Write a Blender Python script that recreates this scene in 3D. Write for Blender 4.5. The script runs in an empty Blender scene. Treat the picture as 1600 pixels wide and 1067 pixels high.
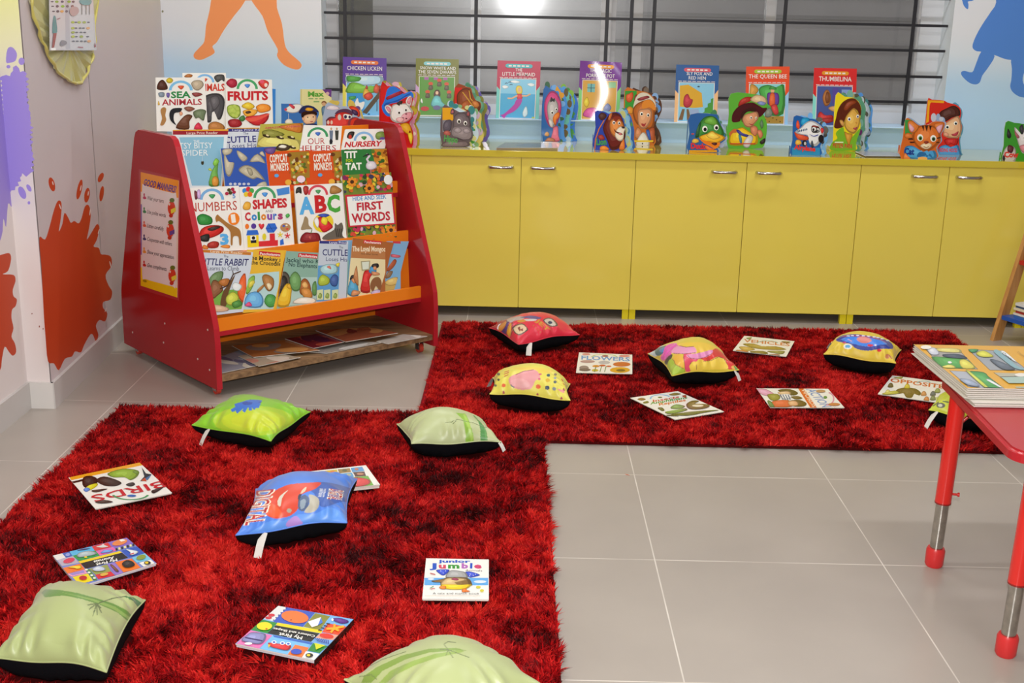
import bpy, bmesh, math, random
import numpy as np
from mathutils import Vector, Matrix, noise
from mathutils.geometry import tessellate_polygon

random.seed(7)
rng = np.random.default_rng(7)
SC = bpy.context.scene
COL = SC.collection

# ------------------------------------------------------------------ camera
F_PX, CAM_H = 1895.0, 1.394
YAW, PITCH, ROLL = -0.0014, 0.2698, 0.02194
_f = Vector((math.sin(YAW) * math.cos(PITCH), math.cos(YAW) * math.cos(PITCH), -math.sin(PITCH)))
_r = Vector((math.cos(YAW), -math.sin(YAW), 0))
_u = _r.cross(_f)
CR = _r * math.cos(ROLL) + _u * math.sin(ROLL)
CU = -_r * math.sin(ROLL) + _u * math.cos(ROLL)
CF = _f
CAM = Vector((0, 0, CAM_H))
cd = bpy.data.cameras.new('camera')
cd.sensor_width = 36.0
cd.lens = F_PX * 36.0 / 1600.0
cd.clip_start = 0.05
cd.clip_end = 60
cam = bpy.data.objects.new('camera', cd)
COL.objects.link(cam)
m3 = Matrix((CR, CU, -CF)).transposed()
cam.matrix_world = Matrix.Translation(CAM) @ m3.to_4x4()
SC.camera = cam

# ------------------------------------------------------------------ light and exposure
SC.view_settings.view_transform = 'Standard'
SC.view_settings.look = 'None'
SC.view_settings.gamma = 1.0
SC.view_settings.use_curve_mapping = False
SC.view_settings.exposure = 0.13
w = bpy.data.worlds.new('world')
SC.world = w
w.use_nodes = True
w.node_tree.nodes['Background'].inputs[0].default_value = (0.8, 0.8, 0.82, 1)
w.node_tree.nodes['Background'].inputs[1].default_value = 1.3


def area(name, loc, sx, sy, power, col, rot=(0, 0, 0)):
    d = bpy.data.lights.new(name, 'AREA')
    d.shape = 'RECTANGLE'
    d.size, d.size_y, d.energy, d.color = sx, sy, power, col
    o = bpy.data.objects.new(name, d)
    o.location, o.rotation_euler = loc, rot
    COL.objects.link(o)
    return o


for lx in (-0.6, 1.6):                      # fluorescent battens on the ceiling
    for ly in (0.6, 2.9, 4.9):
        area('ceiling_tube_light', (lx, ly, 2.72), 1.2, 0.12, 15.5, (0.985, 0.985, 1.0))
fd = bpy.data.lights.new('camera_flash', 'SPOT')
fd.energy, fd.color, fd.shadow_soft_size = 245.0, (1.0, 0.985, 0.97), 0.02
fd.spot_size, fd.spot_blend = math.radians(75), 0.6
fo = bpy.data.objects.new('camera_flash', fd)
fo.matrix_world = Matrix.Translation((0.0, 0.02, CAM_H + 0.09)) @ Matrix((CR, CU, -CF)).transposed().to_4x4()
COL.objects.link(fo)

# ------------------------------------------------------------------ pixel rays to points in the room


def ray(x, y):
    return CR * ((x - 800) / F_PX) - CU * ((y - 533.5) / F_PX) + CF


def onz(x, y, z=0.0):
    d = ray(x, y)
    return CAM + d * ((z - CAM_H) / d.z)


def ony(x, y, Y):
    d = ray(x, y)
    return CAM + d * (Y / d.y)


class Plane:
    """a real plane in the room: point o, unit normal n (towards the viewer side)"""

    def __init__(self, o, n):
        self.o, self.n = Vector(o), Vector(n).normalized()

    def at(self, x, y, off=0.0):
        d = ray(x, y)
        return CAM + d * ((self.o - CAM).dot(self.n) / d.dot(self.n)) + self.n * off


def proj(P):
    d = np.asarray(P, float) - np.array(CAM)
    z = d @ np.array(CF)
    return np.stack([800 + F_PX * (d @ np.array(CR)) / z, 533.5 - F_PX * (d @ np.array(CU)) / z], -1)


# ------------------------------------------------------------------ colour and materials


def lin(h):
    if not isinstance(h, str):
        return tuple(h)
    h = h.lstrip('#')
    if len(h) == 3:
        h = ''.join(c * 2 for c in h)
    o = []
    for i in (0, 2, 4):
        c = int(h[i:i + 2], 16) / 255
        o.append(c / 12.92 if c <= 0.04045 else ((c + 0.055) / 1.055) ** 2.4)
    return tuple(o)


MATS = {}


def mat(name, rough=0.5, metal=0.0, spec=0.5, coat=0.0, coat_r=0.05, bump=0.0, bscale=60.0, sheen=0.0, var=0.0, vscale=8.0):
    """coloured by the mesh's own 'ink' colours, with fine procedural noise"""
    if name in MATS:
        return MATS[name]
    m = bpy.data.materials.new(name)
    m.use_nodes = True
    nt = m.node_tree
    b = nt.nodes['Principled BSDF']
    a = nt.nodes.new('ShaderNodeAttribute')
    a.attribute_name = 'ink'
    src = a.outputs['Color']
    tc = nt.nodes.new('ShaderNodeTexCoord')
    if var:
        n = nt.nodes.new('ShaderNodeTexNoise')
        n.inputs['Scale'].default_value = vscale
        n.inputs['Detail'].default_value = 4
        nt.links.new(tc.outputs['Object'], n.inputs['Vector'])
        mr = nt.nodes.new('ShaderNodeMapRange')
        mr.inputs[3].default_value, mr.inputs[4].default_value = 1 - var, 1 + var
        nt.links.new(n.outputs['Fac'], mr.inputs[0])
        mx = nt.nodes.new('ShaderNodeVectorMath')
        mx.operation = 'SCALE'
        nt.links.new(src, mx.inputs[0])
        nt.links.new(mr.outputs[0], mx.inputs['Scale'])
        src = mx.outputs[0]
    nt.links.new(src, b.inputs['Base Color'])
    b.inputs['Roughness'].default_value = rough
    b.inputs['Metallic'].default_value = metal
    b.inputs['Specular IOR Level'].default_value = spec
    b.inputs['Coat Weight'].default_value = coat
    b.inputs['Coat Roughness'].default_value = coat_r
    b.inputs['Sheen Weight'].default_value = sheen
    if bump:
        n = nt.nodes.new('ShaderNodeTexNoise')
        n.inputs['Scale'].default_value = bscale
        n.inputs['Detail'].default_value = 3
        nt.links.new(tc.outputs['Object'], n.inputs['Vector'])
        bp = nt.nodes.new('ShaderNodeBump')
        bp.inputs['Strength'].default_value = bump
        bp.inputs['Distance'].default_value = 0.002
        nt.links.new(n.outputs['Fac'], bp.inputs['Height'])
        nt.links.new(bp.outputs[0], b.inputs['Normal'])
    MATS[name] = m
    return m


PAPER = mat('printed_paper', 0.32, spec=0.45, bump=0.05, bscale=25)
GLOSSY = mat('glossy_printed_cover', 0.14, spec=0.6, bump=0.03, bscale=20)
PAGES = mat('page_edges', 0.8, spec=0.2, bump=0.3, bscale=400, var=0.12, vscale=180)
PAINT = mat('wall_paint', 0.55, spec=0.3, bump=0.08, bscale=120, var=0.02, vscale=3)
LACQ = mat('glossy_red_board', 0.27, spec=0.32, bump=0.04, bscale=90, var=0.05, vscale=5)
LAMI = mat('glossy_laminate', 0.14, spec=0.5, bump=0.015, bscale=14, var=0.03, vscale=2.5)
CHROME = mat('chrome', 0.16, metal=1.0, bump=0.03, bscale=200)
IRON = mat('black_iron', 0.45, spec=0.4, bump=0.2, bscale=150)
ALU = mat('painted_aluminium', 0.35, spec=0.5, bump=0.05, bscale=80)
SATIN = mat('satin_cloth', 0.36, spec=0.55, sheen=0.2, bump=0.1, bscale=700)
WORK = mat('polished_worktop', 0.06, spec=0.6, coat=1.0, coat_r=0.04, bump=0.012, bscale=9)
BENT = mat('curled_glossy_cover', 0.16, spec=0.9, coat=1.0, coat_r=0.1)
MATTE = mat('matte_cloth', 0.95, spec=0.1, bump=0.3, bscale=900)
PLAST = mat('plastic', 0.35, spec=0.5, bump=0.03, bscale=100)
TUBE = mat('enamelled_tube', 0.25, spec=0.5, coat=0.4, bump=0.02, bscale=60)


def tiles_mat():
    m = bpy.data.materials.new('floor_tiles')
    m.use_nodes = True
    nt = m.node_tree
    b = nt.nodes['Principled BSDF']
    L = nt.links.new
    tc = nt.nodes.new('ShaderNodeTexCoord')
    sp = nt.nodes.new('ShaderNodeSeparateXYZ')
    L(tc.outputs['Object'], sp.inputs[0])

    def math_(op, a, v=None, v2=None):
        n = nt.nodes.new('ShaderNodeMath')
        n.operation = op
        for i, q in enumerate((a, v, v2)):
            if q is None:
                continue
            if isinstance(q, (int, float)):
                n.inputs[i].default_value = q
            else:
                L(q, n.inputs[i])
        return n.outputs[0]
    ds = []
    for ax, off in ((0, 0.3833), (1, 3.5207)):
        t = math_('ADD', sp.outputs[ax], 60.0 - off)
        t = math_('DIVIDE', t, 0.6)
        t = math_('FRACT', t)
        t = math_('SUBTRACT', t, 0.5)
        t = math_('ABSOLUTE', t)
        ds.append(math_('SUBTRACT', 0.5, t))
    d = math_('MINIMUM', ds[0], ds[1])
    g = math_('LESS_THAN', d, 0.0028)
    nz = nt.nodes.new('ShaderNodeTexNoise')
    nz.inputs['Scale'].default_value = 2.2
    nz.inputs['Detail'].default_value = 6
    L(tc.outputs['Object'], nz.inputs['Vector'])
    cr = nt.nodes.new('ShaderNodeValToRGB')
    cr.color_ramp.elements[0].position = 0.3
    cr.color_ramp.elements[0].color = (*lin('#a69d95'), 1)
    cr.color_ramp.elements[1].position = 0.7
    cr.color_ramp.elements[1].color = (*lin('#b0a79e'), 1)
    L(nz.outputs['Fac'], cr.inputs[0])
    n2 = nt.nodes.new('ShaderNodeTexNoise')
    n2.inputs['Scale'].default_value = 5
    L(tc.outputs['Object'], n2.inputs['Vector'])
    gm = math_('MULTIPLY', g, math_('MULTIPLY_ADD', n2.outputs['Fac'], 1.6, -0.1))
    mx = nt.nodes.new('ShaderNodeMix')
    mx.data_type = 'RGBA'
    mx.clamp_factor = True
    L(gm, mx.inputs[0])
    L(cr.outputs[0], mx.inputs[6])
    mx.inputs[7].default_value = (*lin('#e6dfd6'), 1)
    L(mx.outputs[2], b.inputs['Base Color'])
    b.inputs['Roughness'].default_value = 0.3
    b.inputs['Specular IOR Level'].default_value = 0.4
    return m


def wood_mat(name, c1, c2, scale=(3, 40, 40), rough=0.5):
    m = bpy.data.materials.new(name)
    m.use_nodes = True
    nt = m.node_tree
    b = nt.nodes['Principled BSDF']
    tc = nt.nodes.new('ShaderNodeTexCoord')
    mp = nt.nodes.new('ShaderNodeMapping')
    mp.inputs['Scale'].default_value = scale
    nz = nt.nodes.new('ShaderNodeTexNoise')
    nz.inputs['Scale'].default_value = 1.5
    nz.inputs['Detail'].default_value = 6
    cr = nt.nodes.new('ShaderNodeValToRGB')
    cr.color_ramp.elements[0].position, cr.color_ramp.elements[1].position = 0.35, 0.68
    cr.color_ramp.elements[0].color = (*lin(c1), 1)
    cr.color_ramp.elements[1].color = (*lin(c2), 1)
    nt.links.new(tc.outputs['Object'], mp.inputs[0])
    nt.links.new(mp.outputs[0], nz.inputs['Vector'])
    nt.links.new(nz.outputs['Fac'], cr.inputs[0])
    nt.links.new(cr.outputs[0], b.inputs['Base Color'])
    b.inputs['Roughness'].default_value = rough
    return m


PLY = wood_mat('worn_plywood', '#6e5238', '#a07d58')
BEECH = wood_mat('varnished_beech', '#b47c42', '#cf9a5c', (30, 30, 3), 0.35)


def glass_mat(name='window_glass', gloss=0.05, rough=0.3, tint=(0.9, 0.92, 0.93)):
    m = bpy.data.materials.new(name)
    m.use_nodes = True
    nt = m.node_tree
    for n in list(nt.nodes):
        if n.type != 'OUTPUT_MATERIAL':
            nt.nodes.remove(n)
    out = nt.nodes['Material Output']
    t = nt.nodes.new('ShaderNodeBsdfTransparent')
    t.inputs[0].default_value = (*tint, 1)
    g = nt.nodes.new('ShaderNodeBsdfGlossy')
    g.inputs['Roughness'].default_value = rough
    g2 = nt.nodes.new('ShaderNodeBsdfGlossy')
    g2.inputs['Roughness'].default_value = 0.075
    tc = nt.nodes.new('ShaderNodeTexCoord')
    nz = nt.nodes.new('ShaderNodeTexNoise')
    nz.inputs['Scale'].default_value = 4.0
    nz.inputs['Detail'].default_value = 5.0
    nt.links.new(tc.outputs['Object'], nz.inputs['Vector'])
    mr = nt.nodes.new('ShaderNodeMapRange')
    mr.inputs[3].default_value, mr.inputs[4].default_value = gloss * 0.6, gloss * 1.4
    nt.links.new(nz.outputs['Fac'], mr.inputs[0])
    m1 = nt.nodes.new('ShaderNodeMixShader')
    nt.links.new(mr.outputs[0], m1.inputs[0])
    nt.links.new(t.outputs[0], m1.inputs[1])
    nt.links.new(g.outputs[0], m1.inputs[2])
    m2 = nt.nodes.new('ShaderNodeMixShader')
    m2.inputs[0].default_value = 0.035
    nt.links.new(m1.outputs[0], m2.inputs[1])
    nt.links.new(g2.outputs[0], m2.inputs[2])
    nt.links.new(m2.outputs[0], out.inputs[0])
    return m


# ------------------------------------------------------------------ mesh builder
class MB:
    def __init__(self):
        self.v, self.f, self.c = [], [], []
        self.smooth = set()

    def face(self, pts, col, smooth=False):
        i = len(self.v)
        self.v += [tuple(p) for p in pts]
        if smooth:
            self.smooth.add(len(self.f))
        self.f.append(tuple(range(i, i + len(pts))))
        self.c.append(col if isinstance(col, list) else lin(col))

    def mesh(self, verts, faces, col, smooth=False):
        i = len(self.v)
        self.v += [tuple(p) for p in verts]
        cl = lin(col)
        for f in faces:
            if smooth:
                self.smooth.add(len(self.f))
            self.f.append(tuple(i + k for k in f))
            self.c.append(cl)

    def hexa(self, p, col):
        """8 corners: 0-3 bottom ring, 4-7 top ring"""
        self.mesh(p, [(0, 3, 2, 1), (4, 5, 6, 7), (0, 1, 5, 4), (1, 2, 6, 5), (2, 3, 7, 6), (3, 0, 4, 7)], col)

    def box(self, x0, y0, z0, x1, y1, z1, col, bev=0.0):
        if bev <= 0:
            self.hexa([(x0, y0, z0), (x1, y0, z0), (x1, y1, z0), (x0, y1, z0), (x0, y0, z1), (x1, y0, z1), (x1, y1, z1), (x0, y1, z1)], col)
            return
        bm = bmesh.new()
        bmesh.ops.create_cube(bm, size=1)
        for v in bm.verts:
            v.co = ((x0 + x1) / 2 + v.co.x * (x1 - x0), (y0 + y1) / 2 + v.co.y * (y1 - y0), (z0 + z1) / 2 + v.co.z * (z1 - z0))
        bmesh.ops.bevel(bm, geom=bm.edges[:], offset=bev, segments=2, affect='EDGES')
        self.bm(bm, col)

    def bm(self, bm, col, smooth=False):
        bm.verts.index_update()
        self.mesh([v.co[:] for v in bm.verts], [[v.index for v in f.verts] for f in bm.faces], col, smooth)
        bm.free()

    def frame_box(self, o, ex, ey, ez, x0, x1, y0, y1, z0, z1, col):
        o, ex, ey, ez = Vector(o), Vector(ex), Vector(ey), Vector(ez)
        P = lambda a, b, c: o + ex * a + ey * b + ez * c
        self.hexa([P(x0, y0, z0), P(x1, y0, z0), P(x1, y1, z0), P(x0, y1, z0), P(x0, y0, z1), P(x1, y0, z1), P(x1, y1, z1), P(x0, y1, z1)], col)

    def prism(self, pts, d, col, side=None):
        """closed solid: polygon pts (3D, planar) swept along d"""
        d = Vector(d)
        pts = [Vector(p) for p in pts]
        n = len(pts)
        nrm = Vector((0, 0, 0))
        for i in range(n):
            nrm += pts[i].cross(pts[(i + 1) % n])
        if nrm.dot(d) > 0:
            pts.reverse()
        tri = tessellate_polygon([pts])
        tris = []
        for t in tri:
            a, b, c = t
            if (pts[b] - pts[a]).cross(pts[c] - pts[a]).dot(d) > 0:
                t = (a, c, b)
            tris.append(tuple(t))
        self.mesh(pts, tris, col)
        self.mesh([p + d for p in pts], [t[::-1] for t in tris], side or col)
        vv = pts + [p + d for p in pts]
        self.mesh(vv, [(i, i + n, (i + 1) % n + n, (i + 1) % n) for i in range(n)], side or col)

    def tube(self, path, r, col, seg=12, caps=True, radii=None):
        path = [Vector(p) for p in path]
        n = len(path)
        verts, faces = [], []
        t0 = (path[1] - path[0]).normalized()
        up = Vector((0, 0, 1)) if abs(t0.z) < 0.9 else Vector((1, 0, 0))
        a = t0.cross(up).normalized()
        for i, p in enumerate(path):
            t = (path[min(i + 1, n - 1)] - path[max(i - 1, 0)]).normalized()
            a = (a - t * a.dot(t)).normalized()
            b = t.cross(a)
            rr = radii[i] if radii else r
            for k in range(seg):
                q = 2 * math.pi * k / seg
                verts.append(p + (a * math.cos(q) + b * math.sin(q)) * rr)
        for i in range(n - 1):
            for k in range(seg):
                k2 = (k + 1) % seg
                faces.append((i * seg + k, i * seg + k2, (i + 1) * seg + k2, (i + 1) * seg + k))
        self.mesh(verts, faces, col, True)
        if caps:
            self.mesh(verts[:seg], [tuple(range(seg))[::-1]], col)
            self.mesh(verts[-seg:], [tuple(range(seg))], col)

    def build(self, name, material, parent=None, origin=None, merge=False):
        vs = np.array(self.v, float).reshape(-1, 3)
        if origin is None:
            origin = Vector(parent['_o']) if parent is not None else Vector(((vs[:, 0].min() + vs[:, 0].max()) / 2, (vs[:, 1].min() + vs[:, 1].max()) / 2, vs[:, 2].min()))
        origin = Vector(origin)
        me = bpy.data.meshes.new(name)
        me.from_pydata([tuple(p) for p in vs - np.array(origin)], [], self.f)
        at = me.color_attributes.new('ink', 'FLOAT_COLOR', 'CORNER')
        ln = np.array([len(f) for f in self.f])
        cc = np.array([(*q[:3], 1.0) for c, n in zip(self.c, ln) for q in (c if isinstance(c, list) else [c] * n)])
        at.data.foreach_set('color', cc.ravel())
        if self.smooth:
            sm = np.zeros(len(self.f), bool)
            sm[list(self.smooth)] = True
            me.polygons.foreach_set('use_smooth', sm)
        me.materials.append(material)
        me.update()
        return link(name, me, parent, origin)


ORG = {}


def link(name, me, parent=None, origin=(0, 0, 0)):
    o = bpy.data.objects.new(name, me)
    COL.objects.link(o)
    origin = Vector(origin)
    ORG[o.name] = origin.copy()
    if parent is not None:
        o.parent = parent
        o.location = origin - ORG[parent.name]
    else:
        o.location = origin
    return o


class _P(dict):
    pass


def root(name, loc, label, cat, group=None):
    o = link(name, None, None, loc)
    o.empty_display_size = 0.05
    return tag(o, label, cat, group)


def tag(o, label, cat, group=None):
    o['label'], o['category'] = label, cat
    if group:
        o['group'] = group
    return o


def struct(o):
    o['kind'] = 'structure'
    return o


_build0 = MB.build


def _build(self, name, material, parent=None, origin=None):
    if origin is None and parent is not None:
        origin = ORG[parent.name]
    return _build0(self, name, material, parent, origin)


MB.build = _build

# ------------------------------------------------------------------ printed art, drawn in photo pixels, laid on real surfaces
_txt = {}


def text_mesh(s, bold):
    k = (s, bold)
    if k in _txt:
        return _txt[k]
    cu = bpy.data.curves.new('t', 'FONT')
    cu.body = s
    cu.size = 1.0
    cu.offset = bold
    cu.resolution_u = 2
    ob = bpy.data.objects.new('t', cu)
    COL.objects.link(ob)
    dg = bpy.context.evaluated_depsgraph_get()
    dg.update()
    ev = ob.evaluated_get(dg)
    me = ev.to_mesh()
    vs = np.array([v.co[:2] for v in me.vertices])
    me.calc_loop_triangles()
    tr = np.array([t.vertices[:] for t in me.loop_triangles])
    ev.to_mesh_clear()
    bpy.data.objects.remove(ob)
    bpy.data.curves.remove(cu)
    _txt[k] = (vs, tr)
    return _txt[k]


CAPH = None


def smooth_closed(pts, n=3):
    """Catmull-Rom through traced points"""
    P = [np.array(p, float) for p in pts]
    o = []
    m = len(P)
    for i in range(m):
        a, b, c, d = P[i - 1], P[i], P[(i + 1) % m], P[(i + 2) % m]
        for k in range(n):
            t = k / n
            o.append(0.5 * ((2 * b) + (c - a) * t + (2 * a - 5 * b + 4 * c - d) * t * t + (3 * b - a - 3 * c + d) * t ** 3))
    return o


class Art:
    """flat print: list of (colour, triangles in photo pixels)"""

    def __init__(self, ox=0, oy=0, s=1.0, H=None):
        self.ox, self.oy, self.s, self.H = ox, oy, s, H
        self.it = []

    def m(self, x, y):
        if self.H is not None:
            a, b, c, d = self.H       # unit frame: four photo corners TL TR BR BL
            p = (a * (1 - x) + b * x) * (1 - y) + (d * (1 - x) + c * x) * y
            return (p[0], p[1])
        return (self.ox + x * self.s, self.oy + y * self.s)

    def poly_px(self, col, px):
        v = [Vector((p[0], p[1], 0)) for p in px]
        tr = tessellate_polygon([v])
        a = np.array([[px[i] for i in t] for t in tr], float)
        if len(a):
            self.it.append((col, a))
        return self

    def p(self, col, *c):
        return self.poly_px(col, [self.m(c[i], c[i + 1]) for i in range(0, len(c), 2)])

    RICH = False

    def b(self, col, *c):
        """blob: smoothed outline; printed pictures get a darker rim and a lighter middle"""
        q = smooth_closed([(c[i], c[i + 1]) for i in range(0, len(c), 2)])
        P = np.array([self.m(*k) for k in q], float)
        if not Art.RICH or isinstance(col, tuple):
            return self.poly_px(col, [tuple(p) for p in P])
        x, y = P[:, 0], P[:, 1]
        ar = abs(np.sum(x * np.roll(y, -1) - y * np.roll(x, -1))) / 2
        hull = self.hull(P)
        ha = abs(np.sum(hull[:, 0] * np.roll(hull[:, 1], -1) - hull[:, 1] * np.roll(hull[:, 0], -1))) / 2
        l = np.array(lin(col))
        if ar < .86 * ha or ar < 6:
            return self.poly_px(tuple(l), [tuple(p) for p in P])
        cc = P.mean(0)
        e = np.array([x.max() - x.min(), y.max() - y.min()])
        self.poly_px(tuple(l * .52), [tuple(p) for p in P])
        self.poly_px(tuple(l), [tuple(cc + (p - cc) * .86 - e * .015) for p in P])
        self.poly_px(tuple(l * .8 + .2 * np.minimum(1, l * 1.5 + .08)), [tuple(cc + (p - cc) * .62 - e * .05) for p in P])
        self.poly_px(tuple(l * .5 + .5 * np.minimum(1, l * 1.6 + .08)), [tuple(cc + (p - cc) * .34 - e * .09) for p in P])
        return self

    @staticmethod
    def hull(P):
        p = sorted(map(tuple, P))
        o = []
        for s in (p, p[::-1]):
            k = []
            for q in s:
                while len(k) > 1 and (k[-1][0] - k[-2][0]) * (q[1] - k[-2][1]) - (k[-1][1] - k[-2][1]) * (q[0] - k[-2][0]) <= 0:
                    k.pop()
                k.append(q)
            o += k[:-1]
        return np.array(o)

    def r(self, col, x0, y0, x1, y1):
        return self.p(col, x0, y0, x1, y0, x1, y1, x0, y1)

    def e(self, col, cx, cy, rx, ry=None, rot=0, n=16):
        ry = rx if ry is None else ry
        ca, sa = math.cos(math.radians(rot)), math.sin(math.radians(rot))
        q = []
        for k in range(n):
            a = 2 * math.pi * k / n
            X, Y = rx * math.cos(a), ry * math.sin(a)
            q.append(self.m(cx + X * ca - Y * sa, cy + X * sa + Y * ca))
        return self.poly_px(col, q)

    def arc(self, col, cx, cy, r0, r1, a0=180, a1=360, ky=1.0, n=14):
        q = [self.m(cx + r1 * math.cos(math.radians(a0 + (a1 - a0) * k / n)), cy + ky * r1 * math.sin(math.radians(a0 + (a1 - a0) * k / n))) for k in range(n + 1)]
        q += [self.m(cx + r0 * math.cos(math.radians(a1 + (a0 - a1) * k / n)), cy + ky * r0 * math.sin(math.radians(a1 + (a0 - a1) * k / n))) for k in range(n + 1)]
        return self.poly_px(col, q)

    def l(self, col, wd, *c):
        P = [np.array(self.m(c[i], c[i + 1])) for i in range(0, len(c), 2)]
        h = wd * (self.s if self.H is None else float(np.linalg.norm(self.H[1] - self.H[0]))) / 2
        for a, b in zip(P[:-1], P[1:]):
            d = b - a
            L = np.linalg.norm(d)
            if L < 1e-6:
                continue
            d = d / L
            nn = np.array([-d[1], d[0]]) * h
            e = d * h * 0.6
            self.poly_px(col, [tuple(a - e + nn), tuple(b + e + nn), tuple(b + e - nn), tuple(a - e - nn)])
        return self

    def t(self, col, s, x0, y0, x1, y1, h, bold=0.02, up=None):
        """text from baseline start to baseline end, capital height h"""
        global CAPH
        if CAPH is None:
            CAPH = text_mesh('H', 0.0)[0][:, 1].max()
        vs, tr = text_mesh(s, round(bold * .68, 4))
        if not len(tr):
            return self
        a, b = np.array(self.m(x0, y0)), np.array(self.m(x1, y1))
        d = b - a
        if up is None:
            L = np.linalg.norm(d)
            if self.H is not None:
                u = (np.array(self.m(x0, y0 - h)) - a)
            else:
                u = np.array([d[1], -d[0]]) / L * h * self.s
        else:
            u = np.array(self.m(x0 + up[0], y0 + up[1])) - a
        x = (vs[:, 0] - vs[:, 0].min()) / (vs[:, 0].max() - vs[:, 0].min())
        y = vs[:, 1] / CAPH
        P = a + x[:, None] * d + y[:, None] * u
        self.it.append((col, P[tr]))
        return self

    def eye(self, x, y, r, iris='#3a2a1a', ry=None):
        self.e('#fbfbf5', x, y, r, ry or r * 1.25)
        self.e(iris, x + r * 0.1, y + r * 0.2, r * 0.62, (ry or r * 1.25) * 0.62)
        self.e('#0c0a0a', x + r * 0.12, y + r * 0.25, r * 0.35, (ry or r * 1.25) * 0.38)
        return self

    def add(self, other):
        self.it += other.it
        return self


def clip_tri(tri, poly):
    """clip triangle with convex polygon (photo pixels)"""
    out = [np.array(p) for p in tri]
    n = len(poly)
    area_ = sum(poly[i][0] * poly[(i + 1) % n][1] - poly[(i + 1) % n][0] * poly[i][1] for i in range(n))
    sg = 1 if area_ > 0 else -1
    for i in range(n):
        a, b = np.array(poly[i]), np.array(poly[(i + 1) % n])
        e = b - a
        side = lambda p: sg * (e[0] * (p[1] - a[1]) - e[1] * (p[0] - a[0]))
        inp, out = out, []
        for k in range(len(inp)):
            p, q = inp[k - 1], inp[k]
            sp_, sq = side(p), side(q)
            if sq >= 0:
                if sp_ < 0:
                    out.append(p + (q - p) * (sp_ / (sp_ - sq)))
                out.append(q)
            elif sp_ >= 0:
                out.append(p + (q - p) * (sp_ / (sp_ - sq)))
        if len(out) < 3:
            return []
    return out


def lay(mb, art, plane, clip=None, warp=None, eps=4e-5, base=0.0):
    """put the print onto a plane as thin coloured faces of the same mesh"""
    if art is None:
        return
    for k, (col, tris) in enumerate(art.it):
        off = base + eps * (k + 1)
        for t in tris:
            q = clip_tri(t, clip) if clip is not None else [np.array(p) for p in t]
            if len(q) < 3:
                continue
            pieces = [q]
            if warp:
                pieces = []
                st = [q[:1] + [q[i], q[i + 1]] for i in range(1, len(q) - 1)]
                while st:
                    a = st.pop()
                    ls = [np.linalg.norm(a[i] - a[(i + 1) % 3]) for i in range(3)]
                    i = int(np.argmax(ls))
                    if ls[i] > 4:
                        mid = (a[i] + a[(i + 1) % 3]) / 2
                        st += [[a[i], mid, a[(i + 2) % 3]], [mid, a[(i + 1) % 3], a[(i + 2) % 3]]]
                    else:
                        pieces.append(a)
            for qq in pieces:
                P = [plane.at(p[0], p[1], off) for p in qq]
                if warp:
                    P = [p + plane.n * warp(p) for p in P]
                nn = (P[1] - P[0]).cross(P[2] - P[0])
                if nn.dot(plane.n) < 0:
                    P.reverse()
                mb.face(P, col, bool(warp))


def round_quad(px, r, seg=4):
    P = [np.array(p, float) for p in px]
    n = len(P)
    o = []
    for i in range(n):
        a, b, c = P[i - 1], P[i], P[(i + 1) % n]
        d1, d2 = a - b, c - b
        k1, k2 = min(r / np.linalg.norm(d1), .45), min(r / np.linalg.norm(d2), .45)
        s, e = b + d1 * k1, b + d2 * k2
        for k in range(seg + 1):
            t = k / seg
            o.append(tuple(s * (1 - t) ** 2 + b * 2 * t * (1 - t) + e * t * t))
    return o


def slab(name, plane, px, thick, col, art=None, parent=None, material=None, side='#efece4', front=0.0, clip=True, warp=None):
    """a board whose face lies on the plane (front metres in front of it) with a printed face"""
    mb = MB()
    pl = Plane(plane.o + plane.n * front, plane.n)
    if warp:
        a = Art()
        a.poly_px(col, px)
        lay(mb, a, pl, None, warp, 0.0)
        pts = [pl.at(*p) for p in px]
        pts = [p + pl.n * (warp(p) - 0.0004) for p in pts]
        n = len(pts)
        vv = pts + [p - pl.n * thick for p in pts]
        mb.mesh(vv, [(i, i + n, (i + 1) % n + n, (i + 1) % n) for i in range(n)], side)
    else:
        pts = [pl.at(*p) for p in px]
        mb.prism(pts, -pl.n * thick, col, side)
    lay(mb, art, pl, px if clip else None, warp)
    return mb.build(name, material or PAPER, parent)


def scale_px(px, k):
    c = np.mean(np.array(px, float), axis=0)
    return [tuple(c + (np.array(p) - c) * k) for p in px]


FOOT = []          # things lying on the rugs: the pile is pressed flat under them


def book(label, px, plane, thick, col, art=None, group=None, name='picture_book', back=None, rnd=0.0, cover=0.0009, warp=None, material=None, page='#f3efe4', edge=None, spine=None):
    out = round_quad(px, rnd) if rnd else [tuple(p) for p in px]
    pts = [plane.at(*p) for p in px]
    c = sum(pts, Vector()) / len(pts)
    lo = min(pts, key=lambda p: p.z)
    base = Vector((c.x, c.y, lo.z)) - plane.n * thick
    r = root(name, base, label, 'book', group)
    slab('front_cover', plane, out, cover, col, art, r, material or GLOSSY, edge or '#e9e6de', warp=warp)
    if warp is None:
        slab('page_block', plane, scale_px(out, 0.985), thick - 2 * cover, page, None, r, PAGES, page, front=-cover)
        slab('back_cover', plane, out, cover, back or col, None, r, material or GLOSSY, edge or '#e9e6de', front=-(thick - cover))
        if spine:
            i, j, sc = spine
            mb = MB()
            a, b = pts[i], pts[j]
            d = (a - c).lerp(b - c, .5).normalized() * 0.0012
            mb.hexa([a, b, b - plane.n * thick, a - plane.n * thick, a + d, b + d, b - plane.n * thick + d, a - plane.n * thick + d], sc)
            mb.build('spine', material or GLOSSY, r)
    return r
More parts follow.
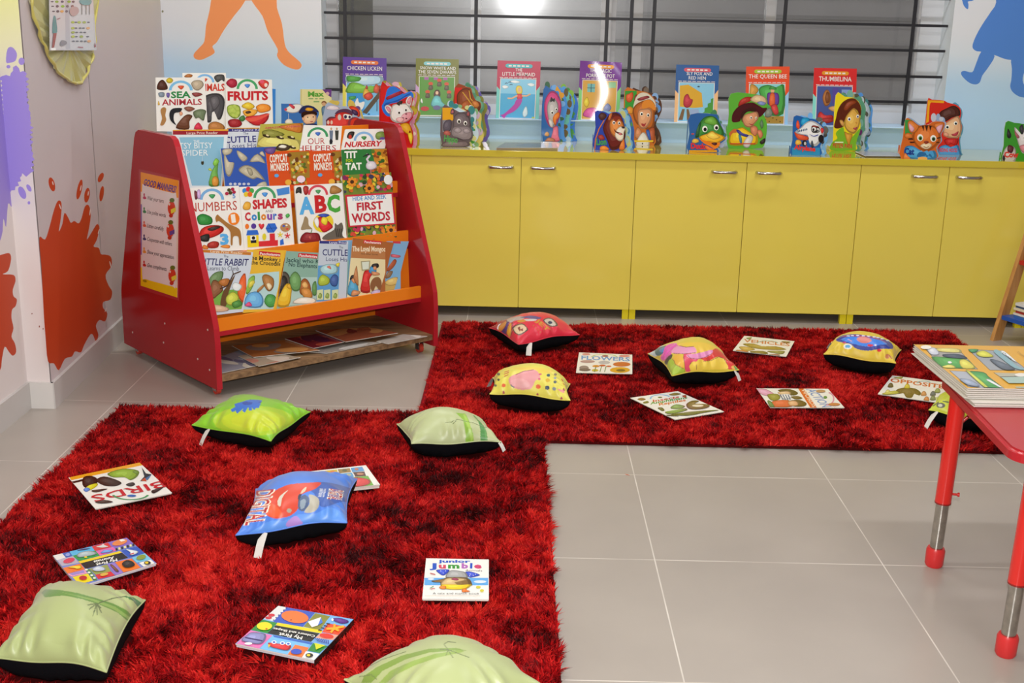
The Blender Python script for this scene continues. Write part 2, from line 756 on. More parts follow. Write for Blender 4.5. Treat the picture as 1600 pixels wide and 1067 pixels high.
# ================================================================== THE ROOM
XN = -1.695
P1, P2 = Vector((-1.615, 4.033, 0)), Vector((-1.712, 5.95, 0))
YB = 5.95
YREAR, XR, ZC = -2.6, 4.3, 2.8
far_n = Vector((P2.y - P1.y, -(P2.x - P1.x), 0)).normalized()
PL_NEAR = Plane((XN, 3, 0), (1, 0, 0))
PL_PIL = Plane((XN, P1.y, 0), (0, -1, 0))
PL_FAR = Plane(P1, far_n)
PL_BACK = Plane((0, YB, 0), (0, -1, 0))


def mixc(a, b, t):
    a, b = lin(a), lin(b)
    return tuple(a[i] * (1 - t) + b[i] * t for i in range(3))


def ramp(stops, z):
    for (z0, c0), (z1, c1) in zip(stops[:-1], stops[1:]):
        if z <= z1:
            return mixc(c0, c1, max(0, min(1, (z - z0) / (z1 - z0))))
    return lin(stops[-1][1])


def wall_strip(mb, a, b, z0, z1, stops, n=40, off=0.0, nrm=None):
    """painted wall face whose paint colour changes with height"""
    a, b = Vector(a), Vector(b)
    if nrm is not None:
        a, b = a + nrm * off, b + nrm * off
    for i in range(n):
        za, zb = z0 + (z1 - z0) * i / n, z0 + (z1 - z0) * (i + 1) / n
        mb.face([(a.x, a.y, za), (b.x, b.y, za), (b.x, b.y, zb), (a.x, a.y, zb)], [ramp(stops, za), ramp(stops, za), ramp(stops, zb), ramp(stops, zb)])


mb = MB()
mb.box(-2.2, YREAR - .1, -0.06, XR + .1, 7.4, 0.0, '#aaa')
o = mb.build('floor', tiles_mat(), None, (0, 0, 0))
struct(o)
mb = MB()
mb.box(-2.2, YREAR - .1, ZC, XR + .1, YB + .25, ZC + .08, '#f2f0ec')
struct(mb.build('ceiling', PAINT))

# left wall with its step, and the splashes painted on it
mb = MB()
near_st = [(0, '#e6dcda'), (0.95, '#e8dedc'), (1.25, '#e9e6c4'), (1.5, '#ecec9c'), (2.8, '#f0efb8')]
mb.box(XN - .25, YREAR, 0, XN - .001, P1.y, ZC, '#e8e0dc')
wall_strip(mb, (XN, YREAR, 0), (XN, P1.y, 0), 0, ZC, near_st, 60)
PIL = near_st
wall_strip(mb, (XN, P1.y, 0), (P1.x, P1.y, 0), 0, ZC, PIL, 60)
far_st = [(0, '#d4c8ca'), (1.0, '#cdc2c4'), (2.8, '#cfc6c6')]
mb.prism([(P1.x, P1.y + .001, 0), (P2.x, P2.y, 0), (P2.x - .3, P2.y, 0), (P1.x - .3, P1.y + .001, 0)], (0, 0, ZC), '#d2c8c6')
JO = P1.lerp(P2, 0.36)          # board joint
wall_strip(mb, P1, JO - (P2 - P1).normalized() * .0025, 0, ZC, far_st, 20, .004, far_n)
wall_strip(mb, JO + (P2 - P1).normalized() * .0025, P2, 0, ZC, [(0, '#cfc4c6'), (1.2, '#cbc1c3'), (1.36, '#cdc5bf'), (1.5, '#d4cfb2'), (2.8, '#dcd8b0')], 60, .004, far_n)
SPL = '#c8441c'
A = Art(0, 200, .4685)
A.b(SPL, 131, 365, 150, 372, 165, 330, 178, 280, 192, 244, 205, 250, 203, 300, 196, 345, 208, 320, 215, 283, 228, 300, 236, 316, 248, 310, 262, 318, 272, 300, 283, 262, 296, 258, 303, 290, 296, 340, 290, 372, 310, 340, 324, 320, 332, 335, 322, 375, 312, 395, 330, 400, 336, 420, 352, 422, 370, 430, 372, 460, 352, 490, 362, 525, 374, 545, 368, 572, 345, 580, 344, 600, 358, 618, 350, 645, 332, 640, 320, 660, 328, 690, 320, 712, 310, 690, 300, 690, 280, 725, 270, 748, 250, 745, 240, 762, 216, 770, 196, 808, 180, 785, 160, 778, 152, 700, 146, 620, 142, 540, 138, 460)
for cx, cy, rx, ry, ro in ((173, 188, 10, 24, -14), (265, 205, 8, 34, 12), (290, 224, 9, 25, 8), (336, 165, 8, 17, 25), (339, 219, 7, 26, 8)):
    A.e(SPL, cx, cy, rx, ry, ro)
for cx, cy, ln, ro in ((176, 184, 7, -14), (269, 200, 10, 12), (294, 218, 8, 8), (200, 262, 10, -20), (300, 280, 12, 8), (368, 455, 12, -15), (329, 345, 9, 18), (352, 606, 8, 20)):
    A.e('#eedcd6', cx, cy, 1.8, ln, ro)
far_art = Plane(P1 + far_n * .004, far_n)
lay(mb, A, far_art)
A = Art(0, 60, 90 / 171)      # near wall and step face
A2 = Art(0, 60, 90 / 171)
VIO = '#a38fe0'
A.b(VIO, -30, 90, 8, 112, 20, 108, 22, 200, 30, 330, 40, 440, 36, 500, 24, 490, 18, 560, 10, 535, 4, 590, -30, 610)
pass
A2.b(VIO, 18, 70, 22, 32, 36, 26, 50, 44, 46, 66, 30, 72)
A2.e(VIO, 64, 68, 9, 11)
A2.e(VIO, 25, 84, 6, 5)
A2.e(VIO, 66, 458, 10, 20, -24)
A2.e(VIO, 86, 444, 6, 12, -30)
A2.e(VIO, 86, 488, 4, 5)
A.b(SPL, -30, 690, -10, 650, 12, 640, 28, 638, 33, 655, 24, 690, 8, 700, 40, 702, 46, 720, 38, 745, 40, 765, 50, 775, 46, 795, 36, 805, 34, 830, 40, 860, 34, 885, 44, 905, 48, 930, 38, 942, 26, 930, 14, 915, 6, 950, 0, 985, -30, 990)
A2.e('#8a3a22', 95, 817, 1.6, 2)
A2.e('#8a3a22', 117, 855, 1.6, 3)
A2.e('#8a3a22', 128, 862, 1.6, 2)


def jag(Art_, col, pts, amp, seed):
    rr = random.Random(seed)
    o = []
    n = len(pts)
    for i in range(n):
        p, q = np.array(pts[i], float), np.array(pts[(i + 1) % n], float)
        d = q - p
        L = np.linalg.norm(d)
        nn = np.array([d[1], -d[0]]) / max(L, 1e-6)
        k = max(1, int(L / 14))
        for t in range(k):
            o.append(p + d * (t / k))
            o.append(p + d * ((t + .5) / k) + nn * rr.uniform(.1, 1) * amp)
    Art_.p(col, *[c for p in o for c in p])


jag(A2, VIO, [(6, 112), (30, 112), (48, 80), (60, 100), (74, 98), (80, 190), (90, 230), (88, 300), (96, 350), (90, 400), (66, 400), (46, 440), (22, 462)], 12, 4)
lay(mb, A, PL_NEAR)
lay(mb, A2, PL_PIL)
struct(mb.build('wall_left', PAINT, None, (XN, 3, 0)))

# skirting along the left wall
mb = MB()
SK = '#c9c4c1'
mb.box(XN, YREAR, 0, XN + .012, P1.y - .012, .095, SK)
mb.box(XN, P1.y - .012, 0, P1.x + .012, P1.y, .095, '#dcd8d4')
d = (P2 - P1).normalized()
mb.frame_box(P1, d, far_n, (0, 0, 1), -.012, 1.88, .004, .016, 0, .095, SK)
struct(mb.build('baseboard_left', mat('skirting_tile', .4, spec=.4, var=.06, vscale=6)))

# back wall around the window
WX0, WX1, WZ0, WZ1 = -0.946, 2.045, 0.865, 2.25
SKY_ = [(0, '#b6daff'), (.95, '#b4d9fe'), (1.08, '#b9d8f4'), (1.22, '#d9e2ec'), (1.32, '#e0e3ea'), (2.8, '#e6e6ea')]
mb = MB()
for x0, x1, z0, z1 in ((-1.95, WX0, 0, ZC), (WX1, XR, 0, ZC), (WX0, WX1, 0, WZ0), (WX0, WX1, WZ1, ZC)):
    mb.box(x0, YB + .0006, z0, x1, YB + .24, z1, '#dfe6ea')
    wall_strip(mb, (x0, YB, 0), (x1, YB, 0), z0, z1, SKY_, 90)
A = Art(0, 0, .3125)          # painted figure: two orange legs
A.b('#f49a60', 1062, -40, 1072, -40, 1230, -40, 1216, 20, 1170, 80, 1120, 150, 1085, 210, 1062, 232, 1074, 262, 1040, 285, 1000, 300, 972, 290, 970, 268, 1000, 235, 1022, 205, 1030, 130, 1048, 50)
A.b('#f49a60', 1252, -40, 1372, -40, 1385, 40, 1410, 120, 1424, 220, 1446, 262, 1500, 310, 1506, 335, 1480, 348, 1420, 325, 1385, 280, 1388, 245, 1340, 160, 1312, 80, 1262, 10)
A.p('#f49a60', 1062, -60, 1376, -60, 1374, -20, 1252, 2, 1216, 2, 1066, -20)
A.e('#8a8a70', 813, 57, 5, 6)
lay(mb, A, PL_BACK)
A = Art(1440, 0, 160 / 948)    # painted figure: girl in a blue dress
BL = '#5488d8'
A.b(BL, 690, -200, 690, 20, 640, 110, 560, 230, 500, 340, 470, 430, 500, 470, 550, 478, 620, 492, 690, 515, 760, 542, 830, 555, 930, 545, 1060, 530, 1160, 480, 1120, 300, 1000, 60, 1000, -200)
A.b(BL, 552, 478, 500, 600, 468, 668, 400, 656, 366, 668, 376, 706, 440, 765, 500, 782, 540, 760, 562, 700, 620, 620, 676, 520, 620, 480)
A.b(BL, 830, 548, 836, 640, 830, 740, 820, 800, 842, 850, 900, 892, 980, 906, 1080, 900, 1100, 860, 1000, 830, 946, 780, 936, 720, 960, 640, 990, 540, 900, 520)
A.b(BL, 372, -60, 380, 20, 396, 60, 428, 86, 434, 40, 430, 14, 480, 2, 500, -60)
lay(mb, A, PL_BACK)
struct(mb.build('wall_back', PAINT, None, (0, YB, 0)))

mb = MB()
mb.box(XR, YREAR, 0, XR + .12, YB + .24, ZC, '#e4ded8')
struct(mb.build('wall_right', PAINT))
mb = MB()
mb.box(-2.2, YREAR - .12, 0, XR + .12, YREAR, ZC, '#e4ded8')
struct(mb.build('wall_front', PAINT))

# sill
mb = MB()
mb.box(WX0 - .0, YB - .045, WZ0, WX1 + .0, YB + .2, WZ0 + .006, '#c4e0f8', .002)
struct(mb.build('trim_1', PAINT))

# window: frame, sashes, glass
wr = link('window_1', None, None, ((WX0 + WX1) / 2, YB + .17, WZ0))
struct(wr)
AG, AW = '#b4b3b4', '#d0d2d6'
mb = MB()
YF = YB + .15
X = lambda px, y=60: ony(px, y, YF).x
mb.box(X(527), YF + .001, WZ0 + .006, X(1436), YF + .06, WZ0 + .06, AW)
mb.box(X(527), YF + .001, WZ1 - .05, X(1436), YF + .06, WZ1, AW)
mb.box(WX0, YF, WZ0 + .006, X(527), YF + .06, WZ1, AG)
mb.box(X(1436), YF, WZ0 + .006, WX1, YF + .06, WZ1, AW)
mb.build('window_frame', ALU, wr)
zb, zt = WZ0 + .06, WZ1 - .05
sash = [(527, 751), (735, 962), (938, 1003), (985, 1212), (1195, 1436)]
for k, (a, b_) in enumerate(sash):
    y = YF + .012 + .018 * (k % 2)
    mb = MB()
    xa, xb = X(a), X(b_)
    st = .05 if k not in (3, 4) else .045
    mb.box(xa, y, zb, xa + (st if k not in (0,) else .004), y + .016, zt, AG)
    mb.box(xb - (st if k not in (4,) else .01), y, zb, xb, y + .016, zt, AW if k == 0 else AG)
    mb.box(xa + .003, y + .001, zb, xb - .003, y + .015, zb + .035, AW)
    mb.box(xa + .003, y + .001, zt - .04, xb - .003, y + .015, zt, AG)
    mb.build('sash', ALU, wr)
mb = MB()
mb.box(X(527), YF + .034, zb, X(1436), YF + .038, zt, '#fff')
GL = glass_mat()
mb.build('window_pane', GL, wr)

# outside: a close grey wall seen through the glass
mb = MB()
YO = 7.6
mb.box(-4, YO, -0.2, 6, YO + .15, 3.4, '#a8a19e')
zc = .2
while zc < 3.2:
    mb.box(-4, YO - .01, zc, 6, YO, zc + .022, '#8d8784')
    zc += .165
x0, x1 = ony(520, 60, 6.3).x, ony(582, 60, 6.3).x
mb.box(x0, 6.3, .9, x1, 6.33, 1.408, '#3d3632')
for q in range(4):
    mb.box(x0, 6.295, .96 + q * .125, x1, 6.3, .966 + q * .125, '#575049')
o = mb.build('wall_outside', mat('outside_render', .9, bump=.3, bscale=50, var=.08, vscale=6))
struct(o)

# window grill of black iron bars
g = root('window_grill', ((WX0 + WX1) / 2, YB + .065, WZ0), 'black iron security grill of thin bars in front of the window glass', 'window grill')
YG = YB + .065
ZB = []
for y0 in (20, 59.4, 100, 140):
    ZB.append(ony(520, y0 - 0.3, YG).z)
ZB = sorted(ZB + [ZB[0] + .125 * k for k in range(1, 7)])
for z in ZB:
    mb = MB()
    mb.box(WX0 + .002, YG - .006, z - .0062, WX1 - .0, YG + .006, z + .0062, '#24242a', .002)
    mb.build('horizontal_bar', IRON, g)
for px in (540, 743.5, 947, 985, 1020, 1223, 1424):
    x = ony(px, 60, YG).x
    mb = MB()
    mb.box(x - .0085, YG - .016, WZ0 + .006, x + .0085, YG - .006, WZ1, '#24242a', .002)
    mb.build('vertical_bar', IRON, g)

# ================================================================== CABINETS
YC, ZT, DZ0 = 5.472, .770, .046
YEL, YELD = '#f0dc60', '#cdb848'
DOORS = [(-1.49, -.98), (-.98, -.478), (-.478, .0165), (.0165, .5315), (.5315, 1.0315), (1.0315, 1.5445), (1.5445, 1.9415), (1.9415, 2.36), (2.36, 2.86), (2.86, 3.36)]
HAND = {1: -.56, 2: -.075, 3: .115, 4: .93, 5: 1.13, 6: 1.83, 7: 2.03, 0: -1.12, 8: 2.75, 9: 2.97}
labs = ['yellow two-door base cabinet mostly hidden behind the red book rack', 'yellow base cabinet standing right beside the red book rack', 'yellow base cabinet in the middle, behind the pink cushion and flowers book', 'yellow base cabinet at the right, behind the beech shelf leg', 'yellow base cabinet behind the beech book shelf']
pairs = [(0, 1), (2, 3), (4, 5), (6, 7), (8, 9)]
for k, (i, j) in enumerate(pairs):
    xa, xb = DOORS[i][0], DOORS[j][1]
    if k == 4:
        labs[4] = 'yellow base cabinet showing only a sliver between the beech shelf boards'
    c = root('base_cabinet', ((xa + xb) / 2, (YC + YB) / 2, 0), labs[k], 'cabinet', 'yellow base cabinets under the window')
    mb = MB()
    mb.box(xa + .0005, YC + .02, DZ0, xb - .0005, YB - .01, ZT - .03, YELD)
    mb.build('body', LAMI, c)
    for q, dn in enumerate((i, j)):
        mb = MB()
        mb.box(DOORS[dn][0] + .0013, YC, DZ0, DOORS[dn][1] - .0013, YC + .0185, ZT - .0315, YEL, .0012)
        dr = mb.build('door', LAMI, c)
        hx, hz = HAND[dn], .695
        mb = MB()
        mb.tube([(hx - .052, YC - .001, hz), (hx - .052, YC - .018, hz), (hx - .045, YC - .026, hz), (hx, YC - .03, hz), (hx + .045, YC - .026, hz), (hx + .052, YC - .018, hz), (hx + .052, YC - .001, hz)], .006, '#c8c8c8', 10, radii=[.008, .007, .0075, .007, .0075, .007, .008])
        mb.build('handle', CHROME, dr)
    for x in (xa + .016, xb - .016):
        mb = MB()
        mb.box(x - .0145, YC + .004, 0, x + .0145, YC + .03, DZ0, '#e2cf1e')
        mb.build('foot', LAMI, c)
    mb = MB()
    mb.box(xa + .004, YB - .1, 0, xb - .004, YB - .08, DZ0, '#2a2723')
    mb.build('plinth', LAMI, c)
mb = MB()
mb.box(-1.69, YC - .012, ZT - .03, 3.38, YB - .001, ZT, '#d8c43a', .002)
tag(mb.build('worktop', WORK), 'long glossy yellow worktop running over the base cabinets', 'worktop')

# ================================================================== RED BOOK RACK
RO = Vector((-1.066, 4.165, 0))
RT = math.radians(41.4)
E1, E2, EZ = Vector((math.cos(RT), math.sin(RT), 0)), Vector((-math.sin(RT), math.cos(RT), 0)), Vector((0, 0, 1))
RW, RD = 1.004, .79
RED, REDE, ORA = '#a81c22', '#b82430', '#f5871f'


def R(s, t, z):
    return RO + E1 * s + E2 * t + EZ * z


rk = root('book_rack', R(RW / 2, RD / 2, 0), 'red A-shaped book display rack with orange ledges on small castors', 'book rack')
prof = [(0, .035), (0, .2), (.005, .26), (.018, .305), (.235, .885), (.25, .908), (.275, .919), (.535, .919), (.56, .908), (.575, .885), (.772, .305), (.785, .26), (.79, .2), (.79, .035)]
for s0, s1 in ((0, .022), (RW - .022, RW)):
    mb = MB()
    mb.prism([R(s0, t, z) for t, z in prof], E1 * (s1 - s0), RED, REDE)
    pn = mb.build('side_panel', LACQ, rk)
    if s0 == 0:
        for t, z in ((.05, .1), (.05, .25), (.42, .12), (.7, .1), (.3, .48), (.4, .2), (.14, .12)):
            mb = MB()
            c = R(-.0004, t, z)
            mb.prism([c + E2 * (.004 * math.cos(a)) + EZ * (.004 * math.sin(a)) for a in [k * math.pi / 4 for k in range(8)]], -E1 * .0012, '#d9c6c0')
            mb.build('screw_cover', PLAST, pn)


def rbox(name, s0, s1, t0, t1, z0, z1, col, m=LACQ, lean=0.0):
    mb = MB()
    P = [R(s0, t0, z0), R(s1, t0, z0), R(s1, t1, z0), R(s0, t1, z0), R(s0, t0 + lean, z1), R(s1, t0 + lean, z1), R(s1, t1 + lean, z1), R(s0, t1 + lean, z1)]
    mb.hexa(P, col)
    return mb.build(name, m, rk)


i0, i1 = .022, RW - .022
rbox('base_board', i0, i1, .008, RD - .01, .06, .082, '#777', PLY)
rbox('divider_panel', i0, i1, .42, .43, .082, .76, '#f08019')
TIER = [(.10, .225), (.187, .445), (.262, .64), (.327, .70)]
for t, z in TIER:
    rbox('ledge', i0, i1, t, t + .075, z - .018, z, RED)
    rbox('ledge_lip', i0, i1, t - .012, t, z, z + .047, ORA)
    rbox('ledge_edge', i0, i1, t - .012, t, z - .018, z, REDE)
    if z < .69:
        rbox('back_panel', i0, i1, t + .066, t + .075, z, z + .19, ORA, LACQ, .012)
rbox('top_board', i0, i1, .405, .455, .775, .79, RED)
for t, z in ((.69, .225), (.603, .445), (.528, .64)):
    rbox('ledge', i0, i1, t - .075, t, z - .018, z, RED)
    rbox('ledge_lip', i0, i1, t, t + .012, z - .018, z + .047, ORA)
    rbox('back_panel', i0, i1, t - .075, t - .066, z, z + .19, ORA, LACQ, -.012)
rbox('top_back_panel', i0, i1, .456, .466, .775, .9, ORA)
for s in (.03, RW - .05):
    for t in (.06, RD - .07):
        mb = MB()
        c = R(s, t, 0)
        mb.box(c.x - .016, c.y - .016, .052, c.x + .016, c.y + .016, .06, '#b9b9bc')
        mb.tube([c + EZ * .054, c + EZ * .03], .006, '#9a9a9e', 8)
        mb.frame_box(c, E1, E2, EZ, -.012, -.009, -.012, .014, .014, .05, '#b9b9bc')
        mb.frame_box(c, E1, E2, EZ, .009, .012, -.012, .014, .014, .05, '#b9b9bc')
        cs = mb.build('castor', CHROME, rk)
        mb = MB()
        mb.tube([c + EZ * .019 - E1 * .008, c + EZ * .019 + E1 * .008], .019, '#c8402e', 16)
        mb.build('wheel', PLAST, cs)

# poster on the end of the rack
PL_END = Plane(R(-.0006, 0, 0), -E1)
K = .19694
pA = Art(210, 260, K)
pq = [(50, 45), (352, 112), (340, 1040), (50, 945)]
pc = [pA.m(*q) for q in pq]
pA.p('#f59a23', 50, 45, 352, 112, 350, 250, 50, 200)
pA.p('#8a6bb0', 50, 300, 62, 300, 62, 700, 50, 700)
pA.p('#f6d21c', 50, 880, 344, 965, 340, 1040, 50, 945)
pA.p('#f6d21c', 50, 800, 64, 800, 64, 900, 50, 900)
pA.b('#efe6e6', 62, 165, 80, 152, 150, 172, 240, 196, 310, 214, 334, 240, 334, 600, 326, 940, 305, 952, 200, 925, 90, 893, 62, 860, 60, 500)
pA.t('#5b3f8c', 'GOOD MANNERS!', 70, 148, 326, 208, 50, .05)
for s, y0, x1, col in (('Wait your turn.', 262, 234, '#c22c5a'), ('Use polite words.', 372, 252, '#2e8a4a'), ('Listen carefully.', 482, 234, '#e0664a'), ('Cooperate with others.', 588, 300, '#39306e'), ('Show your appreciation.', 690, 316, '#eaa545'), ('Give compliments.', 796, 258, '#c8302e')):
    sl = .215
    pA.t('#3a3438', s, 100, y0, x1, y0 + (x1 - 100) * sl, 30, .01)
    pA.e(col, 78, y0 - 38, 6, 12)
    pA.b(col, 70, y0 - 22, 84, y0 - 26, 96, y0 - 8, 84, y0 - 2, 70, y0 - 6)
for cx, cy in ((296, 330), (286, 505), (302, 865)):
    pA.e('#d8452e', cx, cy, 30, 56)
    pA.e('#5d7a2e', cx + 4, cy - 62, 20, 18)
    pA.e('#c53a28', cx - 4, cy + 60, 16, 16)
    pA.e('#efe0d0', cx - 16, cy - 30, 7, 10)
    pA.p('#ece04a' if cy != 505 else '#5a4a9a', cx - 6, cy + 12, cx + 34, cy - 6, cx + 34, cy + 28, cx - 2, cy + 44)
pA.t('#7a5a20', 'EBI', 70, 912, 96, 920, 16, .02)
ps = slab('poster', PL_END, pc, .0006, '#e8d8c8', pA, None, GLOSSY, front=.0012)
ps.name = 'manners_poster'
tag(ps, 'good manners poster with apple drawings on the red rack end', 'poster')
mb = MB()
lam = [PL_END.at(*pA.m(*q), .0009) for q in ((36, 20), (366, 92), (356, 1066), (36, 972))]
mb.prism(lam, E1 * .0004, '#b0343a')
ORG[ps.name] = ORG.get(ps.name, Vector(ps.location))
mb.build('laminate_sheet', GLOSSY, ps)

# ================================================================== RED TABLE
TZ = .50
tx0, ty0, ty1 = 1.072, 2.425, 3.03
t = root('childrens_table', (tx0 + .6, (ty0 + ty1) / 2, 0), 'low red table with height-adjustable chrome-footed legs at the right', 'table')
TR_ = '#c8252c'


def rrect(x0, y0, x1, y1, r, seg=8):
    o = []
    for cx, cy, a in ((x1 - r, y1 - r, 0), (x0 + r, y1 - r, 90), (x0 + r, y0 + r, 180), (x1 - r, y0 + r, 270)):
        for k in range(seg + 1):
            q = math.radians(a + 90 * k / seg)
            o.append((cx + r * math.cos(q), cy + r * math.sin(q)))
    return o


TT = math.radians(-3.0)
TO = Vector((tx0, ty0, 0))


def Tm(x, y, z):
    dx, dy = x - tx0, y - ty0
    return (tx0 + dx * math.cos(TT) - dy * math.sin(TT), ty0 + dx * math.sin(TT) + dy * math.cos(TT), z)


bm = bmesh.new()
vs = [bm.verts.new(Tm(x, y, TZ - .026)) for x, y in rrect(tx0, ty0, tx0 + 1.2, ty1, .06)]
f = bm.faces.new(vs)
ex = bmesh.ops.extrude_face_region(bm, geom=[f])
for v in ex['geom']:
    if isinstance(v, bmesh.types.BMVert):
        v.co.z = TZ
bmesh.ops.recalc_face_normals(bm, faces=bm.faces[:])
eds = [e for e in bm.edges if abs(e.verts[0].co.z - TZ) < 1e-5 and abs(e.verts[1].co.z - TZ) < 1e-5]
bmesh.ops.bevel(bm, geom=eds, offset=.008, segments=3, affect='EDGES')
mb = MB()
mb.bm(bm, '#b81f2a')
mb.build('tabletop', mat('red_table_laminate', .3, spec=.6, coat=.3, coat_r=.25, bump=.03, bscale=100), t)
for lx, ly, br in ((1.117, 2.925, 1), (1.13, 2.47, -1), (2.2, 2.9, 1), (2.2, 2.44, -1)):
    dx = .012 if lx < 2 else -.012
    B = lambda z: Vector((lx + dx * (z / .5) * .9, ly, z))
    mb = MB()
    mb.tube([B(.18), B(TZ - .026)], .0205, '#d8231c', 20)
    mb.tube([B(.177), B(.181)], .021, '#8a1512', 20)
    lg = mb.build('leg', TUBE, t)
    mb = MB()
    mb.tube([B(.04), B(.18)], .0165, '#b9b6b0', 20)
    mb.build('chrome_tube', mat('scuffed_chrome', .22, metal=1, var=.35, vscale=60, bump=.1, bscale=150), lg)
    mb = MB()
    mb.tube([B(0), B(.006), B(.045), B(.052)], .023, '#d42f30', 20, radii=[.02, .0235, .024, .021])
    mb.build('rubber_foot', PLAST, lg)
    mb = MB()
    q = B(.205)
    mb.tube([q + Vector((.018, -.006, 0)), q + Vector((.034, -.01, 0))], .0035, '#c8201c', 8)
    mb.tube([q + Vector((.031, -.009, 0)), q + Vector((.036, -.0105, 0))], .006, '#c8201c', 8)
    mb.build('adjusting_screw', TUBE, lg)
    mb = MB()
    mb.tube([B(.40) + Vector((.018, 0, 0)), Vector((lx + .10, ly - br * .0, TZ - .027))], .0045, '#b81d20', 8)
    mb.build('brace', TUBE, t)

# ================================================================== BEECH BOOK SHELF (mostly outside the frame)
SO = Vector((2.150, 5.255, 0))
SD = Vector((.90, .43, 0)).normalized()
SWd = Vector((.43, -.90, 0)).normalized()
sh = root('book_shelf', SO + SD * .2 + SWd * .3, 'beech ladder-shaped book shelf with coloured boards in front of the yellow cabinets', 'shelf')
legtop = .80
for k, wv in enumerate((0, .62)):
    for a0, a1 in ((0, .205), (.30, .225)):
        mb = MB()
        b0, b1 = SO + SWd * wv + SD * a0, SO + SWd * wv + SD * a1 + EZ * legtop
        h1, h2 = SD * .024, SWd * .02
        mb.hexa([b0 - h1, b0 + h2 - h1, b0 + h2 + h1, b0 + h1, b1 - h1, b1 + h2 - h1, b1 + h2 + h1, b1 + h1], '#c08a4c')
        mb.build('leg', BEECH, sh)
SHZ = [(.115, '#2456b0', 'board'), (.36, '#c02a26', 'board'), (.60, '#4f9a2e', 'board')]
for z, cl, nm in SHZ:
    fr = .256 * z
    mb = MB()
    mb.frame_box(SO, SD, SWd, EZ, fr - .02, .30, .02, .62, z - .018, z, cl)
    mb.build('shelf_board', PLAST, sh)
    mb = MB()
    mb.frame_box(SO, SD, SWd, EZ, .30, .318, .02, .62, z - .02, z + .02, '#c08a4c')
    mb.build('rail', BEECH, sh)
mb = MB()
mb.tube([SO + SD * .205 + EZ * .78 + SWd * .005, SO + SD * .205 + EZ * .78 + SWd * .64], .012, '#e8c81e', 12)
mb.build('top_rod', PLAST, sh)
bc = ['#3f6fae', '#e9e2d2', '#b33a32', '#e2d6b8', '#3a4f70', '#dcdcdc', '#6a9a4a', '#d8a03a']
pos_word = ['blue', 'red', 'green']
ordn = ['lowest', 'second', 'third', 'fourth', 'fifth', 'topmost']
for li, (z, _, _) in enumerate(SHZ):
    n = (6, 3, 6)[li]
    zz = z
    for k in range(n):
        th = (.011, .009, .012)[k % 3]
        j = (random.random() - .5) * .012
        fr = .256 * z
        cl = bc[(k + li * 3) % 8]
        cn = {'#3f6fae': 'blue', '#e9e2d2': 'cream', '#b33a32': 'red', '#e2d6b8': 'beige', '#3a4f70': 'navy', '#dcdcdc': 'white', '#6a9a4a': 'green', '#d8a03a': 'ochre'}[cl]
        r = root('stacked_book', SO + SD * (fr + .1) + SWd * .2 + EZ * zz, '%s book, %s of the stack on the %s shelf board' % (cn, ordn[k] if k < n - 1 else 'topmost', pos_word[li]), 'book', 'books stacked on the beech shelf')
        mb = MB()
        mb.frame_box(SO, SD, SWd, EZ, fr + .012 + j, fr + .19 + j, .06 + j, .31 + j, zz, zz + .0012, cl)
        mb.frame_box(SO, SD, SWd, EZ, fr + .012 + j, fr + .19 + j, .06 + j, .31 + j, zz + th - .0012, zz + th, cl)
        mb.frame_box(SO, SD, SWd, EZ, fr + .011 + j, fr + .0125 + j, .06 + j, .31 + j, zz, zz + th, cl)
        mb.build('cover', PAPER, r)
        mb = MB()
        mb.frame_box(SO, SD, SWd, EZ, fr + .0125 + j, fr + .186 + j, .062 + j, .308 + j, zz + .0012, zz + th - .0012, '#e6dfcf')
        mb.build('page_block', PAGES, r)
        zz += th + .0003

mb = MB()
p = onz(980, 742)
mb.prism([(p.x - .006, p.y + .004, .0004), (p.x + .001, p.y + .001, .0004), (p.x + .007, p.y - .005, .0004), (p.x, p.y - .001, .0004)], (0, 0, .0012), '#d8602a')
tag(mb.build('paper_scrap', PAPER), 'tiny orange paper scrap on the bare grey floor tiles', 'scrap')
# ================================================================== CUSHIONS
RUGZ = 0.026          # height of the pressed pile that things lie on


def in_tris(P, tris):
    """which of the points P lie in any of the triangles"""
    hit = np.zeros(len(P), bool)
    for t in tris:
        a, b, c = t
        lo, hi = t.min(0), t.max(0)
        k = np.where((P[:, 0] >= lo[0]) & (P[:, 0] <= hi[0]) & (P[:, 1] >= lo[1]) & (P[:, 1] <= hi[1]) & ~hit)[0]
        if not len(k):
            continue
        q = P[k]
        d1 = (b[0] - a[0]) * (q[:, 1] - a[1]) - (b[1] - a[1]) * (q[:, 0] - a[0])
        d2 = (c[0] - b[0]) * (q[:, 1] - b[1]) - (c[1] - b[1]) * (q[:, 0] - b[0])
        d3 = (a[0] - c[0]) * (q[:, 1] - c[1]) - (a[1] - c[1]) * (q[:, 0] - c[0])
        hit[k] = ((d1 >= 0) & (d2 >= 0) & (d3 >= 0)) | ((d1 <= 0) & (d2 <= 0) & (d3 <= 0))
    return hit


